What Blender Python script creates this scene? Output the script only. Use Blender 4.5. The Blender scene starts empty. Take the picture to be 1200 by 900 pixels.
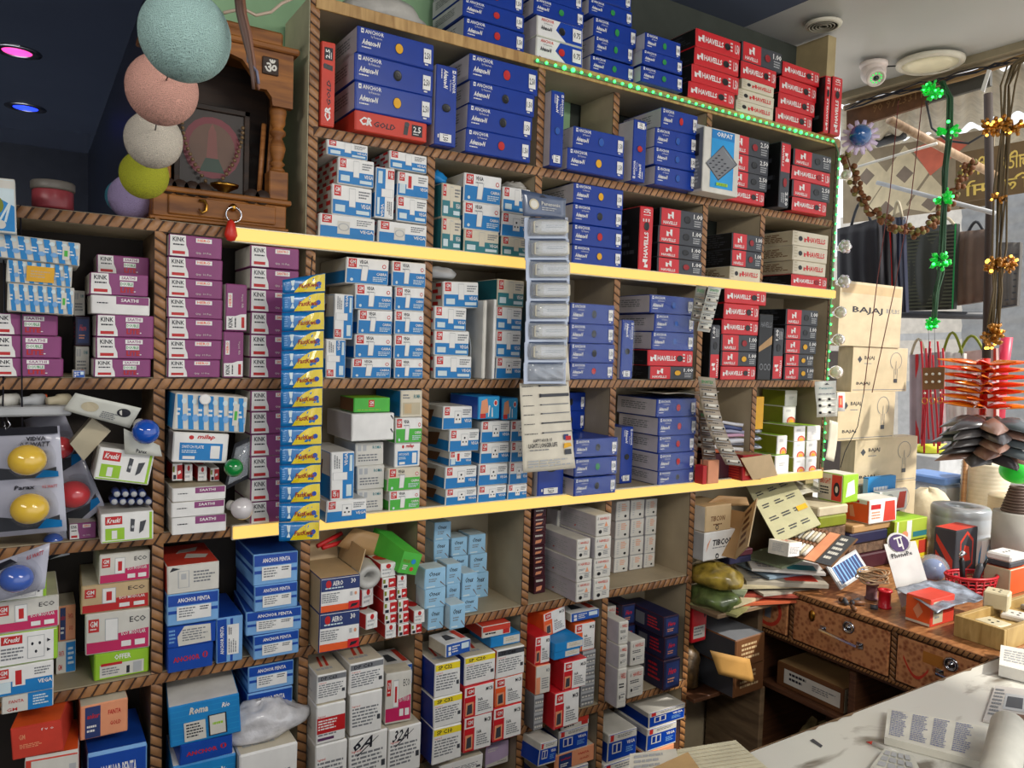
import bpy, bmesh, math, random
from mathutils import Vector, Matrix
C = bpy.context.scene.collection
K = 1.2333          # metres per layout unit
EYE = 1.6           # eye height in metres
random.seed(7)
# ---------------------------------------------------------------- camera
AX = Vector((0.84463978, 0.0, -0.53533507))
AY = Vector((-0.53438122, 0.05966914, -0.84313481))
AZ = Vector((0.03194298, 0.99821821, 0.05039893))
FPX, CX, CY = 900.0, 600.0, 450.0
def ray(x, y):
    c = Vector((x - CX, -(y - CY), -FPX))
    return Vector((AX.dot(c), AY.dot(c), AZ.dot(c)))
def PY(x, y, Y):
    d = ray(x, y); return d * (Y / d.y)
def PX(x, y, X):
    d = ray(x, y); return d * (X / d.x)
def PZ(x, y, Z):
    d = ray(x, y); return d * (Z / d.z)
def PD(x, y, dist):                       # at a distance along the lens axis
    d = ray(x, y); return d * (dist / FPX)
def W(p):
    return Vector((K * p[0], K * p[1], K * p[2] + EYE))
cam = bpy.data.cameras.new('camera')
cam.sensor_width = 36; cam.sensor_fit = 'HORIZONTAL'; cam.lens = 36 * FPX / 1200
cam.clip_start = 0.02; cam.clip_end = 400
camo = bpy.data.objects.new('camera', cam); C.objects.link(camo)
m3 = Matrix((AX, AY, AZ))                 # rows: world axes in camera coords = cam->world
camo.matrix_world = Matrix.Translation((0, 0, EYE)) @ m3.to_4x4()
sc = bpy.context.scene
sc.camera = camo
# ---------------------------------------------------------------- world, sun, added fill lights, exposure
sc.view_settings.view_transform = 'Standard'; sc.view_settings.look = 'None'
sc.view_settings.exposure = 0.05; sc.view_settings.gamma = 1; sc.view_settings.use_curve_mapping = False
wd = bpy.data.worlds.new('sky'); sc.world = wd; wd.use_nodes = True
bg = wd.node_tree.nodes['Background']; bg.inputs[0].default_value = (0.93, 0.96, 1.0, 1); bg.inputs[1].default_value = 1.3
sun = bpy.data.lights.new('sun', 'SUN'); sun.energy = 4.5; sun.angle = 0.05; sun.color = (1, .95, .86)
so = bpy.data.objects.new('sun', sun); C.objects.link(so); so.rotation_euler = (math.radians(38), math.radians(33), 0)
def area(name, loc, rot, sx, sy, e, col):
    l = bpy.data.lights.new(name, 'AREA'); l.shape = 'RECTANGLE'; l.size = sx; l.size_y = sy; l.energy = e; l.color = col
    o = bpy.data.objects.new(name, l); C.objects.link(o); o.location = loc; o.rotation_euler = rot
    return o
area('ceiling_tube_lamp', (1.2, -1.0, 2.72), (math.radians(32), 0, math.radians(-12)), 1.6, .25, 40, (1, .96, .88))  # added area light above and behind the camera, unseen and without a fitting
area('added_left_fill', (-1.35, .35, 2.35), (math.radians(72), 0, math.radians(-72)), 1.4, .2, 13, (1, .96, .9))  # added fill from the left, unseen, brightens the left faces of the boxes
# ---------------------------------------------------------------- materials
_m = {}
def lin(c):
    return tuple(((v / 255.) / 12.92 if v <= 10 else ((v / 255. + .055) / 1.055) ** 2.4) for v in c)
PAL = dict(
 anblue=(8, 52, 146), anblue2=(12, 62, 162), white=(232, 230, 226), offw=(212, 208, 198), cream=(214, 204, 182), card=(176, 138, 92),
 kraft=(200, 172, 130), bulbcard=(204, 186, 152), moss=(70, 72, 54), lav=(196, 190, 196), black=(18, 18, 20), dgrey=(62, 64, 70), grey=(120, 122, 126), lgrey=(176, 177, 178),
 hred=(206, 36, 44), dred=(150, 22, 30), crred=(204, 62, 44), vblue=(14, 122, 190), vblue2=(40, 150, 204), logo=(196, 42, 40), orange=(232, 92, 36),
 green=(74, 178, 60), lime=(150, 196, 42), olive=(120, 128, 22), purple=(138, 62, 116), dpurple=(92, 50, 92), pink=(196, 34, 92), yellow=(238, 214, 40), gold=(226, 168, 28),
 skyb=(150, 194, 222), pent=(24, 72, 164), lblue=(120, 170, 220), pale=(206, 222, 226), teal=(40, 120, 130), navy=(40, 56, 108), maroon=(66, 22, 34),
 beige=(190, 178, 150), brown=(110, 70, 40), wgreen=(30, 140, 70), wred=(190, 28, 30), wblue=(30, 84, 170), ink=(30, 30, 40), rio=(24, 130, 196), dnavy=(34, 34, 66),
 ygreen=(170, 190, 60), silver=(190, 192, 196), lilac=(190, 168, 200), peach=(226, 150, 110))
def mat(name, rgb=None, rough=.5, metal=0, noise=.10, scale=14, emit=None, es=0, alpha=None, trans=0, bump=0, coat=0, ior=1.45):
    if name in _m: return _m[name]
    m = bpy.data.materials.new(name); m.use_nodes = True; nt = m.node_tree; b = nt.nodes['Principled BSDF']
    c = lin(rgb if rgb else PAL[name]); b.inputs['Roughness'].default_value = rough; b.inputs['Metallic'].default_value = metal
    b.inputs['Base Color'].default_value = (*c, 1); b.inputs['IOR'].default_value = ior
    if noise > 0:
        tc = nt.nodes.new('ShaderNodeTexCoord'); n = nt.nodes.new('ShaderNodeTexNoise'); n.inputs['Scale'].default_value = scale; n.inputs['Detail'].default_value = 5
        r = nt.nodes.new('ShaderNodeValToRGB'); r.color_ramp.elements[0].position = .3; r.color_ramp.elements[1].position = .7
        r.color_ramp.elements[0].color = (*[v * (1 - noise * 1.6) for v in c], 1); r.color_ramp.elements[1].color = (*[min(1, v * (1 + noise * .5) + noise * .01) for v in c], 1)
        nt.links.new(tc.outputs['Object'], n.inputs['Vector']); nt.links.new(n.outputs['Fac'], r.inputs[0]); nt.links.new(r.outputs[0], b.inputs['Base Color'])
        if bump:
            bp = nt.nodes.new('ShaderNodeBump'); bp.inputs['Strength'].default_value = bump; bp.inputs['Distance'].default_value = .01
            nt.links.new(n.outputs['Fac'], bp.inputs['Height']); nt.links.new(bp.outputs[0], b.inputs['Normal'])
    if emit: b.inputs['Emission Color'].default_value = (*lin(emit), 1); b.inputs['Emission Strength'].default_value = es
    if alpha is not None: b.inputs['Alpha'].default_value = alpha
    if trans: b.inputs['Transmission Weight'].default_value = trans
    if coat: b.inputs['Coat Weight'].default_value = coat; b.inputs['Coat Roughness'].default_value = .12
    _m[name] = m; return m
def M_(c):
    if not isinstance(c, str): return c
    if c in _m: return _m[c]
    rough = .34 if c in ('anblue', 'anblue2', 'hred', 'black', 'pent') else .5
    return mat(c, rough=rough)
def woodmat(name, c1, c2, scale=(1, 1, 14), rough=.5, bump=.2):
    if name in _m: return _m[name]
    m = bpy.data.materials.new(name); m.use_nodes = True; nt = m.node_tree; b = nt.nodes['Principled BSDF']
    tc = nt.nodes.new('ShaderNodeTexCoord'); mp = nt.nodes.new('ShaderNodeMapping'); mp.inputs['Scale'].default_value = scale
    n = nt.nodes.new('ShaderNodeTexNoise'); n.inputs['Scale'].default_value = 6; n.inputs['Detail'].default_value = 8; n.inputs['Distortion'].default_value = .6
    r = nt.nodes.new('ShaderNodeValToRGB'); r.color_ramp.elements[0].position = .32; r.color_ramp.elements[1].position = .7
    r.color_ramp.elements[0].color = (*lin(c1), 1); r.color_ramp.elements[1].color = (*lin(c2), 1)
    bp = nt.nodes.new('ShaderNodeBump'); bp.inputs['Strength'].default_value = bump; bp.inputs['Distance'].default_value = .004
    L = nt.links.new; L(tc.outputs['Object'], mp.inputs[0]); L(mp.outputs[0], n.inputs['Vector']); L(n.outputs['Fac'], r.inputs[0]); L(r.outputs[0], b.inputs['Base Color'])
    L(n.outputs['Fac'], bp.inputs['Height']); L(bp.outputs[0], b.inputs['Normal']); b.inputs['Roughness'].default_value = rough
    _m[name] = m; return m
# ---------------------------------------------------------------- object helpers
class MB:
    """collects geometry in metres, local coordinates, then links ONE mesh object"""
    def __init__(s): s.v = []; s.f = []; s.mi = []; s.ms = []; s.sm = []
    def m(s, c):
        c = M_(c)
        if c not in s.ms: s.ms.append(c)
        return s.ms.index(c)
    def add(s, vs, fs, c, smooth=False):
        b = len(s.v); i = s.m(c); s.v += [tuple(v) for v in vs]
        for f in fs: s.f.append([b + k for k in f]); s.mi.append(i); s.sm.append(smooth)
        return s
    def box(s, x0, x1, y0, y1, z0, z1, c, ch=0, cols=None):
        if ch <= 0:
            vs = [(x, y, z) for z in (z0, z1) for y in (y0, y1) for x in (x0, x1)]
            fs = [(0, 1, 5, 4), (1, 3, 7, 5), (3, 2, 6, 7), (2, 0, 4, 6), (4, 5, 7, 6), (2, 3, 1, 0)]
            if cols:
                for f, k in zip(fs, ('front', 'right', 'back', 'left', 'top', 'bottom')): s.add(vs, [f], cols.get(k, c))
                return s
            return s.add(vs, fs, c)
        cx, cy, cz = (x0 + x1) / 2, (y0 + y1) / 2, (z0 + z1) / 2; h = ((x1 - x0) / 2, (y1 - y0) / 2, (z1 - z0) / 2)
        ch = min(ch, min(h) * .45); ctr = (cx, cy, cz); idx = {}; vs = []
        for sx in (-1, 1):
            for sy in (-1, 1):
                for sz in (-1, 1):
                    sg = (sx, sy, sz)
                    for a in range(3):
                        p = [ctr[k] + sg[k] * (h[k] if k == a else h[k] - ch) for k in range(3)]
                        idx[(sx, sy, sz, a)] = len(vs); vs.append(p)
        names = {(0, -1): 'left', (0, 1): 'right', (1, -1): 'front', (1, 1): 'back', (2, -1): 'bottom', (2, 1): 'top'}
        for a in range(3):
            b_, c_ = [(1, 2), (2, 0), (0, 1)][a]
            for sg in (-1, 1):
                q = []
                for (u, v) in ((-1, -1), (1, -1), (1, 1), (-1, 1)):
                    k = [0, 0, 0]; k[a] = sg; k[b_] = u; k[c_] = v; q.append(idx[(*k, a)])
                if sg < 0: q = q[::-1]
                col = (cols or {}).get(names[(a, sg)], c)
                s.add([vs[i] for i in q], [(0, 1, 2, 3)], col)
        ed = (cols or {}).get('edge', c)
        fs = []
        for a in range(3):
            b_, c_ = (a + 1) % 3, (a + 2) % 3
            for u in (-1, 1):
                for v in (-1, 1):
                    k0 = [0, 0, 0]; k0[b_] = u; k0[c_] = v; k0[a] = -1; k1 = list(k0); k1[a] = 1
                    q = [idx[(*k0, b_)], idx[(*k1, b_)], idx[(*k1, c_)], idx[(*k0, c_)]]
                    fs.append(q if u * v > 0 else q[::-1])
        for sx in (-1, 1):
            for sy in (-1, 1):
                for sz in (-1, 1):
                    q = [idx[(sx, sy, sz, a)] for a in range(3)]; fs.append(q if sx * sy * sz > 0 else q[::-1])
        return s.add(vs, fs, ed)
    def tube(s, pts, r, c, n=8, cap=True, smooth=True):
        pts = [Vector(p) for p in pts]; rs = r if isinstance(r, (list, tuple)) else [r] * len(pts); rings = []; up = Vector((0, 0, 1))
        t0 = (pts[1] - pts[0]).normalized()
        if abs(t0.dot(up)) > .95: up = Vector((1, 0, 0))
        a = t0.cross(up).normalized()
        for i, p in enumerate(pts):
            t = (pts[min(i + 1, len(pts) - 1)] - pts[max(i - 1, 0)]).normalized()
            a = (a - t * a.dot(t)); a = a.normalized() if a.length > 1e-6 else t.orthogonal().normalized(); b = t.cross(a)
            rings.append([p + (a * math.cos(2 * math.pi * k / n) + b * math.sin(2 * math.pi * k / n)) * rs[i] for k in range(n)])
        vs = [v for rg in rings for v in rg]; fs = []
        for i in range(len(pts) - 1):
            for k in range(n): fs.append((i * n + k, i * n + (k + 1) % n, (i + 1) * n + (k + 1) % n, (i + 1) * n + k))
        if cap: fs += [tuple(range(n))[::-1], tuple((len(pts) - 1) * n + k for k in range(n))]
        return s.add(vs, fs, c, smooth)
    def lathe(s, prof, c, n=24, ctr=(0, 0, 0), mtx=None, smooth=True, sx=1, sy=1):
        vs = []; fs = []
        for (r, z) in prof:
            for k in range(n):
                p = Vector((r * sx * math.cos(2 * math.pi * k / n), r * sy * math.sin(2 * math.pi * k / n), z))
                if mtx: p = mtx @ p
                vs.append(p + Vector(ctr))
        for i in range(len(prof) - 1):
            for k in range(n): fs.append((i * n + k, i * n + (k + 1) % n, (i + 1) * n + (k + 1) % n, (i + 1) * n + k))
        if prof[0][0] > 1e-5: fs.append(tuple(range(n))[::-1])
        if prof[-1][0] > 1e-5: fs.append(tuple((len(prof) - 1) * n + k for k in range(n)))
        return s.add(vs, fs, c, smooth)
    def ball(s, ctr, r, c, n=16, sz=1, sx=1, sy=1):
        return s.lathe([(r * math.sin(math.pi * i / n) if 0 < i < n else 0.00001, -r * sz * math.cos(math.pi * i / n)) for i in range(n + 1)], c, n=n + 4, ctr=ctr, sx=sx, sy=sy)
    def poly(s, pts, c, th=0, nrm=None):
        n = len(pts)
        if not th: return s.add(pts, [tuple(range(n))], c)
        nv = Vector(nrm).normalized() * th; b = [Vector(p) + nv for p in pts]
        fs = [tuple(range(n)), tuple(range(2 * n - 1, n - 1, -1))] + [(i, n + i, n + (i + 1) % n, (i + 1) % n) for i in range(n)]
        return s.add(list(map(tuple, pts)) + [tuple(v) for v in b], fs, c)
    def sheet(s, fn, nu, nv, c, th=.0006, smooth=True):
        """fn(u,v)->point ; a sheet of paper / plastic with real thickness"""
        P = [[Vector(fn(i / nu, j / nv)) for j in range(nv + 1)] for i in range(nu + 1)]; T = []; B = []
        for i in range(nu + 1):
            for j in range(nv + 1):
                du = P[min(i + 1, nu)][j] - P[max(i - 1, 0)][j]; dv = P[i][min(j + 1, nv)] - P[i][max(j - 1, 0)]
                nn = du.cross(dv); nn = nn.normalized() if nn.length > 1e-9 else Vector((0, 0, 1))
                T.append(P[i][j] + nn * th / 2); B.append(P[i][j] - nn * th / 2)
        N = len(T); ix = lambda i, j: i * (nv + 1) + j; fs = []
        for i in range(nu):
            for j in range(nv):
                q = (ix(i, j), ix(i + 1, j), ix(i + 1, j + 1), ix(i, j + 1)); fs.append(q); fs.append(tuple(N + k for k in q[::-1]))
        for i in range(nu): fs.append((ix(i + 1, 0), ix(i, 0), N + ix(i, 0), N + ix(i + 1, 0))); fs.append((ix(i, nv), ix(i + 1, nv), N + ix(i + 1, nv), N + ix(i, nv)))
        for j in range(nv): fs.append((ix(0, j), ix(0, j + 1), N + ix(0, j + 1), N + ix(0, j))); fs.append((ix(nu, j + 1), ix(nu, j), N + ix(nu, j), N + ix(nu, j + 1)))
        return s.add(T + B, fs, c, smooth)
    def tf(s, mtx, start=0):
        for i in range(start, len(s.v)): s.v[i] = tuple(mtx @ Vector(s.v[i]))
        return s
    def mesh(s, name):
        me = bpy.data.meshes.new(name); me.from_pydata(s.v, [], s.f)
        for m in s.ms: me.materials.append(m)
        me.polygons.foreach_set('material_index', s.mi); me.polygons.foreach_set('use_smooth', s.sm); me.update()
        return me
    def obj(s, name, parent=None, loc=None):
        o = bpy.data.objects.new(name, s.mesh(name)); C.objects.link(o)
        if parent: o.parent = parent
        if loc is not None: o.location = loc
        return o
def empty(name, loc=(0, 0, 0), rz=0):
    o = bpy.data.objects.new(name, None); C.objects.link(o); o.location = loc; o.rotation_euler = (0, 0, rz); o.empty_display_size = .05
    return o
ALLLAB = {}
def tag(o, label, cat, group=None):
    n = len(label.split())
    if not 4 <= n <= 16: print('LABELLEN', n, label)
    if label in ALLLAB: print('DUPLABEL', label)
    ALLLAB[label] = 1
    o['label'] = label; o['category'] = cat
    if group: o['group'] = group
    return o
def struct(o): o['kind'] = 'structure'; return o
def copy_tree(o, parent=None):
    c = o.copy(); C.objects.link(c); c.parent = parent
    for ch in list(o.children): copy_tree(ch, c)
    return c
# text as geometry: cached triangles in a unit box
_g = {}
def glyph(t, bold=0, italic=0):
    k = (t, bold, italic)
    if k in _g: return _g[k]
    cu = bpy.data.curves.new('t', 'FONT'); cu.body = t; cu.resolution_u = 1; cu.offset = .022 * bold; cu.shear = italic; cu.fill_mode = 'FRONT'
    o = bpy.data.objects.new('t', cu); C.objects.link(o)
    dg = bpy.context.evaluated_depsgraph_get(); me = o.evaluated_get(dg).to_mesh()
    vs = [(v.co.x, v.co.y) for v in me.vertices]; fs = [tuple(p.vertices) for p in me.polygons]
    o.evaluated_get(dg).to_mesh_clear(); bpy.data.objects.remove(o); bpy.data.curves.remove(cu)
    if not vs: _g[k] = ([], []); return _g[k]
    x0 = min(v[0] for v in vs); x1 = max(v[0] for v in vs); y0 = min(v[1] for v in vs); y1 = max(v[1] for v in vs)
    _g[k] = ([((v[0] - x0) / (x1 - x0 + 1e-9), (v[1] - y0) / (y1 - y0 + 1e-9)) for v in vs], fs); return _g[k]
def draw(mb, els, fn, w, h, base=0.0005):
    """els drawn in a unit square through fn(u,v,offset)->point ; w,h real size for round things"""
    off = base
    for e in els:
        k = e[0]; off += .00012
        if k == 'r':
            _, x0, y0, x1, y1, c = e; mb.add([fn(x0, y0, off), fn(x1, y0, off), fn(x1, y1, off), fn(x0, y1, off)], [(0, 1, 2, 3)], c)
        elif k == 'p': mb.add([fn(x, y, off) for x, y in e[1]], [tuple(range(len(e[1])))], e[2])
        elif k == 't':
            _, t, x0, y0, x1, y1, c = e[:7]; g = glyph(t, *(e[7:9] if len(e) > 7 else (1,)))
            if g[0]: mb.add([fn(x0 + u * (x1 - x0), y0 + v * (y1 - y0), off + .0001) for u, v in g[0]], g[1], c)
        elif k == 'c':
            _, x, y, r, c = e; mb.add([fn(x + r * h / w * math.cos(a * math.pi / 10), y + r * math.sin(a * math.pi / 10), off) for a in range(20)], [tuple(range(20))], c)
        elif k == 'l':   # fine print: rows of short dashes
            _, x0, y0, x1, y1, n, c = e[:7]; rr = random.Random(int((x0 + y1) * 999) + n); st = (y1 - y0) / n
            for i in range(n):
                x = x0; yy = y1 - i * st; 
                xe = x1 - rr.random() * .35 * (x1 - x0)
                while x < xe:
                    L = (x1 - x0) * rr.uniform(.06, .22); xx = min(x + L, xe)
                    mb.add([fn(x, yy - st * .5, off), fn(xx, yy - st * .5, off), fn(xx, yy, off), fn(x, yy, off)], [(0, 1, 2, 3)], c); x = xx + (x1 - x0) * .03
# ---------------------------------------------------------------- printed carton designs
# a type: name, desc, group, front colour, other face colours, size (layout units), drawing on front / left / top, label drawing, round window
TY = {}
def T(code, name, desc, group, w, h, d, front, cols, els, lab=None, wire=None, left=None, top=None, rot=0, cat='box', flap=None):
    TY[code] = dict(name=name, desc=desc, group=group, w=w * K, h=h * K, d=d * K, front=front, cols=cols, els=els, lab=lab, wire=wire, left=left or [], top=top or [], rot=rot, cat=cat, flap=flap, mesh=None)
def AN(code, size, hole, hn, rot=0, d=.15):
    els = [('r', .045, .76, .08, .93, 'white'), ('r', .053, .82, .072, .87, 'anblue'), ('t', 'ANCHOR', .095, .77, .33, .92, 'white', 1), ('t', 'by Panasonic', .17, .62, .31, .73, 'white', 0),
           ('t', 'Advance-N', .055, .34, .29, .55, 'white', 1.6, .3), ('l', .055, .18, .2, .27, 1, 'white')]
    lab = [('r', .855, .22, .955, .76, 'white'), ('t', size, .865, .36, .945, .62, 'ink', 1), ('l', .87, .06, .94, .18, 1, 'white')]
    left = [('l', .12, .3, .8, .75, 4, 'grey')]
    w, h = (.16, .042)
    if rot: w, h = h, w
    T(code, 'wire_box', ('upright ' if rot else '') + 'blue wire box, %s hole' % hn, 'blue wire coil boxes', w, h, d, 'anblue', dict(left='lav', right='lav', edge='anblue', top='anblue2'), els, lab, (.53, .5, .2, hole), left, rot=rot)
for s, sz in (('25', '2.50'), ('15', '1.50'), ('10', '1.00')):
    for c, hc, hn in (('y', 'gold', 'yellow'), ('k', 'black', 'black'), ('r', 'wred', 'red'), ('g', 'wgreen', 'green'), ('b', 'wblue', 'blue')): AN('A' + s + c, sz, hc, hn)
for c, hc, hn in (('k', 'black', 'black'), ('b', 'wblue', 'blue'), ('r', 'wred', 'red')):
    AN('AV' + c, '1.50', hc, hn, rot=-1); AN('AU' + c, '1.50', hc, hn, rot=1)
for c, hc, hn in (('k', 'black', 'black'), ('r', 'wred', 'red')):
    T('AW' + c, 'wire_box', 'white-blue wire box, %s hole' % hn, 'white and blue wire boxes', .13, .045, .15, 'white', dict(left='lav', right='lav', top='offw', edge='offw'),
      [('p', [(.62, 0), (1, 0), (1, 1), (.5, 1), (.4, .5)], 'anblue2'), ('t', 'ANCHOR', .09, .76, .36, .92, 'crred', 1), ('t', 'by Panasonic', .15, .62, .33, .72, 'ink', 0), ('t', 'Advance-N', .08, .34, .32, .55, 'ink', 1.5, .3)],
      [('r', .76, .18, .95, .82, 'white'), ('t', '0.75', .78, .36, .93, .66, 'ink', 1)], (.53, .5, .2, hc))
def HL(x, y, s, c):  # two-hook logo, s = height
    return [('p', [(x, y), (x + s * .12, y), (x + s * .12, y + s * .55), (x, y + s * .75)], c), ('p', [(x + s * .2, y + s * .25), (x + s * .32, y), (x + s * .32, y + s), (x + s * .2, y + s)], c),
            ('r', x + s * .1, y + s * .42, x + s * .22, y + s * .58, c)]
slots = [('l', .1, .1, .9, .9, 6, 'dgrey')]
def HR(code, hole, desc, rot=0, front='hred', txt='white', sc='black', flip=False, size='1.50'):
    els = HL(.05, .3, .4, txt)[:2] + [('r', .1, .45, .16, .55, txt), ('t', 'HAVELLS', .2, .34, .6, .66, txt, 1.4), ('l', .76, .2, .82, .8, 3, txt), ('t', size, .86, .22, .96, .78, txt, 1)]
    if flip: els = [('c', .2, .5, .17, 'black'), ('t', 'HAVELLS', .42, .32, .9, .68, 'hred', 1.3)] + HL(.3, .3, .4, 'hred') + [('l', .03, .1, .12, .9, 4, 'beige')]
    w, h = .125, .042
    if rot: w, h = h, w
    T(code, 'wire_box', desc, 'red and grey wire coil boxes' if front == 'hred' else 'cream wire coil boxes', w, h, .16, front, dict(left=sc, right=sc, top='dred' if front == 'hred' else 'beige', edge=front), els,
      wire=None if flip else (.69, .5, .2, hole), left=[('l', .1, .2, .9, .8, 5, 'dgrey' if sc == 'black' else 'brown')], rot=rot)
HR('HRk', 'black', 'red wire box, dark hole'); HR('HRr', 'dred', 'red wire box, red hole'); HR('HVk', 'black', 'upright red wire box', rot=1)
HR('HWk', 'black', 'cream wire box, red lettering', front='cream', txt='hred', sc='beige', flip=True)
def HG(code, hole, size, hn, rot=0, redtop=False):
    els = [('r', 0, 0, .46, 1, 'hred')] + HL(.17, .42, .4, 'white') + [('t', 'HAVELLS', .07, .12, .38, .3, 'white', 1), ('t', size, .76, .58, .97, .86, 'white', 1), ('l', .78, .12, .95, .5, 3, 'lgrey')]
    w, h = .12, .044
    if rot: w, h = h, w
    T(code, 'wire_box', ('upright ' if rot else '') + 'red-grey wire box, %s hole' % hn, 'red and grey wire coil boxes', w, h, .16, 'dgrey', dict(left='black', right='black', top='dgrey', edge='dgrey'), els, wire=(.62, .5, .2, hole), left=slots, rot=rot)
for c, hc, hn in (('k', 'black', 'dark'), ('r', 'dred', 'red'), ('y', 'gold', 'yellow')):
    HG('G1' + c, hc, '1.00', hn); HG('G2' + c, hc, '2.50', hn)
HG('GV', 'black', '1.00', 'dark', rot=1); HG('GW', 'dred', '2.50', 'red', rot=-1)
for code, rot in (('CR', 0), ('CV', 1)):
    T(code, 'wire_box', 'orange-red wire box' + (' standing upright' if rot else ' lying flat'), 'orange-red wire boxes', *((.125, .036) if not rot else (.038, .17)), .15, 'crred', dict(edge='crred', left='crred', top='crred'),
      [('t', 'CR', .06, .3, .23, .72, 'white', 1.6, .2), ('t', 'GOLD', .25, .3, .55, .6, 'ink', 1, .2), ('p', [(.66, .2), (.72, .2), (.74, .8), (.68, .85)], 'black'), ('c', .71, .75, .12, 'dgrey'), ('r', .78, .2, .93, .8, 'ink'), ('t', '2.5', .8, .4, .91, .72, 'white', 1), ('l', .8, .25, .91, .33, 1, 'white')], rot=rot)
# switch boxes
def logo(x, y, sx, sy, t='GM'): return [('r', x, y, x + sx, y + sy, 'logo'), ('t', t, x + sx * .15, y + sy * .4, x + sx * .85, y + sy * .85, 'white', .6), ('l', x + sx * .15, y + sy * .1, x + sx * .85, y + sy * .28, 1, 'white')]
def side_dots(): return [('r', 0, 0, 1, 1, 'offw')] + [('r', .1 + .3 * i + .1 * (j % 2), .08 + .24 * j, .26 + .3 * i + .1 * (j % 2), .22 + .24 * j, 'logo') for i in range(3) for j in range(4)]
def VG(code, desc, pic='switch', white='white', blue='vblue', word='VEGA', rot=0, w=.085, h=.05, left=None, top='offw', d=.15):
    els = [('r', 0, 0, 1, .5, blue), ('r', 0, .5, 1, 1, white)] + logo(.05, .62, .17, .34)
    if pic == 'switch': els += [('r', .42, .3, .58, .92, 'lgrey'), ('r', .425, .32, .575, .9, white), ('r', .08, .12, .32, .34, 'pale')]
    if pic == 'red': els += [('r', .28, .32, .5, .9, white), ('r', .33, .36, .44, .86, 'wred'), ('r', .06, .12, .25, .5, 'pale')]
    if pic == 'socket': els += [('r', .38, .26, .62, .8, 'lgrey'), ('r', .39, .28, .61, .78, white), ('c', .5, .62, .05, 'ink'), ('c', .45, .44, .04, 'ink'), ('c', .55, .44, .04, 'ink')]
    if pic == 'round': els += [('r', .32, .2, .54, .75, 'offw'), ('c', .43, .5, .17, 'lgrey'), ('c', .43, .5, .13, 'offw')]
    els += [('t', word, .72, .3, .97, .44, 'white', 1), ('l', .66, .58, .95, .86, 3, 'grey'), ('r', .6, .1, .93, .22, 'pale' if pic == 'switch' else blue)]
    if rot: w, h = h, w
    T(code, 'switch_box', desc, 'blue and white switch boxes', w, h, d, white, dict(left=blue if left is None else white, right=blue, top=top, edge=white), els, left=left or [('r', 0, .5, 1, 1, 'offw'), ('p', [(.2, .1), (.6, .2), (.7, .8), (.3, .7)], 'brown')], rot=rot)
VG('V1', 'white-blue switch box', left=side_dots()); VG('V2', 'white-blue starter box', 'round', left=side_dots()); VG('V3', 'switch box with red picture', 'red'); VG('V4', 'white-blue socket box', 'socket')
VG('VY', 'yellowed old switch box', white='cream', blue='teal', left=[('r', 0, 0, 1, 1, 'teal')])
VG('VV', 'upright white-blue switch box', rot=-1, w=.1, h=.04); VG('VU', 'upright switch box, logo below', rot=1, w=.1, h=.045)
def VB(code, blue, desc, white='white'):
    T(code, 'switch_box', desc, 'blue and white switch boxes' if blue == 'vblue' else 'green and white switch boxes', .095, .055, .16, white, dict(left='cream', right=blue, top='offw', edge=white),
      [('r', 0, 0, 1, .57, blue), ('r', 0, .57, 1, 1, white)] + logo(.05, .62, .19, .34) + [('t', 'VEGA', .3, .78, .5, .92, 'ink', 1), ('l', .3, .64, .5, .72, 1, 'grey'), ('p', [(.34, .12), (.48, .12), (.52, .7), (.36, .7)], 'lgrey'), ('p', [(.35, .14), (.47, .14), (.505, .68), (.37, .68)], 'white'),
       ('c', .88, .72, .08, 'logo'), ('c', .88, .72, .05, 'white'), ('t', 'CABRA', .7, .36, .95, .47, 'white', 1), ('l', .62, .1, .95, .3, 3, 'pale'), ('c', .13, .15, .06, 'pale')], left=[('p', [(.0, 0), (1, 0), (1, .5), (0, .5)], blue), ('p', [(.6, .5), (1, .5), (1, .9)], 'offw')])
VB('VB', 'vblue', 'white-blue modular switch box'); VB('VH', 'green', 'green-white switch box'); VB('VO', 'green', 'old green switch box', 'cream')
T('GT', 'switch_box', 'flat green box', 'green and white switch boxes', .11, .035, .1, 'green', dict(left='brown', top='lime', edge='green'), logo(.4, .35, .16, .5) + [('l', .1, .1, .9, .2, 1, 'lime')])
T('WG', 'carton', 'plain white carton', 'plain white cartons', .12, .06, .15, 'white', dict(left='lav', top='white', edge='white'), [('p', [(.9, .9), (.97, .75), (.98, .8), (.93, .93)], 'ink'), ('p', [(.9, .4), (.97, .25), (.98, .3), (.93, .43)], 'ink')])
T('OG', 'switch_box', 'greyish printed box', 'greyish printed boxes', .08, .05, .13, 'offw', dict(left='lgrey', top='offw', edge='offw'), [('l', .1, .15, .9, .5, 3, 'grey'), ('r', .08, .65, .2, .9, 'lgrey'), ('r', .26, .65, .38, .9, 'lgrey'), ('t', 'ROMA', .6, .72, .9, .86, 'teal', .6)])
T('RD', 'switch_box', 'worn box with picture', 'greyish printed boxes', .09, .06, .14, 'cream', dict(left='vblue', top='skyb', edge='offw'), [('r', .1, .1, .9, .55, 'beige'), ('r', .18, .15, .5, .5, 'kraft'), ('l', .1, .65, .45, .85, 2, 'grey'), ('t', 'ROMA', .6, .7, .9, .85, 'teal', .6)])
T('MI', 'plate_box', 'white box with blue panel', 'white boxes with blue panel', .095, .06, .14, 'white', dict(left='lgrey', top='offw', edge='white'), [('c', .32, .84, .07, 'wred'), ('t', 'milap', .42, .76, .75, .95, 'wred', 1.5, .3), ('r', .12, .08, .9, .66, 'vblue'), ('t', 'SWITCH PLATE', .16, .48, .55, .58, 'white', .6), ('r', .68, .15, .85, .58, 'white'), ('l', .16, .3, .5, .42, 2, 'pale'), ('r', .18, .12, .4, .22, 'white')])
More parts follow.
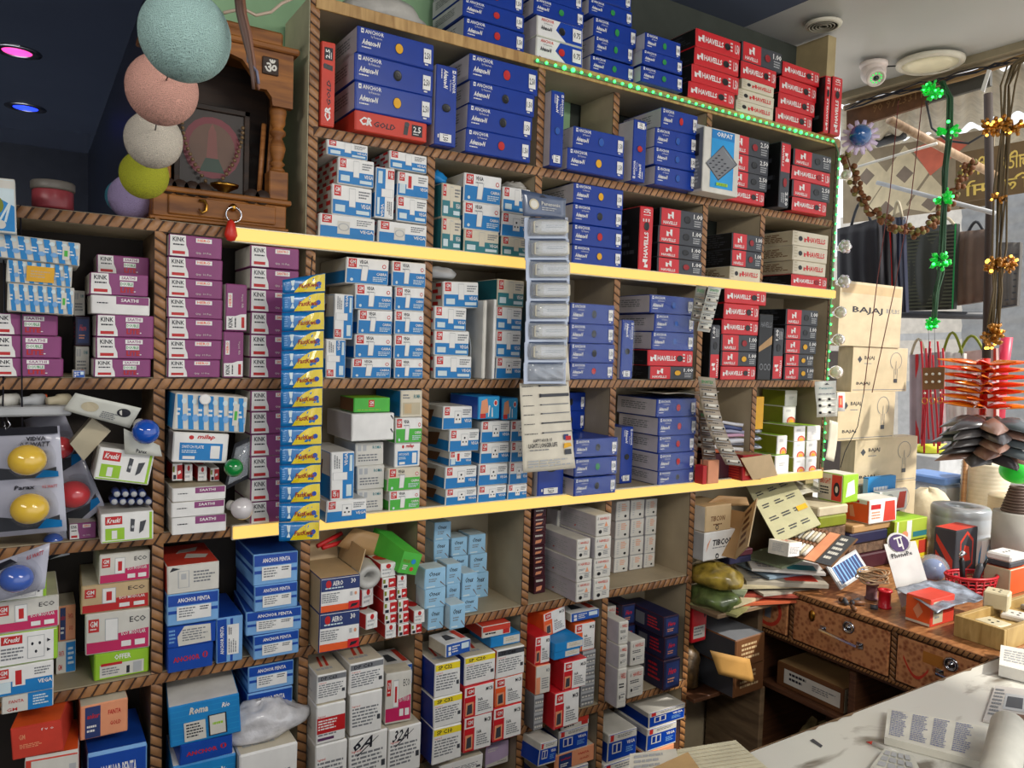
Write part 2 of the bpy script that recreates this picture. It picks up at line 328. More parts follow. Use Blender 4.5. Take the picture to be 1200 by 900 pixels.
T('PX', 'switch_box', 'blue box with photo print', 'blue boxes with photo print', .07, .045, .12, 'vblue2', dict(left='pent', top='vblue', edge='vblue'), [('p', [(.1, .2), (.5, .3), (.4, .9), (.15, .8)], 'peach'), ('c', .8, .7, .14, 'white'), ('c', .8, .7, .1, 'logo'), ('r', .1, .05, .35, .25, 'logo'), ('p', [(.45, .1), (.5, .1), (.55, .6), (.48, .6)], 'white'), ('p', [(.62, .1), (.68, .1), (.66, .5), (.62, .5)], 'white')])
# bulb boxes purple
def KS(code, pill, lite, desc, rot=0, w=.11, h=.04, white='white'):
    els = [('p', [(0, 0), (.37, 0), (.36, .3), (.32, .55), (.31, 1), (0, 1)], white), ('t', 'KINK', .07, .68, .29, .88, 'ink', 1), ('l', .08, .45, .28, .58, 1, 'ink'), ('r', .07, .12, .3, .26, 'wred'),
           ('r', .5, .7, .8, .9, 'white'), ('t', pill, .53, .74, .77, .87, 'purple' if lite else 'orange', 1)]
    if lite: els += [('r', .51, .42, .74, .64, 'white'), ('t', 'DOUBLE', .52, .46, .73, .6, 'wgreen', 1), ('t', 'LITE', .52, .14, .75, .38, 'wred', 1.5), ('r', .75, .18, .78, .22, 'white')]
    else: els += [('t', 'Qty. 10 Pcs.', .5, .16, .8, .28, 'offw', .3)]
    if rot: w, h = h, w
    T(code, 'bulb_box', desc, 'purple and white bulb boxes', w, h, .13, 'purple', dict(left='offw', top='offw', edge='purple', right='offw'), els, rot=rot)
KS('KS', 'SAATHI', 1, 'purple bulb box, green lettering'); KS('KH', 'HERO', 0, 'purple bulb box, white pill'); KS('KV', 'HERO', 0, 'upright purple bulb box', rot=1); KS('KN', 'SANTRO', 0, 'purple bulb box, oval badge')
# pink / offer / other switch boxes
def EC(code, desc, white='offw', pink='pink', big=False):
    T(code, 'switch_box', desc, 'pink and white switch boxes', .12, .055, .15, white, dict(left=white, top='cream', edge=white), [('p', [(0, 0), (1, 0), (1, .52), (.42, .45), (.42, .3), (0, .3)], pink)] + logo(.05, .55, .16, .32) +
      [('r', .3, .3, .5, .85, 'lgrey'), ('r', .31, .32, .49, .83, 'white'), ('r', .36, .4, .44, .72, 'wred' if not big else 'white'), ('t', 'ECO', .68, .7, .93, .84, 'ink', .4), ('t', 'ECO MODULAR', .55, .4, .93, .5, 'white', .6), ('r', .55, .12, .7, .26, 'white'), ('r', .76, .12, .92, .26, 'white')])
EC('EC', 'pink-white switch box'); EC('EB', 'pink-white socket box', big=True); EC('ER', 'red-pink worn switch box', white='kraft', pink='wred')
T('OF', 'switch_box', 'lime green offer box', 'lime green boxes', .1, .045, .14, 'lime', dict(left='lime', top='lime', edge='lime'), [('t', 'OFFER', .36, .68, .66, .88, 'white', 1.2), ('r', .1, .08, .9, .55, 'offw'), ('r', .12, .5, .5, .6, 'wred'), ('l', .14, .14, .5, .42, 3, 'grey'), ('r', .58, .12, .64, .4, 'ink'), ('r', .7, .1, .86, .5, 'lgrey')])
T('KR', 'plug_box', 'green-white socket box', 'green and white plug boxes', .13, .055, .15, 'white', dict(left='white', top='offw', edge='lime', right='lime'), [('r', .0, .0, .04, 1, 'lime'), ('r', .93, 0, 1, 1, 'lime'), ('r', .08, .66, .42, .92, 'wred'), ('t', 'Kreski', .12, .72, .38, .88, 'white', 1, .3), ('l', .08, .15, .45, .55, 4, 'grey'), ('r', .5, .15, .78, .85, 'lgrey'), ('r', .51, .17, .77, .83, 'white'), ('c', .58, .6, .05, 'ink'), ('c', .7, .6, .05, 'ink'), ('c', .64, .35, .05, 'ink'), ('p', [(.82, .6), (.88, .65), (.82, .72)], 'ink'), ('p', [(.82, .3), (.88, .35), (.82, .42)], 'ink')])
T('KG', 'plug_box', 'white plug box, green border', 'green and white plug boxes', .11, .06, .12, 'white', dict(left='offw', top='offw', edge='white'), [('r', 0, 0, 1, .07, 'lime'), ('r', .92, 0, .97, 1, 'lime'), ('r', .08, .1, .44, .5, 'lime'), ('r', .08, .62, .4, .9, 'wred'), ('t', 'Kreski', .11, .68, .37, .85, 'white', 1, .3), ('r', .2, .14, .3, .42, 'white'), ('p', [(.55, .35), (.62, .33), (.64, .75), (.56, .78)], 'dgrey'), ('p', [(.72, .25), (.8, .35), (.86, .7), (.74, .65)], 'dgrey'), ('c', .6, .5, .05, 'lgrey')])
T('FB', 'switch_box', 'faded orange-blue box', 'faded cartons', .11, .05, .13, 'peach', dict(left='brown', top='cream', edge='peach'), [('r', .1, .02, .42, .95, 'navy'), ('t', 'ankur', .14, .6, .4, .75, 'wred', 1, .2), ('l', .14, .15, .36, .4, 2, 'white'), ('t', 'FANTA', .58, .62, .85, .76, 'wred', .6), ('t', 'GOLD', .62, .3, .85, .42, 'wred', .6)])
T('FW', 'switch_box', 'white-blue box printed upside down', 'faded cartons', .11, .045, .13, 'offw', dict(left='offw', top='offw', edge='offw'), [('r', .5, 0, 1, 1, 'vblue'), ('t', 'FANTA', .14, .55, .42, .72, 'wred', .6), ('t', 'GM', .1, .12, .3, .3, 'wred', .6), ('l', .6, .2, .92, .8, 4, 'pale')])
# anchor penta
PE = [('r', 0, .62, 1, 1, 'pent'), ('r', 0, .38, 1, .48, 'pent'), ('t', 'ANCHOR PENTA', .2, .72, .82, .86, 'white', 1)]
for code, rot in (('PE', 0), ('PV', 1)):
    T(code, 'switch_box', ('upright ' if rot else '') + 'blue striped box, white label', 'blue striped switch boxes', *((.115, .058) if not rot else (.058, .1)), .15, 'lblue', dict(left='lblue', top='pent', edge='lblue'), PE,
      [('r', .18, .16, .84, .6, 'white'), ('l', .22, .22, .55, .55, 4, 'grey'), ('l', .62, .4, .8, .55, 2, 'ink')], left=[('r', 0, .62, 1, 1, 'pent'), ('r', 0, .38, 1, .48, 'pent')], rot=rot)
T('PA', 'switch_box', 'plain blue box, red lettering', 'blue striped switch boxes', .11, .05, .14, 'pent', dict(left='pent', top='pent', edge='pent'), [('t', 'ANCHOR', .12, .4, .7, .62, 'wred', 1.3), ('c', .82, .55, .13, 'wred'), ('r', .8, .45, .84, .65, 'pent')])
T('PL', 'switch_box', 'blue box with torn label', 'blue striped switch boxes', .11, .05, .14, 'pent', dict(left='pent', top='pent', edge='pent'), [('l', .03, .15, .18, .85, 4, 'lblue'), ('p', [(.22, .05), (.9, .08), (.88, .92), (.34, .97), (.2, .5)], 'offw'), ('l', .3, .2, .85, .8, 5, 'grey')])
T('OR', 'switch_box', 'orange-topped white box', 'orange and white boxes', .12, .06, .15, 'offw', dict(left='crred', right='offw', top='crred', edge='offw'), [('r', .2, .2, .42, .8, 'lgrey'), ('r', .22, .22, .4, .78, 'offw'), ('r', .26, .5, .36, .7, 'lgrey'), ('l', .5, .3, .92, .75, 4, 'grey'), ('p', [(.05, .8), (.25, .88), (.1, .95)], 'ink')], top=[('p', [(.4, .3), (.8, .25), (.9, .4), (.5, .5)], 'offw'), ('p', [(.3, .55), (.7, .6), (.8, .8), (.4, .7)], 'offw')])
T('RI', 'switch_box', 'crumpled bright blue box', 'bright blue boxes', .14, .075, .13, 'rio', dict(left='rio', top='white', edge='rio'), [('r', .0, y / 7, 1, y / 7 + .012, 'vblue2') for y in range(1, 7)] + [('t', 'Roma', .28, .72, .55, .9, 'offw', 1.8, .3), ('t', 'Rio', .74, .74, .86, .86, 'white', 1.3, .3)],
  [('r', .2, .08, .5, .55, 'offw'), ('l', .23, .14, .47, .5, 5, 'ink'), ('r', .54, .1, .8, .62, 'ink'), ('r', .56, .12, .78, .6, 'offw'), ('l', .6, .3, .75, .42, 1, 'lime')])
# mcb boxes
def MC(code, strip, sc, desc, note=None, side='offw', txtc='ink', band=None, w=.07, h=.066):
    els = [('l', .06, .18, .9, .66, 6, 'grey'), ('t', 'legrand', .06, .68, .3, .74, 'crred', .4), ('r', .84, .3, .94, .42, 'dgrey')]
    if strip: els += [('r', .02, .78, .98, .96, sc), ('t', strip, .12, .81, .66, .93, txtc, 1.2)]
    if band: els += [('r', 0, .28, 1, .68, band), ('l', .06, .34, .8, .62, 4, 'white'), ('r', .05, .1, .6, .17, 'dpurple')]
    if note: els += [('t', note, .1, .72, .6, .96, 'ink', .6, .5), ('p', [(.2, .6), (.75, .9), (.76, .92), (.2, .63)], 'ink')]
    T(code, 'breaker_box', desc, 'white breaker cartons', w, h, .13, 'white', dict(left=side, top='cream', edge='white'), els, left=[('r', .3, .3, .5, .6, 'white'), ('r', .3, .65, .5, .7, 'white')] if side == 'anblue' else [('l', .2, .2, .8, .8, 5, 'lgrey')],
      top=[('p', [(.3, .3), (.4, .3), (.5, .7), (.42, .7)], 'crred'), ('p', [(.5, .3), (.6, .3), (.7, .7), (.62, .7)], 'crred'), ('l', .1, .1, .9, .25, 1, 'lgrey')])
MC('M1', 'DP C63', 'grey', 'white breaker carton, grey strip'); MC('M2', 'SP C32', 'yellow', 'breaker carton, yellow C32 strip', side='anblue'); MC('M3', 'SP C10', 'yellow', 'breaker carton, yellow C10 strip', side='anblue'); MC('M4', 'SP C20', 'yellow', 'breaker carton, yellow C20 strip', side='anblue')
MC('M5', None, None, 'breaker carton with red band', band='wred'); MC('M6', None, None, 'breaker carton marked 6A', note='6A'); MC('M7', None, None, 'breaker carton marked 32A', note='32A'); MC('M8', None, None, 'cream breaker carton'); MC('M9', 'TP C40', 'dgrey', 'white breaker carton, dark strip', side='orange', txtc='black')
def MO(code, oc, desc):
    T(code, 'breaker_box', desc, 'orange and white breaker boxes', .07, .062, .13, 'white', dict(left=oc, top=oc, edge=oc), [('r', 0, 0, .38, .68, oc), ('r', .06, .08, .32, .5, 'peach'), ('p', [(.1, .12), (.28, .14), (.27, .45), (.12, .42)], 'dgrey'), ('r', .08, .72, .34, .95, 'logo'), ('t', 'GM', .12, .78, .3, .9, 'white', .6), ('t', 'MCB', .72, .76, .94, .88, 'ink', .4), ('t', '16A', .46, .48, .62, .58, 'ink', .8), ('l', .46, .12, .92, .44, 5, 'grey'), ('r', 0, .985, 1, 1, oc)])
MO('MO', 'orange', 'orange-white breaker box'); MO('MR', 'hred', 'red-white breaker box')
T('HB', 'switch_box', 'small blue-white box', 'small flat boxes', .07, .03, .1, 'wblue', dict(left='cream', top='white', edge='white'), [('r', .1, .5, .2, .8, 'white'), ('r', .1, .12, .2, .42, 'white'), ('r', .62, .4, .92, .85, 'pale'), ('l', .25, .2, .55, .8, 3, 'white')], top=[('p', [(.2, .3), (.6, .3), (.5, .7), (.3, .7)], 'dgrey'), ('r', .75, .2, .95, .9, 'crred')])
T('RS', 'switch_box', 'small red-white box', 'small flat boxes', .07, .03, .1, 'offw', dict(left='crred', top='crred', edge='offw'), [('r', .0, .5, 1, 1, 'crred'), ('r', .72, .1, .95, .5, 'logo'), ('l', .1, .15, .6, .4, 1, 'ink')])
T('BS', 'switch_box', 'flat sky blue box', 'small flat boxes', .09, .025, .1, 'rio', dict(left='rio', top='rio', edge='rio'), [('r', .42, .15, .97, .85, 'offw'), ('l', .5, .3, .9, .7, 2, 'beige')])
T('HS', 'socket_box', 'small white box, orange print', 'small white boxes', .048, .058, .17, 'offw', dict(left='lav', top='offw', edge='offw'), HL(.1, .76, .14, 'ink')[:2] + [('t', 'HAVELLS', .24, .76, .84, .88, 'crred', .8), ('l', .12, .5, .55, .6, 2, 'grey'), ('p', [(.55, .45), (.66, .68), (.78, .45)], 'peach'), ('c', .28, .22, .09, 'black'), ('l', .5, .16, .85, .36, 3, 'grey'), ('r', .12, .4, .88, .415, 'grey')], left=[('l', .1, .2, .9, .7, 5, 'lgrey'), ('p', [(.4, .2), (.45, .2), (.45, .3)], 'crred')])
T('HT', 'socket_box', 'small plain white box', 'small white boxes', .045, .056, .1, 'offw', dict(left='lav', top='offw', edge='lgrey'), [('c', .7, .22, .07, 'black'), ('l', .15, .15, .3, .85, 6, 'lgrey'), ('l', .4, .45, .8, .85, 4, 'peach')])
T('HX', 'socket_box', 'white breaker box, red logo', 'white breaker boxes', .056, .06, .14, 'offw', dict(left='lav', top='offw', edge='offw'), HL(.16, .74, .14, 'ink')[:2] + [('t', 'HAVELLS', .32, .74, .88, .88, 'crred', .8), ('l', .14, .48, .75, .62, 2, 'ink'), ('r', .14, .16, .9, .4, 'lgrey'), ('r', .15, .17, .89, .39, 'offw'), ('c', .24, .28, .06, 'black'), ('l', .36, .22, .85, .36, 2, 'grey')])
T('ON', 'socket_box', 'small pale blue box', 'small pale blue boxes', .047, .05, .08, 'skyb', dict(left='pale', top='pale', edge='skyb'), [('t', 'Onex', .2, .62, .75, .84, 'ink', 1, .4), ('l', .2, .3, .7, .5, 2, 'grey'), ('p', [(.72, .3), (.98, .05), (1, .08), (.75, .34)], 'brown'), ('r', .1, .08, .5, .14, 'pale')])
T('HE', 'battery_box', 'small red-white box', 'small red and white boxes', .03, .03, .09, 'white', dict(left='wred', top='offw', edge='white'), [('r', .45, .1, .98, .9, 'wred'), ('p', [(.55, .35), (.85, .45), (.8, .6), (.55, .55)], 'white'), ('r', .04, .5, .22, .85, 'olive'), ('r', .1, .1, .38, .35, 'ink')])
T('HF', 'battery_box', 'small white box, red oval', 'small red and white boxes', .035, .034, .09, 'white', dict(left='wred', top='offw', edge='white'), [('l', .1, .1, .9, .6, 2, 'lgrey'), ('c', .5, .78, .17, 'wred'), ('p', [(.5, .05), (.95, .9), (.97, .88), (.52, .03)], 'lgrey')], top=[('c', .5, .5, .2, 'wred')])
T('AE', 'lamp_box', 'navy, white and red box', 'navy white and red boxes', .115, .072, .14, 'white', dict(left='kraft', top='kraft', edge='navy'), [('r', 0, .62, 1, 1, 'navy'), ('r', 0, 0, 1, .22, 'orange'), ('c', .2, .82, .11, 'wred'), ('t', 'AERO', .3, .76, .56, .9, 'white', 1), ('t', '30', .76, .78, .88, .92, 'white', 1), ('l', .12, .65, .6, .72, 1, 'pale'), ('l', .04, .28, .5, .56, 5, 'grey'), ('r', .7, .04, .98, .26, 'hred'), ('p', [(.74, .08), (.9, .12), (.95, .2), (.78, .18)], 'ink'), ('r', .74, .42, .8, .54, 'lgrey'), ('c', .88, .48, .05, 'peach')])
T('DK', 'lamp_box', 'dark purple box', 'dark purple boxes', .055, .058, .13, 'dnavy', dict(left='dnavy', top='dnavy', edge='maroon'), [('r', .15, .1, .9, .9, 'navy'), ('t', 'Hero', .28, .5, .75, .72, 'hred', 1.2, .3), ('l', .25, .2, .8, .38, 2, 'peach')], left=[('r', .1, .2, .4, .8, 'grey'), ('l', .5, .2, .9, .8, 4, 'hred')])
T('DM', 'lamp_box', 'dark maroon box', 'dark maroon boxes', .05, .028, .08, 'maroon', dict(left='maroon', top='maroon', edge='maroon'), [('l', .15, .55, .8, .8, 1, 'offw'), ('p', [(.15, .15), (.6, .2), (.7, .45), (.2, .4)], 'peach')])
T('GR', 'socket_box', 'silver-grey wire pattern box', 'silver-grey boxes', .05, .06, .1, 'lgrey', dict(left='grey', top='lgrey', edge='grey'), [('r', .05, .05 + .23 * i, .95, .2 + .23 * i, 'grey') for i in range(4)] + [('r', .08 + .22 * j, .08 + .23 * i, .24 + .22 * j, .14 + .23 * i, 'offw') for i in range(4) for j in range(4)])
T('GB', 'breaker_box', 'faded orange breaker box', 'orange and white breaker boxes', .055, .065, .12, 'offw', dict(left='crred', top='crred', edge='peach'), [('r', 0, 0, .3, .6, 'peach'), ('l', .4, .15, .9, .55, 5, 'grey'), ('t', 'MCB', .7, .74, .92, .86, 'grey', .4)])
T('OX', 'lamp_box', 'plain red carton', 'red cartons', .1, .055, .12, 'hred', dict(left='hred', top='hred', edge='hred'), [('r', .1, .1, .9, .42, 'offw'), ('l', .14, .14, .8, .38, 3, 'grey'), ('c', .85, .7, .1, 'ink')])
T('OS', 'lamp_box', 'orange-red carton', 'orange-red cartons', .11, .08, .12, 'crred', dict(left='orange', top='orange', edge='crred'), [('t', 'GM', .16, .6, .28, .76, 'peach', .8), ('t', 'f v o', .6, .78, .85, .86, 'white', .4), ('l', .16, .3, .7, .45, 3, 'peach')])
T('OE', 'lamp_box', 'orange carton with white stripe', 'orange-red cartons', .11, .05, .12, 'crred', dict(left='crred', top='orange', edge='offw'), [('r', .12, .45, 1, 1, 'offw')] + logo(.2, .5, .14, .4) + [('t', 'ECO', .4, .58, .58, .85, 'crred', .8), ('r', .82, .1, .95, .9, 'lgrey')])
T('VS', 'switch_box', 'dark blue framed-picture box', 'dark blue switch boxes', .11, .065, .14, 'anblue2', dict(left='offw', top='offw', edge='offw'), [('r', 0, .72, 1, 1, 'offw'), ('r', 0, 0, 1, .08, 'offw'), ('r', .14, .3, .46, .66, 'offw'), ('r', .17, .34, .28, .62, 'anblue'), ('r', .32, .34, .43, .62, 'anblue'), ('r', .06, .75, .18, .97, 'logo'), ('t', 'VEGA', .64, .52, .92, .64, 'white', 1), ('l', .62, .2, .92, .42, 3, 'lblue'), ('l', .3, .8, .9, .92, 2, 'grey')], left=[('r', 0, 0, 1, .7, 'anblue2')])
T('GN', 'lamp_box', 'green-sided white box, orange arc', 'green and white lamp boxes', .045, .058, .13, 'white', dict(left='olive', top='lime', edge='white'), [('c', .62, .12, .26, 'crred'), ('c', .62, .1, .2, 'peach'), ('c', .64, .06, .14, 'gold'), ('r', .0, 0, 1, .0301, 'white'), ('l', .2, .65, .7, .8, 2, 'lgrey')])
T('GP', 'lamp_box', 'green-sided plain white box', 'green and white lamp boxes', .05, .05, .13, 'white', dict(left='olive', top='lime', edge='white'), [('l', .3, .4, .8, .6, 2, 'lgrey')])
T('LP', 'lamp_box', 'lilac and white lamp box', 'lilac boxes', .1, .06, .12, 'lilac', dict(left='offw', top='lilac', edge='lilac'), [('p', [(0, 0), (1, 0), (1, .3), (.6, .2), (0, .15)], 'offw'), ('t', 'Crompton', .5, .1, .9, .18, 'ink', .4), ('l', .1, .6, .6, .8, 2, 'offw')])
T('KT', 'bulb_box', 'squashed open bulb tray', 'open bulb trays', .115, .035, .12, 'white', dict(left='offw', top='beige', edge='white'), [('r', .42, .55, .98, 1, 'purple'), ('t', 'SAATHI', .5, .68, .8, .86, 'white', 1), ('l', .1, .5, .35, .62, 1, 'ink')])
T('BJ', 'carton', 'brown bulb carton', 'brown bulb cartons', .24, .17, .2, 'bulbcard', dict(left='beige', top='bulbcard', edge='bulbcard'), [('r', 0, .02, 1, .05, 'grey'), ('p', [(.08, .72), (.12, .8), (.16, .72), (.12, .64)], 'dgrey'), ('t', 'BAJAJ', .2, .7, .38, .8, 'ink', 1), ('t', 'BAJAJ', .08, .14, .32, .22, 'ink', 1), ('l', .2, .6, .34, .64, 1, 'grey')])
def bulbpic(x, y, s, a):
    e = []; n = 22
    for i in range(n):
        t0 = math.radians(-60 + 300 * i / n); t1 = math.radians(-60 + 300 * (i + 1) / n)
        q = [(x + s * a * r * math.cos(t), y + s * r * math.sin(t)) for r, t in ((1, t0), (1, t1), (.93, t1), (.93, t0))]; e.append(('p', q, 'grey'))
    e += [('r', x - s * a * .28, y - s * 2, x - s * a * .22, y - s * .85, 'grey'), ('r', x + s * a * .22, y - s * 2, x + s * a * .28, y - s * .85, 'grey'), ('r', x - s * a * .3, y - s * 2.5, x + s * a * .3, y - s * 2.05, 'dgrey'), ('r', x - s * a * .03, y - s * 1.6, x + s * a * .03, y, 'grey')]
    return e
TY['BJ']['els'] += bulbpic(.78, .7, .2, .55)
T('BX', 'carton', 'brown bulb carton with broad flap', 'brown bulb cartons', .3, .3, .2, 'bulbcard', dict(left='beige', top='bulbcard', edge='bulbcard'), [('r', .0, .82, 1, .96, 'kraft'), ('t', 'BAJAJ', .2, .5, .68, .62, 'ink', 1), ('t', 'BULBS', .74, .55, .96, .62, 'grey', .6)])
# ---------------------------------------------------------------- mesh of a carton type
def rotfn(rot, w, h):
    if rot == 0: return lambda u, v: (u, v)
    if rot == 1: return lambda u, v: (1 - v, u)
    return lambda u, v: (v, 1 - u)
def build_type(code, seed=0):
    t = TY[code]; w, h, d = t['w'], t['h'], t['d']; rr = random.Random(hash_(code) + seed * 31)
    j = min(w, h) * .02
    j = min(j, .0022); c4 = {(a, c): Vector((rr.uniform(-j, j), 0, rr.uniform(-j, j * .2))) for a in (0, 1) for c in (0, 1)}
    cor = {(a, b, c): c4[(a, c)] for a in (0, 1) for b in (0, 1) for c in (0, 1)}
    def warp(p):
        u = min(1, max(0, p[0] / w + .5)); v = min(1, max(0, p[1] / d)); s = min(1, max(0, p[2] / h)); o = Vector(p)
        for (a, b, c), q in cor.items(): o += q * ((u if a else 1 - u) * (v if b else 1 - v) * (s if c else 1 - s))
        return tuple(o)
    parts = {}
    f = rotfn(t['rot'], w, h)
    def FR(u, v, off=0): a, b = f(u, v); return (-w / 2 + a * w, -off, b * h)
    def LF(u, v, off=0): return (-w / 2 - off, d * (1 - u), v * h)
    def TP(u, v, off=0): return (-w / 2 + u * w, v * d, h + off)
    rw, rh = (w, h) if not t['rot'] else (h, w)
    mb = MB(); ch = min(.0022, min(w, h) * .05); cols = dict(t['cols']); cols['front'] = t['cols'].get('edge', t['front'])
    mb.box(-w / 2, w / 2, 0.0009, d, 0, h, t['front'], ch, cols)
    parts['carton'] = mb
    g = .022; fm = MB(); fm.box(-w / 2 + g * w, w / 2 - g * w, 0, .0022, h * .03, h * .975, t['front'], .0007)
    fi = len(fm.v)
    def FR2(u, v, off=0): return FR(min(.977, max(.023, u)) if not t['rot'] else min(.97, max(.03, u)), min(.965, max(.035, v)), off)
    draw(fm, t['els'], FR2, rw, rh, .0002); parts['printed_flap'] = fm
    for els, fn, W_, H_ in ((t['left'], LF, d, h), (t['top'], TP, w, d)):
        if els: draw(mb, els, lambda u, v, o, fn=fn: fn(min(.98, max(.02, u)), min(.97, max(.03, v)), o), W_, H_)
    if t['lab']:
        lb = MB(); draw(lb, t['lab'], FR, rw, rh, .0022); parts['paper_label'] = lb
    if t['wire']:
        x, y, r, c = t['wire']; wb = MB(); a, b = f(x, y); R = r * min(w, h); cx, cz = -w / 2 + a * w, b * h
        def rg(rad, yy, n=18): return [(cx + rad * math.cos(2 * math.pi * k / n), yy, cz + rad * math.sin(2 * math.pi * k / n)) for k in range(n)]
        vs = rg(R, -.0016) + rg(R * .93, -.0019) + rg(R * .8, -.0012) + rg(R * .4, -.0022) + rg(.0001, -.0012); fs = []; n = 18
        for i in range(4):
            for k in range(n): fs.append((i * n + k, i * n + (k + 1) % n, (i + 1) * n + (k + 1) % n, (i + 1) * n + k))
        wb.add(vs[:2 * n], fs[:n], 'black'); wb.add(vs[n:], fs[:3 * n], c, True); parts['wire_window'] = wb
    out = {}
    for k, m in parts.items():
        m.v = [warp(p) for p in m.v]; out[k] = m.mesh(t['name'] + '_' + k)
    return out
def hash_(s): return sum(ord(c) * (i * 7 + 3) for i, c in enumerate(s))
BOXES = []
def mkbox(code, X0, X1, Z0, Z1, Yf, d, label=None, rz=0, ry=0, rx=0, var=0, group=None, cat=None):
    """layout units -> linked thing with parts"""
    t = TY[code]
    t.setdefault('v', {})
    if var not in t['v']: t['v'][var] = build_type(code, var)
    me = t['v'][var]
    o = empty(t['name'], W(((X0 + X1) / 2, Yf, Z0)), rz); o.rotation_euler = (rx, ry, rz)
    o.scale = ((X1 - X0) * K / t['w'], d * K / t['d'], (Z1 - Z0) * K / t['h'])
    for k, m in me.items():
        p = bpy.data.objects.new(k, m); C.objects.link(p); p.parent = o
    tag(o, label, cat or t['cat'], group or t['group'])
    return o
ST = []
for i in range(7):
    x = .02 + i * .14; ST += [('p', [(x, 1), (x + .07, 1), (x + .12, 0), (x + .05, 0)], 'rio'), ('l', x + .01, .35, x + .08, .6, 2, 'white'), ('c', x + .13, .35, .1, 'lblue'), ('c', x + .1, .8, .08, 'pale')]
T('WP', 'wrapped_pack', 'pack in blue-white striped paper', 'packs in blue and white striped paper', .12, .05, .12, 'offw', dict(left='rio', top='offw', edge='offw'), ST + [('r', .8, .2, .88, .8, 'offw'), ('r', .82, .35, .86, .6, 'green')])
T('WY', 'wrapped_pack', 'striped pack, yellow label', 'packs in blue and white striped paper', .12, .045, .12, 'offw', dict(left='rio', top='offw', edge='offw'), ST + [('r', .3, .12, .72, .8, 'gold'), ('l', .36, .25, .68, .6, 3, 'kraft')])
T('WT', 'wrapped_pack', 'tall blue-white pack, green print', 'packs in blue and white striped paper', .1, .1, .1, 'pale', dict(left='rio', top='offw', edge='offw'), [('p', [(0, 0), (1, 0), (1, .5), (.4, .8), (0, .75)], 'rio'), ('c', .6, .5, .2, 'olive'), ('c', .75, .15, .08, 'offw'), ('r', 0, .82, 1, 1, 'offw')] + [('p', [(.7 + .1 * k, .2), (.74 + .1 * k, .2), (.94 + .1 * k - .1 * k, .6), (.9, .6)], 'pale') for k in range(2)])
T('TB', 'carton', 'worn brown carton', 'worn brown cartons', .1, .06, .12, 'kraft', dict(left='offw', top='kraft', edge='kraft'), [('t', 'TIBCON', .2, .4, .75, .6, 'brown', 1, .2), ('l', .3, .2, .8, .3, 1, 'brown'), ('c', .45, .16, .1, 'ink'), ('c', .45, .16, .06, 'kraft')])
T('TW', 'carton', 'white carton, black lettering', 'plain white cartons', .11, .06, .12, 'white', dict(left='lgrey', top='white', edge='white'), [('t', 'TIBCON', .26, .5, .92, .72, 'ink', 1.6, .1), ('l', .26, .38, .85, .44, 1, 'grey'), ('p', [(.06, .3), (.12, .5), (.2, .8), (.1, .6)], 'peach'), ('c', .42, .12, .1, 'ink'), ('c', .42, .12, .05, 'white')])
T('RL', 'carton', 'red ribbed carton', 'red cartons', .09, .07, .12, 'wred', dict(left='dred', top='card', edge='dred'), [('r', .15, .2, .7, .7, 'peach'), ('l', .2, .3, .65, .62, 3, 'wred')], left=[('r', .1, .1 + .1 * i, .9, .13 + .1 * i, 'crred') for i in range(9)])
T('BK', 'carton', 'big black wire carton', 'black cartons', .08, .2, .1, 'black', dict(left='black', top='black', edge='black'), [('p', [(.0, .42), (1, .55), (1, .68), (0, .5)], 'card'), ('t', 'HAVELLS', .1, .8, .9, .88, 'grey', .6), ('c', .25, .2, .05, 'grey'), ('c', .25, .2, .035, 'black'), ('c', .55, .2, .05, 'grey'), ('c', .55, .2, .035, 'black'), ('c', .82, .2, .05, 'grey'), ('c', .82, .2, .035, 'black')])
def DT(code, desc, front, left, top, els, lels): T(code, 'lamp_box', desc, 'lamp boxes on the desk', .1, .05, .1, front, dict(left=left, top=top, edge=front), els, left=lels)
DT('DL', 'lime box, red-print side', 'lime', 'cream', 'offw', [('p', [(.2, .2), (.8, .3), (.7, .8), (.3, .7)], 'white')], [('r', .55, .05, .95, .95, 'crred'), ('c', .75, .45, .25, 'ink'), ('c', .75, .45, .12, 'cream'), ('t', 'BRIGHT', .08, .6, .5, .8, 'crred', .6), ('l', .08, .2, .45, .5, 3, 'ink')])
DT('DO', 'orange and white lamp box', 'white', 'orange', 'offw', [('r', .05, .6, .4, .8, 'wred'), ('p', [(.5, .05), (.95, .05), (.9, .9), (.55, .9)], 'crred'), ('l', .08, .15, .4, .5, 3, 'peach')], [('r', .1, .8, .9, .98, 'offw'), ('r', .3, .82, .6, .92, 'wred'), ('p', [(.25, .2), (.45, .2), (.35, .7), (.2, .65)], 'peach')])
DT('DP', 'white box with fan picture', 'white', 'skyb', 'white', [('c', .35, .5, .35, 'lgrey'), ('c', .35, .5, .22, 'dgrey'), ('p', [(.6, .1), (.9, .1), (.95, .9), (.7, .9)], 'crred')], [])
DT('DG', 'green and lime box', 'ygreen', 'olive', 'lime', [('r', .05, 0, .1, 1, 'white'), ('r', .35, .0, .5, 1, 'white'), ('r', .55, .15, .98, .4, 'teal'), ('c', .3, .3, .2, 'peach')], [('p', [(.1, .2), (.3, .2), (.25, .8), (.1, .7)], 'crred'), ('l', .4, .4, .9, .7, 3, 'lime')])
DT('DY', 'yellow printed box', 'yellow', 'beige', 'lime', [('t', 'CONA', .1, .4, .6, .75, 'crred', 1), ('r', .7, .3, .95, .9, 'crred')], [('r', .1, .3, .35, .8, 'ink'), ('r', .14, .4, .3, .7, 'cream'), ('l', .45, .3, .9, .7, 2, 'grey')])
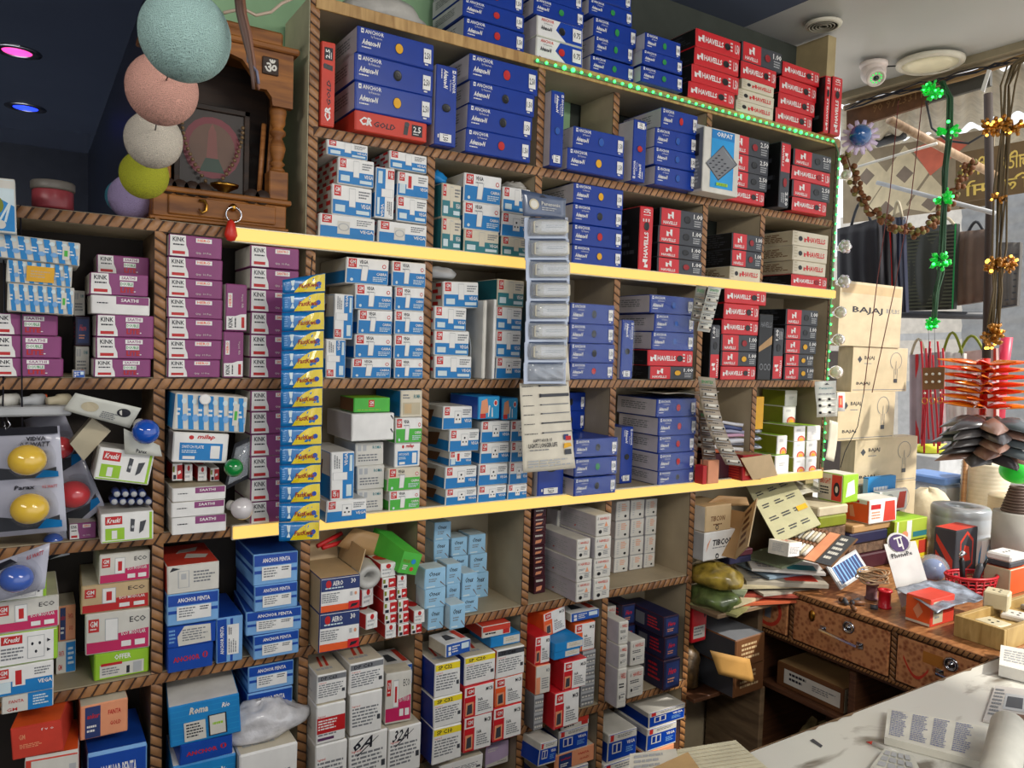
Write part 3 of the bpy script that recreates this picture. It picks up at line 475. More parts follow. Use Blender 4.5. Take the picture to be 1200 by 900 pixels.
DT('DB', 'black-red hexagon print box', 'dgrey', 'dgrey', 'crred', [('p', [(.2, .2), (.5, .05), (.8, .2), (.8, .75), (.5, .95), (.2, .75)], 'crred'), ('p', [(.25, .24), (.5, .12), (.75, .24), (.75, .7), (.5, .88), (.25, .7)], 'dgrey'), ('p', [(.3, .3), (.7, .3), (.6, .6), (.4, .65)], 'crred')], [('p', [(.1, .7), (.9, .1), (.9, .35), (.1, .85)], 'crred'), ('p', [(.1, .3), (.6, .05), (.9, .0), (.1, .5)], 'crred')])
DT('DW', 'white box, blue swirl', 'white', 'white', 'white', [('p', [(.1, .1), (.5, .2), (.6, .9), (.4, .6)], 'skyb'), ('r', .65, .2, .8, .8, 'rio'), ('c', .7, .7, .1, 'white')], [('p', [(.3, .0), (.6, .0), (.9, .9), (.5, .6)], 'vblue2')])
DT('DU', 'orange box with silver label', 'crred', 'orange', 'crred', [('r', .1, .1, .5, .9, 'beige'), ('l', .15, .2, .45, .7, 3, 'grey')], [('p', [(.3, .5), (.5, .8), (.7, .5), (.5, .2)], 'peach'), ('r', 0, 0, 1, .12, 'cream')])
DT('DC', 'cyan box', 'rio', 'skyb', 'rio', [('l', .2, .3, .8, .7, 2, 'white')], [])
T('BW', 'carton', 'old carton with handwritten mark', 'worn brown cartons', .1, .05, .2, 'beige', dict(left='brown', top='card', edge='brown'), [('l', .1, .2, .9, .8, 3, 'ink')], left=[('r', .12, .2, .95, .8, 'offw'), ('l', .2, .3, .5, .7, 2, 'ink'), ('l', .55, .35, .9, .6, 3, 'grey')])
T('BG', 'carton', 'long grey-sided carton', 'worn brown cartons', .08, .05, .2, 'brown', dict(left='dgrey', top='grey', edge='brown'), [('r', .1, .1, .9, .9, 'brown'), ('l', .2, .2, .8, .8, 4, 'kraft')])
# ---------------------------------------------------------------- room shell
wood = woodmat('shelf_board', (96, 76, 56), (136, 112, 84), (1, 1, 6), .55)
trimw = woodmat('rope_trim_wood', (118, 78, 46), (168, 120, 74), (3, 3, 3), .45)
trimd = mat('trim_groove', (62, 38, 22), .7)
pale = mat('pale_laminate', (176, 160, 132), .6, scale=6, noise=.14)
desk_w = woodmat('desk_mica', (110, 66, 36), (176, 118, 72), (5, 5, 5), .4)
floor_m = mat('floor_tile', (74, 70, 66), .5, scale=3)
navy_c = mat('navy_gloss_ceiling', (84, 92, 112), .25, noise=.06, scale=2, coat=.0)
grey_c = mat('grey_gloss_ceiling', (186, 186, 182), .3, noise=.05, scale=2)
greenw = mat('green_wall', (146, 182, 140), .8, scale=5, noise=.12, bump=.2)
darkw = mat('dark_wall', (62, 68, 84), .4)
ZC = 1.0; ZF = -EYE / K; YB = 1.665
def uB(mb, x0, x1, y0, y1, z0, z1, c, ch=0):   # box in layout units (absolute)
    a = W((x0, y0, z0)); b = W((x1, y1, z1)); return mb.box(a.x, b.x, a.y, b.y, a.z, b.z, c, ch * K)
def S_(name, x0, x1, y0, y1, z0, z1, c): return struct(uB(MB(), x0, x1, y0, y1, z0, z1, c).obj(name))
S_('floor', -1.3, 2.75, -2.2, 3.2, ZF - .05, ZF, floor_m)
cl = MB(); uB(cl, -1.3, 1.87, -2.2, 5.0, ZC, ZC + .06, navy_c); struct(cl.obj('ceiling'))
S_('ceiling', 1.87, 2.66, -2.2, 2.2, ZC + .012, ZC + .07, grey_c)
S_('trim_1', 2.66, 2.73, -2.2, 1.92, ZC - .012, ZC + .07, mat('beam_paint', (150, 138, 112), .6))
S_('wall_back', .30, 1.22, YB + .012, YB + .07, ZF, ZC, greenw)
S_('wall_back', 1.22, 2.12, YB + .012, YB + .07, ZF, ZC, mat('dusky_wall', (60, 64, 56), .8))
S_('wall_left', -1.36, -1.3, -2.2, 5.0, ZF, ZC, darkw)
S_('wall_far', -1.3, .36, 5.0, 5.06, ZF, ZC, darkw)
S_('wall_recess', .30, .36, YB + .07, 5.0, ZF, ZC, darkw)
S_('wall_corner', 2.12, 2.16, 1.56, YB + .07, ZF, ZC, mat('corner_paint', (170, 152, 112), .7))
# ---------------------------------------------------------------- shelving
DIV = [(.203, -1.25, .2), (.474, -1.25, .66), (.73, -1.25, .19), (.73, .19, .41), (1.007, -1.25, .66), (1.255, -1.25, .19), (1.255, .41, .65), (1.553, -1.25, .66), (1.785, -.37, -.09), (1.785, .19, .41), (2.113, -.365, .66)]
SHF = [(-1.1, .474, .19), (-1.1, .474, -.09), (-1.1, .474, -.371), (-1.1, .474, -.63), (-1.1, .474, -.925), (.474, 2.113, .65), (.474, 2.113, .403), (.474, 2.113, .188), (.474, 2.113, -.09), (.474, 2.113, -.371), (.474, 1.553, -.63), (.474, 1.553, -.925), (-1.1, 1.553, -1.2)]
LEVEL = dict(top=.663, B=.416, led=.2, mid=-.077, led2=-.358, s5=-.617, s6=-.912, s7=-1.187)
sh = empty('wall_shelving', W((1.0, 1.5, ZF)))
tag(sh, 'built-in brown shelving covering the wall, rope-carved edges on every board', 'shelving')
def kid(mb, name, par, loc=None):
    o = mb.obj(name); o.parent = par; o.matrix_parent_inverse = Matrix.Translation(par.location).inverted(); return o
def rope(mb, a, b, hgt, nrm=(0, -1, 0), th=.0038):
    """rope carving: a half-round bar with slanting ridges from a to b (metres)"""
    a = Vector(a); b = Vector(b); t = (b - a).normalized(); n = Vector(nrm); w = n.cross(t); L = (b - a).length; st = hgt * 1.0; k = int(L / st)
    q = [a + w * hgt / 2, a - w * hgt / 2, b - w * hgt / 2, b + w * hgt / 2]
    i0 = [p for p in q] + [p + n * .0015 for p in q]
    mb.add(i0, [(4, 7, 6, 5), (0, 4, 5, 1), (1, 5, 6, 2), (2, 6, 7, 3), (3, 7, 4, 0), (0, 1, 2, 3)], trimd)
    for i in range(k):
        s = a + t * (i * L / k); e1 = L / k * .84; sl = st * .55
        def pt(u, v): # u along, v across -1..1
            return s + t * (u + v * sl * .5 + sl * .5) + w * v * hgt * .48
        rows = []
        for v in (-1, -.5, 0, .5, 1):
            hh = th * (1 - v * v * .5)
            rows.append([pt(0, v) + n * .0012, pt(e1 * .14, v) + n * hh, pt(e1 * .86, v) + n * hh, pt(e1, v) + n * .0012])
        vs = [p for r in rows for p in r]
        mb.add(vs, [(r * 4 + c, r * 4 + c + 1, r * 4 + c + 5, r * 4 + c + 4) for r in range(4) for c in range(3)], trimw, True)
TH = .011
for (x, z0, z1) in DIV:
    mb = MB(); yb = YB
    yf = 1.5 if not (abs(x - 1.255) < .01 and z0 > .3) else 1.53
    uB(mb, x - .009, x + .009, yf, yb, z0 - (.0 if z0 > -1.2 else .03), z1, pale if x > .4 else wood); kid(mb, 'divider', sh)
    rb = MB(); rope(rb, W((x, yf, z0)), W((x, yf, z1)), .024); kid(rb, 'rope_trim', sh)
for (x0, x1, z) in SHF:
    mb = MB(); uB(mb, x0, x1, 1.5, YB, z - .009, z + .012, pale); kid(mb, 'shelf', sh)
    if abs(z - .188) < .004 and x0 > .4 or (abs(z + .371) < .004 and x0 > .4): continue
    rb = MB()
    if z > .6: uB(rb, x0, x1, 1.494, 1.4995, z - .012, z + .0125, woodmat('tan_edge', (150, 112, 62), (196, 158, 100), (9, 1, 1)), .001)
    else: rope(rb, W((x0, 1.498, z + .001)), W((x1, 1.498, z + .001)), .024)
    kid(rb, 'edge_strip' if z > .6 else 'rope_trim', sh)
mb = MB(); uB(mb, -1.1, .474, YB, YB + .012, ZF + .02, .19, mat('dark_back', (54, 46, 40), .7)); uB(mb, .474, 2.12, YB, YB + .012, ZF + .02, .19, pale); kid(mb, 'back_panel', sh)
mb = MB(); uB(mb, .463, .466, 1.5, YB, .2, .66, mat('side_cream', (196, 188, 156), .6)); kid(mb, 'side_panel', sh)
# LED battens
glow = mat('led_diffuser', (110, 96, 56), .4, noise=0, emit=(255, 206, 104), es=1.05)
for (x0, x1, z, nm) in ((.322, 2.118, .188, 'long warm glowing LED strip under the switch boxes, upper of two'), (.329, 2.1, -.371, 'long warm glowing LED strip on the lower shelf edge, lower of two')):
    e = empty('led_strip', W(((x0 + x1) / 2, 1.49, z))); tag(e, nm, 'light strip', 'warm LED strips on the shelf edges')
    mb = MB(); uB(mb, x0, x1, 1.488, 1.4985, z - .014, z + .015, mat('led_channel', (200, 196, 180), .4, metal=.3), .001); kid(mb, 'channel', e)
    mb = MB(); uB(mb, x0 + .002, x1 - .002, 1.482, 1.4878, z - .011, z + .012, glow, .002); kid(mb, 'diffuser', e)
    if z > 0:
        mb = MB(); a = W((.318, 1.478, .185)); mb.lathe([(.002, .035), (.008, .03), (.012, .015), (.015, 0), (.009, -.012), (.002, -.014)], mat('red_tape', (200, 40, 24), .4), n=7, ctr=a, sx=1.0, sy=.6); kid(mb, 'red_tape_end', e)
# green LED rope light
ge = empty('string_light', W((1.0, 1.49, .66))); tag(ge, 'green LED rope light along the top board and down the right post', 'string light')
mb = MB(); pts = [W((.98, 1.492, .648)), W((2.085, 1.492, .648)), W((2.103, 1.491, .62)), W((2.104, 1.49, -.35))]
mb.tube(pts, .0045, mat('clear_tube', (120, 150, 110), .2, noise=0), n=6); kid(mb, 'tube', ge)
gl = mat('green_led', (120, 255, 130), .4, noise=0, emit=(40, 255, 90), es=5.0)
dot = MB(); dot.ball((0, 0, 0), .0042, gl, n=6); dme = dot.mesh('led')
def led(p, s=1.):
    o = bpy.data.objects.new('led', dme); C.objects.link(o); o.parent = ge; o.matrix_parent_inverse = Matrix.Translation(ge.location).inverted(); o.location = p; o.scale = (s,) * 3
for i in range(44): led(W((.985 + i * .0252, 1.487, .649)), 1.5 if i in (3, 4, 11, 12, 27, 28, 36, 37) else 1)
for i in range(34): led(W((2.104, 1.4865, .6 - i * .028)), 1)
# ---------------------------------------------------------------- every carton on the shelves, read off per shelf
ZN = dict(Z15=(260, 0, 4.5), Z16=(500, 0, 4.5), Z17=(740, 0, 4.5), Z21=(360, 130, 4.444), Z22=(600, 130, 4.444), Z23=(780, 130, 4.444), Z24=(320, 280, 4), Z25=(600, 300, 3), Z26=(800, 320, 3.46), Z27=(320, 440, 4),
          Z12=(0, 240, 4), Z13=(0, 440, 4), Z14=(0, 640, 3.46), Z31=(180, 620, 3.214), Z32=(350, 600, 4.8), Z33=(350, 730, 4.444), Z34=(580, 560, 4.8), Z35=(580, 690, 4.286), P=(0, 0, 1))
UP = ['', 'bottom of', 'second up in', 'third up in', 'fourth up in', 'fifth up in', 'sixth up in', 'seventh up in', 'eighth up in']
def S(zn, phrase, base, yb, rows, Yf=None, d=None):
    """rows bottom to top: (type, x left, x right, y top [, rz degrees[, tilt degrees]])"""
    ox, oy, s = ZN[zn]; g = lambda x, y: (ox + x / s, oy + y / s)
    if base in LEVEL:
        z = LEVEL[base]
        if Yf is None:
            if base in ('top', 'B', 's5', 's6', 's7'):
                p = PZ(*g((rows[0][1] + rows[0][2]) / 2, yb), z); Yf = min(1.545, max(1.43, p.y))
            else: Yf = 1.488
    else: Yf = Yf or 1.488; z = PY(*g((rows[0][1] + rows[0][2]) / 2, yb), Yf).z
    n = len(rows)
    for i, r in enumerate(rows):
        code, x0, x1, yt = r[:4]; rz = r[4] if len(r) > 4 else None; ry = r[5] if len(r) > 5 else 0
        yf = Yf + (random.uniform(-.004, .004) if i else 0)
        yc = yt + 8
        zt = PY(*g((x0 + x1) / 2, yt), yf).z
        yp = g(0, yt)[1] + 6
        A = PY(g(x0, 0)[0], yp, yf).x; B = PY(g(x1, 0)[0], yp, yf).x
        desc = TY[code]['desc']
        if n == 1: lab = desc + ' ' + phrase
        else:
            lab = desc + ', ' + ('top of' if i == n - 1 else UP[i + 1]) + ' ' + phrase
        dd = d or TY[code]['d'] / K
        BOXES.append([code, A, B, z, zt, yf, yf + dd, lab, math.radians(random.uniform(-.5, .5) if rz is None else rz), math.radians(ry)])
        z = zt
# --- boxes standing on the very top board
S('Z16', 'first blue stack on the top board', 'top', 243, [('A15r', 195, 520, 130), ('A15r', 190, 520, 30), ('A15r', 190, 515, -70), ('A15k', 195, 515, -165)])
S('Z16', 'second blue stack on the top board', 'top', 330, [('AWr', 575, 828, 222), ('AWk', 580, 828, 112), ('A10g', 565, 833, 20), ('A10g', 560, 828, -75)])
S('Z16', 'third blue stack on the top board', 'top', 410, [('A10g', 865, 1108, 312), ('A10g', 885, 1115, 217), ('A10g', 880, 1130, 122), ('A10g', 855, 1090, 25), ('A10b', 850, 1085, -65)])
S('Z17', 'blue stack beside the top red boxes', 'top', 455, [('A10g', 38, 275, 372), ('A10g', 45, 272, 285), ('A10g', 42, 265, 192)])
S('Z17', 'leftmost red stack on the top board', 'top', 541, [('HRk', 300, 548, 457), ('HRk', 318, 572, 370), ('HRk', 332, 572, 278), ('HRk', 340, 580, 183)])
S('Z17', 'middle mixed stack on the top board', 'top', 611, [('HWk', 552, 752, 548), ('HWk', 562, 756, 490), ('HWk', 582, 756, 435), ('HRk', 578, 768, 345), ('G1r', 582, 800, 248)])
S('Z17', 'right red stack on the top board', 'top', 672, [('HRk', 762, 962, 590), ('HRk', 775, 985, 512), ('HRk', 782, 990, 430), ('HRk', 796, 1002, 352)])
S('Z17', 'left of the two at the board end', 'top', 700, [('HVk', 995, 1054, 392)])
S('Z17', 'last one at the top board end', 'top', 715, [('HVk', 1062, 1115, 405)])
# --- row B, under the top board
S('Z15', 'against the tall left post', 'B', 645, [('CV', 500, 602, 215)], Yf=1.49)
S('Z15', 'the stack beside the upright orange-red box', 'B', 717, [('CR', 700, 1085, 612), ('A25y', 700, 1115, 465), ('A25k', 697, 1120, 322), ('A25y', 712, 1125, 182)])
S('Z16', 'between two blue stacks under the top board', 'B', 770, [('AVk', 50, 165, 345)])
S('Z16', 'the blue stack left of the middle post', 'B', 828, [('A15r', 205, 553, 705), ('A15k', 215, 562, 580), ('A15k', 225, 575, 458), ('A25r', 222, 592, 322)])
S('Z16', 'just right of the middle post', 'B', 878, [('AVb', 640, 730, 475)])
S('Z22', 'the low pair right of the middle post', 'B', 330, [('A15y', 290, 588, 215), ('A15b', 318, 608, 105)])
S('Z22', 'left of the calculator box', 'B', 370, [('AUr', 622, 706, 45)])
S('Z22', 'the blue stack behind the calculator box', 'B', 400, [('A15b', 745, 963, 300), ('A15b', 742, 962, 205), ('A15b', 745, 965, 105), ('A15r', 778, 970, 0)])
S('Z23', 'the stack right of the calculator box', 'B', 478, [('HRk', 320, 518, 405), ('G2k', 335, 535, 322), ('G2k', 335, 540, 232), ('G2r', 335, 545, 135)])
S('Z23', 'beside the last stack under the top board', 'B', 505, [('GW', 603, 655, 160)])
S('Z23', 'the last stack under the top board', 'B', 533, [('HRk', 660, 842, 460), ('G2k', 660, 862, 375), ('HRr', 658, 862, 302), ('G2k', 668, 868, 215)])
# --- row C, on the upper LED board
S('Z21', 'the left stack over the upper LED', 'led', 676, [('V2', 60, 355, 545), ('V1', 128, 342, 390), ('V1', 160, 352, 250), ('V1', 103, 322, 98)])
S('Z21', 'under the upright switch box', 'led', 705, [('V2', 368, 640, 582)])
S('Z21', 'third column over the upper LED', None, 582, [('V1', 466, 642, 452), ('V3', 470, 645, 325), ('V1', 428, 628, 208)])
S('Z21', 'wedged between two top left stacks', None, 560, [('VV', 356, 460, 285)])
S('Z21', 'the narrow stained pile over the LED', 'led', 735, [('VY', 700, 805, 557), ('VY', 702, 805, 378)])
S('Z21', 'the stack left of the silver blister strip', 'led', 748, [('VY', 815, 1003, 622), ('VB', 812, 1008, 480), ('VB', 815, 1017, 332)])
S('Z21', 'the stack behind the silver blister strip', 'led', 765, [('VY', 1012, 1165, 658), ('V4', 1012, 1165, 535), ('V1', 1017, 1165, 400)])
S('Z22', 'the stack right of the silver blister strip', 'led', 812, [('A15y', 312, 576, 709), ('A15r', 315, 577, 600), ('A15k', 316, 578, 498), ('A15y', 322, 583, 392)])
S('Z22', 'left of the grey-red stack over the LED', 'led', 838, [('HVk', 668, 738, 495)])
S('Z22', 'the grey-red stack over the LED middle', 'led', 857, [('G1r', 758, 994, 772), ('G1k', 760, 990, 698), ('G1k', 762, 996, 608), ('G1k', 772, 1000, 515)])
S('Z23', 'the mixed stack over the LED', 'led', 885, [('HWk', 335, 540, 818), ('G1r', 342, 546, 732), ('G1r', 347, 540, 645)])
S('Z23', 'the last stack over the LED', 'led', 905, [('HRr', 655, 845, 857), ('HWk', 664, 838, 786), ('HWk', 664, 845, 710), ('HWk', 664, 851, 634)])
# --- row D, on the board below the upper LED
S('Z12', 'the far left stack behind the black wires', 'mid', 822, [('KS', -60, 298, 717), ('KS', -60, 290, 612), ('KS', -60, 272, 510)])
S('Z12', 'the purple stack in the far left bay', 'mid', 822, [('KS', 430, 708, 722), ('KS', 446, 722, 620), ('KS', 450, 731, 516), ('KT', 410, 706, 425), ('KS', 412, 697, 320)])
S('Z12', 'behind the purple stack in shadow', None, 330, [('KS', 450, 700, 238)], Yf=1.56, d=.09)
S('Z12', 'the tall purple stack beside the post', 'mid', 825, [('KH', 780, 1035, 725), ('KH', 778, 1045, 632), ('KH', 785, 1046, 532), ('KH', 782, 1046, 438), ('KH', 782, 1046, 348), ('KH', 784, 1046, 250), ('KH', 783, 1044, 145)])
S('Z12', 'the upright pair beside the tall purple stack', 'mid', 822, [('KV', 1041, 1146, 592), ('KV', 1057, 1160, 370)])
S('Z12', 'the purple stack behind the sachet strip', 'mid', 822, [('KN', 1170, 1405, 716), ('KN', 1170, 1405, 610), ('KN', 1172, 1405, 506), ('KN', 1170, 1405, 402), ('KN', 1172, 1405, 300), ('KN', 1172, 1405, 197)])
S('Z24', 'the upright pair beside the sachet strip', 'mid', 670, [('VU', 247, 345, 470), ('VU', 287, 395, 258)])
S('Z24', 'the left tall stack under the upper LED', 'mid', 672, [('VB', 367, 556, 560), ('VB', 370, 560, 447), ('VB', 396, 562, 333), ('VB', 376, 562, 213), ('VB', 340, 545, 90)])
S('Z24', 'the second tall stack under the upper LED', 'mid', 672, [('VB', 567, 748, 563), ('VB', 567, 752, 450), ('VB', 568, 755, 338), ('VB', 570, 757, 228), ('VB', 556, 751, 108)])
S('Z24', 'the third stack, left of the white plates', 'mid', 665, [('V1', 757, 935, 547), ('V1', 757, 922, 430), ('V1', 757, 910, 318), ('V1', 798, 970, 200, 2, -2)])
S('Z24', 'the stack right of the white plates', 'mid', 665, [('V4', 1045, 1165, 556), ('V1', 1045, 1165, 430), ('V1', 1045, 1170, 318), ('VY', 1052, 1180, 190)])
S('Z25', 'the crinkled blue stack under the upper LED', 'mid', 438, [('A15r', 204, 372, 375), ('A15k', 203, 372, 308), ('A15k', 202, 370, 240), ('A15k', 204, 366, 168)])
S('Z25', 'on the board beside the crinkled blue stack', 'mid', 428, [('AVk', 377, 431, 224)])
S('Z25', 'the mixed stack left of the hanging strips', 'mid', 443, [('G1y', 480, 641, 387), ('HRk', 478, 638, 331), ('A15b', 492, 640, 268), ('A15b', 501, 642, 205), ('A15b', 486, 640, 140)])
S('Z26', 'under the upper hanging strips', 'mid', 435, [('GV', 116, 154, 210)])
S('Z26', 'the tall red stack under the upper LED', 'mid', 438, [('HRk', 155, 298, 378), ('G1y', 156, 302, 318), ('G1r', 158, 305, 250), ('HRk', 160, 310, 190), ('HRk', 168, 312, 125), ('HRk', 172, 342, 65)])
S('Z26', 'between two red stacks below the LED', 'mid', 430, [('GV', 371, 411, 222)])
S('Z26', 'the rightmost red-grey stack below the LED', 'mid', 437, [('G1y', 412, 533, 380), ('G1y', 414, 532, 328), ('G1y', 414, 545, 270), ('G1k', 418, 546, 212), ('G1k', 420, 552, 148)])
# --- row E, on the lower LED board
S('P', 'the purple stack low behind the sachet strip', 'led2', 612, [('KN', 293, 352, 586), ('KN', 293, 352, 560), ('KN', 293, 352, 534), ('KN', 293, 352, 508), ('KN', 293, 352, 482), ('KN', 293, 352, 457)])
S('Z27', 'the front pair right of the sachet strip', 'led2', 705, [('V4', 248, 443, 582), ('VU', 270, 386, 357)], Yf=1.44)
S('Z27', 'the greyish stack beside the sachet strip', 'led2', 650, [('OG', 390, 522, 532), ('OG', 392, 524, 422), ('OG', 385, 521, 312)], Yf=1.5)
S('Z27', 'lying on the greyish stack', None, 305, [('WG', 368, 570, 176)], Yf=1.47)
S('Z27', 'on top of the plain white carton', None, 172, [('GT', 376, 551, 103)], Yf=1.48, d=.08)
S('Z27', 'the green-fronted stack over the lower LED', 'led2', 645, [('VH', 545, 738, 535), ('VO', 533, 738, 430), ('MI', 567, 755, 313), ('VH', 573, 755, 197), ('RD', 598, 755, 68)])
S('Z27', 'the first low stack of socket boxes', 'led2', 628, [('V4', 808, 956, 527), ('V4', 806, 956, 425), ('V3', 826, 932, 355), ('V4', 826, 968, 252), ('V4', 796, 945, 143)])
S('Z27', 'the second low stack of socket boxes', 'led2', 612, [('V4', 959, 1095, 515), ('V4', 962, 1104, 413), ('V4', 972, 1112, 312), ('V4', 975, 1114, 212)])
S('Z27', 'tipped over the socket boxes', None, 205, [('PX', 950, 1068, 97, 4)], Yf=1.47)
S('Z27', 'beside the poster top', None, 207, [('PX', 1072, 1150, 104)], Yf=1.49)
S('Z27', 'the socket stack behind the white poster', 'led2', 600, [('V4', 1100, 1232, 508), ('V4', 1106, 1225, 405), ('V4', 1112, 1225, 310), ('V4', 1114, 1225, 212)])
S('Z25', 'under the white poster', 'led2', 845, [('AVk', 94, 188, 640)])
S('Z25', 'the blue stack right of the white poster', 'led2', 838, [('A15k', 218, 384, 775), ('A15g', 219, 386, 708), ('A15k', 218, 387, 640)], Yf=1.46)
S('Z25', 'the hidden back pile right of the poster', 'led2', 800, [('A15k', 150, 265, 735), ('A15k', 150, 265, 672), ('A15k', 150, 267, 610), ('A15k', 150, 268, 545), ('A15k', 150, 270, 480)], Yf=1.6, d=.06)
S('Z25', 'behind the tall blue stack over lower LED', 'led2', 800, [('AVk', 385, 428, 600)], Yf=1.55, d=.09)
S('Z25', 'the tall blue stack over the lower LED', 'led2', 812, [('A15k', 513, 657, 752), ('A15r', 514, 657, 690), ('A15r', 514, 658, 628), ('A15r', 514, 658, 565), ('A15r', 508, 656, 500)], d=.16)
# --- row F, first shelf below the lower LED
S('Z14', 'the near stack at the left edge', 's5', 690, [('FW', 2, 220, 592), ('V3', -20, 222, 480), ('KR', -22, 236, 345), ('EC', -22, 240, 212), ('KR', -22, 190, 140)], Yf=1.44)
S('Z14', 'the pink stack beside the brown post', 's5', 528, [('OF', 378, 620, 420), ('EB', 342, 626, 262, -3), ('ER', 326, 615, 147, -2), ('EC', 400, 622, 25)])
S('Z14', 'the shadowy pile behind the edge stack', 's5', 500, [('FW', 225, 310, 385), ('FB', 235, 308, 240)], Yf=1.57, d=.08)
S('Z31', 'the stack right of the brown post', 's5', 530, [('PA', 51, 226, 438), ('PL', 51, 236, 357), ('PE', 50, 249, 237), ('OR', 50, 250, 130)])
S('Z31', 'wedged between two blue stacks', 's5', 500, [('PV', 236, 345, 325)])
S('Z31', 'the blue striped stack under the sachets', 's5', 480, [('PE', 375, 550, 390), ('PE', 344, 558, 302, -4), ('PE', 378, 545, 205), ('PE', 376, 546, 88)])
S('Z32', 'the pair with an open top', 's5', 742, [('AE', 80, 348, 560), ('AE', 82, 348, 365)], Yf=1.44)
S('Z32', 'loose beside the open navy box', None, 658, [('HF', 375, 450, 568, 12)], Yf=1.45)
S('Z32', 'leaning above the loose one', None, 528, [('HF', 352, 430, 425, 20)], Yf=1.47)
S('Z32', 'the left small pile beside the green carton', 's5', 695, [('HF', 486, 550, 630), ('HE', 484, 556, 570), ('HE', 478, 556, 500), ('HE', 478, 548, 432), ('HE', 470, 550, 366), ('HF', 462, 550, 285)], Yf=1.45)
S('Z32', 'the right small pile beside the green carton', 's5', 690, [('HE', 560, 622, 628), ('HE', 560, 622, 562), ('HE', 556, 620, 490), ('HE', 552, 612, 425), ('HF', 550, 610, 355)], Yf=1.45)
S('Z32', 'the end small pile by the divider', 's5', 680, [('HE', 632, 695, 625), ('HF', 648, 715, 552)], Yf=1.45)
S('Z32', 'the front left column beside the divider', 's5', 645, [('ON', 727, 832, 535), ('ON', 707, 832, 428), ('ON', 707, 832, 315)], Yf=1.455, d=.05)
S('Z32', 'alone on the shelf edge', 's5', 632, [('ON', 834, 940, 520)], Yf=1.435, d=.05)
S('Z32', 'the second front column', 's5', 600, [('ON', 836, 912, 515), ('ON', 832, 910, 405), ('ON', 830, 922, 290)], Yf=1.51, d=.05)
S('Z32', 'the third front column', 's5', 575, [('ON', 916, 1012, 478), ('ON', 916, 1008, 342)], Yf=1.51, d=.06)
S('Z32', 'the back column, leftmost', 's5', 440, [('ON', 760, 848, 360), ('ON', 760, 848, 262), ('ON', 760, 848, 160), ('ON', 762, 864, 55)], Yf=1.59, d=.06)
S('Z32', 'the back column, middle', 's5', 440, [('ON', 868, 960, 345), ('ON', 862, 958, 245), ('ON', 856, 952, 142)], Yf=1.59, d=.06)
S('Z32', 'the back column, right', 's5', 440, [('ON', 975, 1072, 338), ('ON', 962, 1062, 235), ('ON', 956, 1056, 125)], Yf=1.59, d=.06)
S('Z34', 'the maroon column behind the white boxes', 's5', 600, [('DM', 220, 286, 550), ('DM', 216, 284, 487), ('DM', 216, 284, 437), ('DM', 214, 284, 380), ('DM', 214, 288, 305), ('DM', 216, 290, 268), ('DM', 216, 290, 222), ('DM', 218, 292, 170)], Yf=1.55)
S('Z34', 'the left column of long white boxes', 's5', 695, [('HS', 458, 550, 580), ('HS', 460, 553, 460), ('HS', 462, 556, 342)])
S('Z34', 'the right column of long white boxes', 's5', 680, [('HS', 557, 649, 562), ('HS', 559, 654, 450), ('HS', 560, 656, 330), ('HS', 570, 656, 205)])
S('Z34', 'the first back column of white boxes', 's5', 620, [('HT', 345, 425, 500), ('HT', 345, 425, 390), ('HT', 343, 428, 285), ('HT', 342, 430, 180)], Yf=1.6, d=.05)
S('Z34', 'the second back column of white boxes', 's5', 550, [('HT', 670, 750, 448), ('HT', 674, 756, 344), ('HT', 678, 758, 240), ('HT', 682, 760, 130)], Yf=1.6, d=.05)
S('Z34', 'the third back column of white boxes', 's5', 530, [('HT', 758, 832, 432), ('HT', 762, 838, 330), ('HT', 764, 842, 228), ('HT', 764, 842, 122)], Yf=1.6, d=.05)
S('Z34', 'the last back column of white boxes', 's5', 520, [('HT', 838, 900, 422), ('HT', 842, 905, 320), ('HT', 846, 910, 215), ('HT', 848, 914, 118)], Yf=1.6, d=.05)
# --- row G, second shelf below
S('Z14', 'the orange pile in the bottom left corner', 's6', 960, [('OE', 95, 328, 835, -4), ('OS', 48, 262, 700, -10, -4)], Yf=1.44)
S('Z14', 'on the blue boxes in the left bay', None, 770, [('FB', 318, 520, 628)], Yf=1.47)
S('Z14', 'low in the left bay', 's6', 960, [('PE', 352, 600, 815)], Yf=1.46)
S('Z31', 'the crumpled pile right of the post', 's6', 930, [('RI', 70, 315, 870, -3), ('PA', 98, 300, 795), ('RI', 62, 330, 645, -6, -3)], Yf=1.45)
S('Z31', 'the pair behind the plastic bag', None, 780, [('PE', 352, 526, 605), ('PE', 356, 530, 505)], Yf=1.5)
S('Z31', 'under the plastic bag', 's6', 930, [('M8', 322, 542, 790)], Yf=1.43)
S('Z33', 'the first breaker stack beside the post', 's6', 800, [('M8', 66, 254, 620), ('M5', 66, 246, 420), ('M1', 66, 254, 262)], Yf=1.445)
S('Z33', 'the second breaker stack from the post', 's6', 770, [('M6', 262, 466, 568), ('M8', 268, 437, 357), ('M1', 264, 446, 198)], Yf=1.445)
S('Z33', 'standing under the upright pink box', 's6', 750, [('M7', 468, 638, 535)], Yf=1.445)
S('Z33', 'upright on the 32A carton', None, 520, [('EC', 455, 588, 255, -6)], Yf=1.455, d=.05)
S('Z33', 'in the shadow behind the upright pink box', None, 330, [('HB', 462, 602, 222)], Yf=1.5)
S('Z33', 'the yellow-striped stack, left column', 's6', 698, [('M3', 695, 852, 535), ('M2', 696, 856, 378), ('M2', 688, 844, 205)], Yf=1.44)
S('Z33', 'the middle stack beside the yellow-striped cartons', 's6', 640, [('MR', 860, 1008, 478), ('MR', 862, 1022, 320), ('M4', 864, 1024, 160)], Yf=1.45)
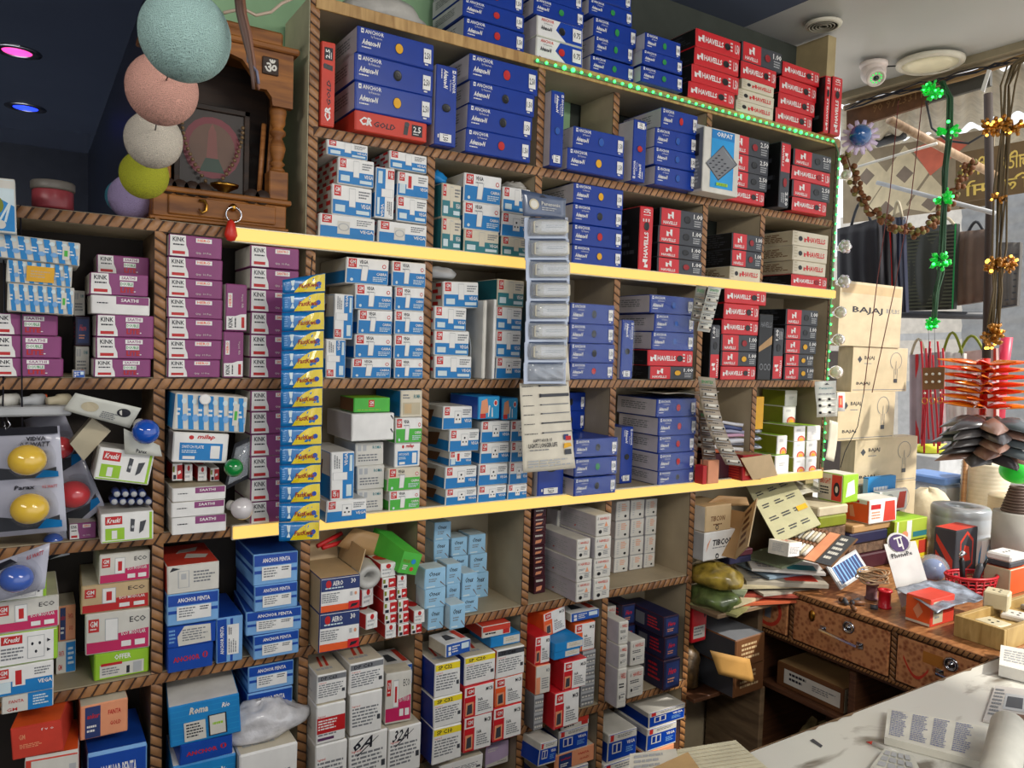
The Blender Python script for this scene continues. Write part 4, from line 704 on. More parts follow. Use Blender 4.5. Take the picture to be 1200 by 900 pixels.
S('Z33', 'the last stack left of the second post', 's6', 590, [('MR', 1014, 1166, 430), ('MO', 1022, 1170, 275), ('M9', 1032, 1180, 128)], Yf=1.46)
S('Z33', 'tipped on the yellow-striped cartons', None, 165, [('HB', 762, 902, 98, 6)], Yf=1.43, d=.07)
S('Z33', 'over the dark-strip carton', None, 120, [('BS', 1000, 1155, 62), ('RS', 955, 1106, 8)], Yf=1.47)
S('Z35', 'the left pile right of the second post', 's6', 655, [('GR', 163, 246, 535), ('GB', 166, 280, 385), ('MR', 168, 280, 240)], Yf=1.46)
S('Z35', 'tilted on the red-white breaker box', None, 222, [('MO', 245, 368, 100, 8, -6)], Yf=1.5, d=.08)
S('Z35', 'the front pair in the middle', 's6', 625, [('MR', 300, 428, 510), ('MR', 345, 463, 358)], Yf=1.44)
S('Z35', 'stacked flat above the red-white boxes', None, 345, [('BS', 296, 428, 305), ('BS', 300, 445, 262)], Yf=1.45)
S('Z35', 'the silver-grey column behind the red boxes', 's6', 550, [('GR', 432, 526, 430), ('GR', 440, 538, 305), ('MO', 402, 530, 165)], Yf=1.5, d=.09)
S('Z35', 'above the orange box by the divider', None, 155, [('HB', 382, 526, 112)], Yf=1.5, d=.08)
S('Z35', 'the front column of white boxes', 's6', 530, [('HX', 553, 664, 405), ('HX', 555, 667, 290), ('HX', 555, 672, 170)], Yf=1.45)
S('Z35', 'the second column of white boxes', 's6', 495, [('HX', 668, 752, 398), ('HX', 682, 774, 255)], Yf=1.48)
S('Z35', 'the dark column beside the right post', 's6', 450, [('DK', 846, 934, 350), ('DK', 846, 922, 240), ('DK', 842, 928, 135)], Yf=1.47)
S('Z35', 'the back of the dark pile', 's6', 380, [('DK', 626, 712, 270), ('DK', 626, 712, 175), ('DK', 626, 712, 78), ], Yf=1.58, d=.07)
S('Z35', 'the far back of the dark pile', 's6', 380, [('DK', 725, 800, 270), ('DK', 725, 800, 175), ('DK', 722, 800, 78)], Yf=1.59, d=.06)
S('Z35', 'the upper back column by the divider', 's6', 400, [('HX', 556, 622, 290), ('HX', 556, 622, 190), ('HX', 556, 622, 85)], Yf=1.6, d=.05)
# --- bottom shelf
S('Z35', 'tilted at the second post foot', None, 890, [('VS', 160, 315, 745, 8, 6)], Yf=1.44, d=.09)
S('Z35', 'the dark low pile beside the tilted box', 's7', 980, [('VS', 300, 470, 900), ('FB', 300, 500, 810), ('VS', 322, 470, 700), ('RS', 330, 475, 640)], Yf=1.5)
S('Z35', 'the low pile under the white breaker boxes', 's7', 960, [('VS', 545, 720, 860), ('VS', 570, 715, 715)], Yf=1.49)
S('Z35', 'the low pile at the right post foot', 's7', 900, [('FB', 750, 900, 800), ('VS', 765, 915, 685), ('VS', 775, 958, 600)], Yf=1.48)
S('Z33', 'low in the shadow by the second post', None, 735, [('LP', 975, 1130, 615)], Yf=1.53, d=.08)
S('Z33', 'leaning low under the yellow-striped cartons', None, 800, [('M8', 735, 960, 690)], Yf=1.47, d=.1)
S('Z26', 'the plain-topped front column', 'led2', 812, [('GN', 451, 497, 747), ('GN', 451, 497, 682), ('GN', 453, 499, 615)])
S('Z26', 'the end column by the corner', 'led2', 805, [('GN', 500, 544, 743), ('GN', 502, 546, 680), ('GP', 506, 560, 618)])
S('Z26', 'beside the red striped box', 'led2', 815, [('GP', 375, 431, 738)])
S('Z26', 'above the plain-fronted one', None, 735, [('GN', 384, 425, 658)], Yf=1.5)
S('Z26', 'the back column of lamp boxes, left', None, 612, [('GN', 408, 460, 540), ('GP', 416, 466, 474)], Yf=1.56, d=.09)
S('Z26', 'at the back beside the white hanging card', None, 614, [('GN', 500, 546, 550)], Yf=1.56, d=.09)
S('P', 'high on the shelf corner at left edge', 'mid', 452, [('KS', -70, -22, 420)], Yf=1.52)
S('Z12', 'the wrapped pile at the far left', None, 508, [('WP', 28, 346, 375, None, 2), ('WY', 26, 340, 268, None, 2), ('WP', -60, 372, 142, None, 3)], Yf=1.46)
S('P', 'cut off by the left edge', None, 273, [('WT', -55, 19, 206)], Yf=1.435, d=.045)
S('Z13', 'in the open-box pile of the left bay', 'led2', 735, [('KT', 804, 1064, 655), ('KT', 800, 1056, 588), ('KT', 806, 1062, 502)], Yf=1.46)
S('Z13', 'on the tray pile, first from left', None, 500, [('HE', 806, 858, 410)], Yf=1.5, d=.07)
S('Z13', 'on the tray pile, second from left', None, 500, [('HF', 864, 905, 415)], Yf=1.5, d=.07)
S('Z13', 'on the tray pile, third from left', None, 500, [('HF', 926, 972, 425)], Yf=1.5, d=.07)
S('Z13', 'on the tray pile, rightmost', None, 500, [('HE', 984, 1030, 432)], Yf=1.5, d=.07)
S('Z13', 'resting above the tray pile', None, 408, [('MI', 803, 1068, 268, 0, 4)], Yf=1.455, d=.13)
S('Z13', 'tilted over the plate box', None, 262, [('WP', 806, 1150, 90, 0, 5)], Yf=1.45, d=.12)
S('Z13', 'low beside the brown post', 'led2', 768, [('KG', 470, 722, 640)], Yf=1.45, d=.1)
S('Z13', 'low behind the hanging bulb cards', 'led2', 770, [('KH', 322, 452, 690)], Yf=1.5, d=.1)
S('Z13', 'leaning in the left bay', None, 500, [('KG', 432, 700, 348, 0, 11)], Yf=1.46, d=.09)
S('Z26', 'between red stacks below the LED', 'mid', 435, [('BK', 312, 368, 165)], Yf=1.49)
S('Z26', 'behind the white metallic packs', 'led2', 830, [('RL', 245, 330, 735)], Yf=1.45, d=.12)
LEVEL['desk'] = -.6694
S('P', 'stack right of the shelf end', 'desk', 643, [('BJ', 1008, 1073, 566), ('BJ', 1003, 1075, 513), ('BJ', 983, 1050, 459), ('BJ', 1000, 1064, 407), ('BX', 985, 1058, 332)], Yf=1.6, d=.22)
S('P', 'on the heap right of last post', None, 655, [('TW', 824, 862, 622), ('TB', 824, 858, 592)], Yf=1.46, d=.12)
S('P', 'under the desk corner', None, 751, [('OX', 812, 829, 707)], Yf=1.5, d=.11)
S('Z12', 'standing by the far left purple stack', 'mid', 822, [('HB', 342, 400, 776)], Yf=1.47, d=.04)
S('Z12', 'in the dark gap between purple stacks', 'mid', 822, [('OG', 352, 428, 660), ('DK', 352, 425, 520), ('OG', 345, 420, 400)], Yf=1.56, d=.08)
# --- resolve contacts: trim whichever side meets a neighbour, board or post
def resolve():
    eps = .0006
    stat = []
    for (x, z0, z1) in DIV: stat.append((x - .010, x + .010, z0, z1, 1.5, YB))
    for (x0, x1, z) in SHF: stat.append((x0, x1, z - .011, z + .0128, 1.5, YB))
    for b in BOXES:
        b[6] = min(b[6], YB - .003)
    for it in range(4):
        for i, b in enumerate(BOXES):
            for s in stat:
                ox = min(b[2], s[1]) - max(b[1], s[0]); oz = min(b[4], s[3]) - max(b[3], s[2]); oy = min(b[6], s[5]) - max(b[5], s[4])
                if ox > 0 and oz > 0 and oy > 0:
                    m = min(ox, oz, oy)
                    if m > .05: print('STATDEEP', b[7], b[0], [round(v, 3) for v in b[1:7]], [round(v, 3) for v in s])
                    if m == ox:
                        if b[1] + b[2] < s[0] + s[1]: b[2] = s[0] - eps
                        else: b[1] = s[1] + eps
                    elif m == oz:
                        if b[3] + b[4] < s[2] + s[3]: b[4] = s[2] - eps
                        else: b[3] = s[3] + eps / 3
                    else: b[6] = s[4] - eps
            for c in BOXES[i + 1:]:
                ox = min(b[2], c[2]) - max(b[1], c[1]); oz = min(b[4], c[4]) - max(b[3], c[3]); oy = min(b[6], c[6]) - max(b[5], c[5])
                if ox > 0 and oz > 0 and oy > 0:
                    m = min(ox, oz, oy)
                    if m == ox:
                        l, r = (b, c) if b[1] + b[2] < c[1] + c[2] else (c, b); mid = (l[2] + r[1]) / 2; l[2] = mid - eps; r[1] = mid + eps
                    elif m == oz:
                        l, r = (b, c) if b[3] + b[4] < c[3] + c[4] else (c, b); mid = (l[4] + r[3]) / 2; l[4] = mid - eps / 3; r[3] = mid + eps / 3
                    else:
                        l, r = (b, c) if b[5] < c[5] else (c, b); l[6] = r[5] - eps
resolve()
for i, b in enumerate(BOXES):
    code, X0, X1, Z0, Z1, y0, y1, lab, rz, ry = b
    if X1 - X0 < .012 or Z1 - Z0 < .008 or y1 - y0 < .02: print('THIN', lab, X1 - X0, Z1 - Z0, y1 - y0); y1 = max(y1, y0 + .03)
    w = X1 - X0; g = .0008
    bo = mkbox(code, X0 + g, X1 - g, Z0 + .0001, Z1 - .0003, y0, y1 - y0 - g, lab, rz=rz, ry=ry, var=i % 2)
    if code[0] == 'A' and ('crinkled' in lab or 'tall blue stack over the lower' in lab or ('right of the white poster' in lab and 'third' not in lab) or 'left of the hanging strips' in lab) and 'behind' not in lab:
        wr = MB(); ph = i * 1.7; w_, h_ = TY[code]['w'], TY[code]['h']
        wr.sheet(lambda u, v: (-w_ / 2 + w_ * u, -.0035 - .0022 * math.sin(7 * u + ph + 5 * v) - .002 * math.sin(13 * (u + v) + ph), h_ * v), 16, 8, mat('plastic_wrap', (206, 220, 240), .12, noise=0, alpha=.05, coat=.8), .0003)
        wo = wr.obj('plastic_wrap'); wo.parent = bo
# ---------------------------------------------------------------- helpers for loose things
def wbox(mb, x0, x1, y0, y1, z0, z1, c, ch=.002): return uB(mb, x0, x1, y0, y1, z0, z1, c, ch)
def T0(name, label, cat, p, group=None): return tag(empty(name, W(p)), label, cat, group)
def single(mb, name, label, cat, group=None, base=None):
    b = Vector(base) if base is not None else Vector((sum(v[0] for v in mb.v) / len(mb.v), sum(v[1] for v in mb.v) / len(mb.v), min(v[2] for v in mb.v)))
    mb.v = [tuple(Vector(v) - b) for v in mb.v]; o = mb.obj(name); o.location = b; return tag(o, label, cat, group)
def slab(mb, px, Y, th, c):
    pts = [W(PY(x, y, Y)) for x, y in px]; n = (pts[1] - pts[0]).cross(pts[-1] - pts[0]); nn = n.normalized()
    if nn.y < 0: nn = -nn
    mb.poly(pts if n.y < 0 else pts[::-1], c, th * K, nn); return mb
def dslab(mb, px, dist, th, c):
    pts = [W(PD(x, y, d)) for (x, y), d in zip(px, dist if isinstance(dist, (list, tuple)) else [dist] * len(px))]
    n = (pts[1] - pts[0]).cross(pts[-1] - pts[0]).normalized(); v = (pts[0] - W((0, 0, 0)))
    if n.dot(v) < 0: n = -n
    mb.poly(pts, c, th * K, n); return pts, n
def para(q):
    q = list(q); q[2] = q[1] + q[3] - q[0]; return q
def quadfn(q, off=0):
    """map (u,v) in a quad BL,BR,TR,TL with an outward offset towards the viewer side"""
    q = [Vector(p) for p in q]; n = (q[1] - q[0]).cross(q[3] - q[0]).normalized()
    if n.dot(q[0] - W((0, 0, 0))) > 0: n = -n
    def f(u, v, o=0):
        a = q[0].lerp(q[1], u); b = q[3].lerp(q[2], u); return a.lerp(b, v) + n * (o + off)
    return f
chrome = mat('chrome', (190, 190, 195), .18, metal=1, noise=0); brass = mat('brass', (190, 140, 60), .3, metal=1, noise=.05)
# ---------------------------------------------------------------- ceiling fittings
def down(px, r, col, emit, es, nm, cat='downlight'):
    p = PZ(*px, ZC); e = T0('downlight', nm, cat, p, 'small coloured ceiling downlights')
    mb = MB(); c = W(p); R = r * K
    mb.lathe([(R * .6, .0), (R * .62, -.006), (R, -.004), (R, 0)], chrome, 28, ctr=c); kid(mb, 'ring', e)
    mb = MB(); mb.lathe([(0.0001, -.003), (R * .6, -.004), (R * .6, 0)], mat(col + '_lens', emit, .3, noise=0, emit=emit, es=es), 24, ctr=c); kid(mb, 'lens', e)
down((20, 60), .078, 'pink', (255, 70, 160), 2.0, 'round ceiling downlight glowing pink above the left shelves'); down((30, 126), .082, 'blue', (36, 60, 255), 2.6, 'round ceiling downlight glowing blue above the left shelves')
p = PZ(965, 28, ZC); e = T0('ceiling_vent', 'small round cream grille in the grey ceiling above the red boxes', 'vent', p); c = W(p)
mb = MB(); mb.lathe([(.0001, -.009), (.062, -.009), (.066, -.004), (.066, 0)], mat('cream_plastic', (214, 208, 190), .4), 30, ctr=c); kid(mb, 'disc', e)
mb = MB()
for r in (.012, .024, .036, .048): mb.lathe([(r, -.0095), (r + .001, -.0118), (r + .005, -.0118), (r + .006, -.0095)], mat('vent_rib', (150, 146, 130), .5), 26, ctr=c)
kid(mb, 'grille', e)
p = PZ(1090, 72, ZC); e = T0('ceiling_lamp', 'large flat round cream lamp on the grey ceiling beside the camera', 'lamp', p); c = W(p)
mb = MB(); mb.lathe([(.104, -.012), (.112, -.02), (.128, -.012), (.13, 0)], mat('cream_plastic'), 36, ctr=c); kid(mb, 'rim', e)
mb = MB(); mb.lathe([(.0001, -.019), (.07, -.018), (.106, -.013)], mat('lamp_cover', (216, 208, 176), .35, emit=(255, 240, 200), es=.12), 36, ctr=c); kid(mb, 'cover', e)
p = PZ(1024, 74, ZC); e = T0('security_camera', 'white dome security camera with green-lit lens under the ceiling', 'camera', p); c = W(p); wp = mat('white_plastic', (222, 208, 200), .35)
mb = MB(); mb.lathe([(.052, -.018), (.056, -.01), (.056, 0)], wp, 28, ctr=c); kid(mb, 'base', e)
d = Vector((-.45, -.6, -.75)).normalized(); bc = c + Vector((0, 0, -.038))
mb = MB(); mb.ball(bc, .05, wp, 18); kid(mb, 'body', e)
q = d.to_track_quat('Z', 'Y').to_matrix().to_4x4()
mb = MB(); mb.lathe([(.04, .02), (.038, .052), (.03, .056), (.028, .05)], wp, 26, ctr=bc, mtx=q); kid(mb, 'lens_hood', e)
mb = MB(); mb.lathe([(.028, .048), (.0001, .049)], mat('black'), 24, ctr=bc, mtx=q); mb.lathe([(.011, .048), (.011, .053), (.0001, .056)], mat('glass_dark', (20, 30, 30), .08, noise=0), 18, ctr=bc, mtx=q); kid(mb, 'lens', e)
mb = MB()
for k in range(10):
    a = k * math.pi / 5; mb.ball(bc + q.to_3x3() @ Vector((.02 * math.cos(a), .02 * math.sin(a), .0505)), .0035, mat('ir_green', (60, 255, 110), .4, noise=0, emit=(60, 255, 110), es=1.6 if k % 3 else .5), 5)
kid(mb, 'led_ring', e)
mb = MB(); mb.tube([c + Vector((.05, 0, -.004)), c + Vector((.1, -.06, -.006)), W(PZ(1062, 80, ZC)) + Vector((0, 0, -.006))], .003, 'black', 6); single(mb, 'camera_cable', 'thin black cable from the security camera to the round lamp', 'cable')
# ---------------------------------------------------------------- string of thread balls
def thread(name, rgb):
    if name in _m: return _m[name]
    m = bpy.data.materials.new(name); m.use_nodes = True; nt = m.node_tree; b = nt.nodes['Principled BSDF']; L = nt.links.new; b.inputs['Roughness'].default_value = .7
    tc = nt.nodes.new('ShaderNodeTexCoord'); hs = []
    for i in range(3):
        mp = nt.nodes.new('ShaderNodeMapping'); mp.inputs['Rotation'].default_value = (i * .9, i * 1.3 + .3, i * .7); L(tc.outputs['Object'], mp.inputs[0])
        w = nt.nodes.new('ShaderNodeTexWave'); w.inputs['Scale'].default_value = 150; w.inputs['Distortion'].default_value = 16; w.inputs['Detail'].default_value = 2; w.inputs['Detail Scale'].default_value = .6; L(mp.outputs[0], w.inputs[0]); hs.append(w)
    mx = nt.nodes.new('ShaderNodeMath'); mx.operation = 'MAXIMUM'; L(hs[0].outputs['Fac'], mx.inputs[0]); L(hs[1].outputs['Fac'], mx.inputs[1])
    mx2 = nt.nodes.new('ShaderNodeMath'); mx2.operation = 'MAXIMUM'; L(mx.outputs[0], mx2.inputs[0]); L(hs[2].outputs['Fac'], mx2.inputs[1])
    r = nt.nodes.new('ShaderNodeValToRGB'); c = lin(rgb); r.color_ramp.elements[0].position = .62; r.color_ramp.elements[1].position = 1
    r.color_ramp.elements[0].color = (*[v * .72 for v in c], 1); r.color_ramp.elements[1].color = (*[min(1, v * 1.12) for v in c], 1); L(mx2.outputs[0], r.inputs[0]); L(r.outputs[0], b.inputs['Base Color'])
    bp = nt.nodes.new('ShaderNodeBump'); bp.inputs['Strength'].default_value = .5; bp.inputs['Distance'].default_value = .003; L(mx2.outputs[0], bp.inputs['Height']); L(bp.outputs[0], b.inputs['Normal'])
    _m[name] = m; return m
balls = [((217, 42), 51, .80, (158, 190, 184), 'pale aqua', 'topmost and largest of the hanging string'), ((190, 105), 40, .98, (214, 160, 144), 'salmon pink', 'second from top of the hanging string'), ((180, 164), 32, 1.14, (206, 196, 180), 'cream white', 'in the middle of the hanging string'),
         ((169, 205), 27, 1.27, (178, 180, 40), 'yellow-green', 'fourth down the hanging string'), ((155, 232), 26, 1.40, (168, 150, 190), 'lilac', 'lowest of the hanging string')]
bp_ = []
for (px, r, dist, col, cn, wh) in balls:
    c = W(PD(*px, dist)); R = r / FPX * dist * K; bp_.append(c)
    mb = MB(); mb.ball(c, R, thread('thread_' + cn.replace(' ', '_'), col), 22, sz=1.02); single(mb, 'thread_ball_lamp', '%s thread ball lamp, %s' % (cn, wh), 'hanging lamp', 'hanging thread ball lamps')
c = W(PD(145, 231, 1.46)); mb = MB(); mb.ball(c, 20 / FPX * 1.46 * K, thread('thread_teal', (60, 130, 150)), 18); single(mb, 'thread_ball_lamp', 'teal thread ball lamp half hidden behind the lilac one', 'hanging lamp', 'hanging thread ball lamps')
mb = MB(); mb.tube([W(PD(235, -40, .8))] + bp_ + [c], .0012, 'black', 5); single(mb, 'hanging_wire', 'thin black cord threading the coloured ball lamps together', 'cord')
mb = MB()
for dx, dd, m in ((0, 0, (84, 60, 50)), (.004, .005, (120, 80, 60))):
    mb.tube([W(PD(x, y, .78 + dd)) + Vector((dx, 0, 0)) for x, y in ((276, -30), (281, 15), (287, 40), (293, 70), (296, 90), (297 + dx * 600, 104))], [.005, .005, .005, .003, .0025, .002], mat('cable_%d' % m[0], m, .5), 8)
mb.tube([W(PD(x, y, .785)) for x, y in ((289, 45), (291, 72), (301, 84), (303, 98))], .002, mat('cable_grey', (110, 110, 130), .4), 6)
single(mb, 'cable', 'brown electric cable with bare ends dangling before the shrine', 'cable')
mb = MB(); mb.tube([W(PY(x, y, 1.44)) for x, y in ((262, 15), (285, 10), (300, 18), (318, 14), (330, 4), (348, -4))], .0035, mat('white_wire', (190, 170, 150), .5), 6); single(mb, 'cable', 'pale wire looping across the green wall above the shrine', 'cable')
# ---------------------------------------------------------------- shrine
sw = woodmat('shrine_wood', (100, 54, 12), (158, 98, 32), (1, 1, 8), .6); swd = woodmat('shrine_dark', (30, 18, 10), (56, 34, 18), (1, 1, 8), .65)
p0 = (.31, 1.5, LEVEL['led'] + .0035); sh2 = T0('wooden_shrine', 'carved brown wooden prayer shrine with drawer, standing on the left shelves', 'shrine', p0)
z0 = .204; Y0, Y1 = 1.5, 1.64
mb = MB(); wbox(mb, .185, .43, Y0, Y1, z0, z0 + .006, sw, .003); wbox(mb, .19, .426, Y0 + .004, Y1, z0 + .006, z0 + .05, sw, .002); wbox(mb, .182, .434, Y0 - .004, Y1, z0 + .05, z0 + .06, sw, .004); kid(mb, 'base', sh2)
mb = MB(); wbox(mb, .215, .405, Y0 - .001, Y0 + .01, z0 + .011, z0 + .046, sw, .002); dr = kid(mb, 'drawer', sh2)
def kid2(mb, name, par, root): o = mb.obj(name); o.parent = par; o.matrix_parent_inverse = Matrix.Translation(root.location).inverted(); return o
mb = MB(); c = W((.325, Y0 - .006, z0 + .034)); mb.ball(c, .009, brass, 10); mb.tube([c + Vector((.017 * math.sin(a), -.006, -.017 + .017 * math.cos(a))) for a in [k * math.pi / 9 for k in range(19)]], .0022, chrome, 6, cap=False); kid(mb, 'ring_handle', sh2)
mb = MB(); c = W((.272, Y0 - .005, z0 + .03)); mb.tube([c + Vector(v) for v in ((-.008, 0, .012), (.004, -.002, .012), (.008, -.004, .002), (.006, -.006, -.01), (-.002, -.005, -.016), (-.008, -.004, -.008))], [.003, .004, .004, .004, .003, .002], brass, 7); kid(mb, 'metal_emblem', sh2)
for x in (.203, .412):
    mb = MB(); wbox(mb, x - .019, x + .017, Y0 + .004, Y0 + .04, z0 + .06, z0 + .115, sw, .002); kid(mb, 'post_foot', sh2)
    mb = MB(); b = W((x, Y0 + .022, z0 + .115)); s = K
    mb.lathe([(r * s, z * s) for r, z in ((.014, 0), (.014, .006), (.009, .01), (.015, .016), (.009, .022), (.013, .034), (.0155, .046), (.012, .058), (.008, .066), (.015, .072), (.015, .078), (.009, .084), (.014, .092), (.014, .102), (.016, .112), (.016, .122))], sw, 22, ctr=b); kid(mb, 'turned_column', sh2)
mb = MB()
ar = [(.184, z0 + .335), (.184, z0 + .235), (.222, z0 + .235), (.224, z0 + .25), (.236, z0 + .262), (.25, z0 + .262), (.258, z0 + .285), (.28, z0 + .308), (.31, z0 + .316), (.34, z0 + .308), (.358, z0 + .285), (.366, z0 + .262), (.384, z0 + .262), (.394, z0 + .25), (.396, z0 + .235), (.434, z0 + .235), (.434, z0 + .335)]
L_ = len(ar); half = [ar[0]] + ar[1:9] + [(.31, z0 + .335)]; hr = [(.31, z0 + .335)] + ar[8:]
for h in (half, hr):
    for k in range(1, len(h) - 1):
        pass
for h in (half, hr):
    top = z0 + .335; lo = [q for q in h if q[1] < top - .001]
    for a, b in zip(lo[:-1], lo[1:]):
        if abs(a[0] - b[0]) < 1e-6: continue
        x0, x1 = sorted((a[0], b[0])); za, zb = (a[1], b[1]) if a[0] < b[0] else (b[1], a[1])
        v = [W((x0, Y0, za)), W((x1, Y0, zb)), W((x1, Y0, top)), W((x0, Y0, top))]; v2 = [q + Vector((0, .02, 0)) for q in v]
        mb.add(v + v2, [(0, 1, 2, 3), (7, 6, 5, 4), (0, 4, 5, 1), (2, 6, 7, 3), (1, 5, 6, 2), (0, 3, 7, 4)], sw)
kid(mb, 'arch_panel', sh2)
mb = MB(); wbox(mb, .176, .444, Y0 - .008, Y1, z0 + .335, z0 + .347, sw, .004); wbox(mb, .2, .415, Y0 + .004, Y0 + .02, z0 + .347, z0 + .375, sw, .004); kid(mb, 'cornice', sh2)
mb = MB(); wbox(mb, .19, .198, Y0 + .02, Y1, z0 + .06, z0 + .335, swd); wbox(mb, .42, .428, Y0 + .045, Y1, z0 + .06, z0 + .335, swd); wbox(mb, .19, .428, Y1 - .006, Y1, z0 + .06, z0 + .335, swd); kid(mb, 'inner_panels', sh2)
mb = MB(); a = W((.375, Y0 - .004, z0 + .29)); b = W((.405, Y0 + .001, z0 + .322)); mb.box(a.x, b.x, a.y, b.y, a.z, b.z, swd, .002)
draw(mb, [('t', 'ॐ', .12, .12, .88, .88, 'offw', 1)], lambda u, v, o: (a.x + u * (b.x - a.x), a.y - o - .0006, a.z + v * (b.z - a.z)), 1, 1); kid(mb, 'symbol_plaque', sh2)
mb = MB()
for k, x in enumerate((.215, .235, .255, .275, .36, .38)): mb.lathe([(.014 * K, 0), (.014 * K, .016)], swd, 16, ctr=W((x, Y0 + .012, z0 + .06)) , mtx=Matrix.Rotation(math.pi / 2, 4, 'X'))
wbox(mb, .2, .4, Y0 + .014, Y0 + .02, z0 + .0605, z0 + .064, swd); kid(mb, 'scalloped_rail', sh2)
# framed picture inside
e = T0('framed_picture', 'small framed picture with a pink oval standing inside the shrine', 'picture', (.3, 1.585, z0 + .061))
mb = MB(); fx0, fx1, fz0, fz1 = .235, .372, z0 + .0615, z0 + .235; Yp = 1.58
for x0, x1, a_, b_ in ((fx0, fx0 + .01, fz0, fz1), (fx1 - .01, fx1, fz0, fz1), (fx0, fx1, fz0, fz0 + .01), (fx0, fx1, fz1 - .01, fz1)): wbox(mb, x0, x1, Yp - .006, Yp + .006, a_, b_, swd, .001)
kid(mb, 'frame', e)
mb = MB(); wbox(mb, fx0 + .005, fx1 - .005, Yp, Yp + .003, fz0 + .005, fz1 - .005, mat('picture_ground', (44, 32, 26), .5), 0); A = W((fx0 + .01, Yp, fz0 + .01)); B = W((fx1 - .01, Yp, fz1 - .01))
draw(mb, [('c', .5, .55, .38, mat('pic_pink', (112, 38, 48), .5)), ('c', .5, .55, .3, mat('pic_tan', (96, 66, 50), .5)), ('p', [(.4, .3), (.6, .3), (.56, .75), (.5, .85), (.44, .75)], mat('pic_rose', (120, 66, 58), .5)), ('p', [(.3, .25), (.7, .25), (.6, .42), (.4, .42)], mat('pic_green', (36, 58, 44), .5))], lambda u, v, o: (A.x + u * (B.x - A.x), A.y - o, A.z + v * (B.z - A.z)), 1, 1.2); kid(mb, 'print', e)
mb = MB()
for sx in (-1, 1):
    for k in range(14):
        t = k / 13; mb.ball(W((.302 + sx * (.055 - .05 * t ** 2), 1.566, z0 + .2 - .12 * t)), .0045, mat('bead', (120, 96, 66), .4), 5)
single(mb, 'bead_garland', 'brown bead garland hanging over the shrine picture', 'garland')
mb = MB(); mb.lathe([(.012, 0), (.008, .008), (.03, .02), (.032, .026), (.028, .024), (.0001, .016)], brass, 20, ctr=W((.318, 1.535, z0 + .0605))); single(mb, 'oil_lamp', 'small brass oil lamp dish inside the shrine', 'lamp')
for k, (x, hh) in enumerate(((.385, .15), (.4, .17))):
    mb = MB(); a = W((x, 1.55, z0 + .0605)); mb.tube([a, a + Vector((.01 if k == 0 else .012, 0, hh * K))], .006, woodmat('stick_wood', (140, 84, 40), (180, 120, 66)), 8); single(mb, 'wooden_stick', 'brown wooden stick leaning inside the shrine, %s one' % ('shorter' if k == 0 else 'taller'), 'stick')
# jar
e = T0('storage_jar', 'clear round jar of pink powder with grey lid on the left top board', 'jar', (.02, 1.6, LEVEL['led'])); c = W(PY(62, 243, 1.53)); c.z = W((0, 0, .204)).z; 
mb = MB(); mb.lathe([(.036, 0), (.038, .004), (.038, .036), (.036, .039)], mat('jar_pink', (150, 60, 66), .35), 28, ctr=c); kid(mb, 'jar_body', e)
mb = MB(); mb.lathe([(.04, .039), (.041, .042), (.041, .054), (.038, .057), (.0001, .058)], mat('jar_lid', (110, 104, 96), .4), 28, ctr=c); kid(mb, 'lid', e)
# plastic bag on the top board and papers
bagm = mat('milky_bag', (176, 172, 164), .4, noise=.12, scale=20, bump=.5)
def lump(c, sx, sy, sz, col, seed, nu=18, nv=12, amp=.18, flat=True):
    rr = random.Random(seed); ph = [(rr.uniform(0, 6), rr.uniform(0, 6), rr.choice((2, 3, 4, 5)), rr.choice((2, 3, 5)), rr.uniform(.3, 1)) for _ in range(6)]
    vs = []; fs = []; c = Vector(c)
    for i in range(nv + 1):
        for j in range(nu):
            a = math.pi * i / nv; b = 2 * math.pi * j / nu; f = 1 + amp * sum(w * math.sin(k1 * a * 1.3 + p1) * math.cos(k2 * b + p2) for p1, p2, k1, k2, w in ph) / 3
            z = -math.cos(a) * sz * f
            if flat: z = max(z, -sz * .55)
            vs.append(c + Vector((math.sin(a) * math.cos(b) * sx * f, math.sin(a) * math.sin(b) * sy * f, z + (sz * .55 if flat else 0))))
    for i in range(nv):
        for j in range(nu): fs.append((i * nu + j, i * nu + (j + 1) % nu, (i + 1) * nu + (j + 1) % nu, (i + 1) * nu + j))
    return MB().add(vs, fs, col, True)
c = W((.64, 1.56, .6635)); mb = lump(c, .11, .06, .05, bagm, 3); single(mb, 'plastic_bag', 'milky plastic bag lying on the top board above the blue boxes', 'bag')
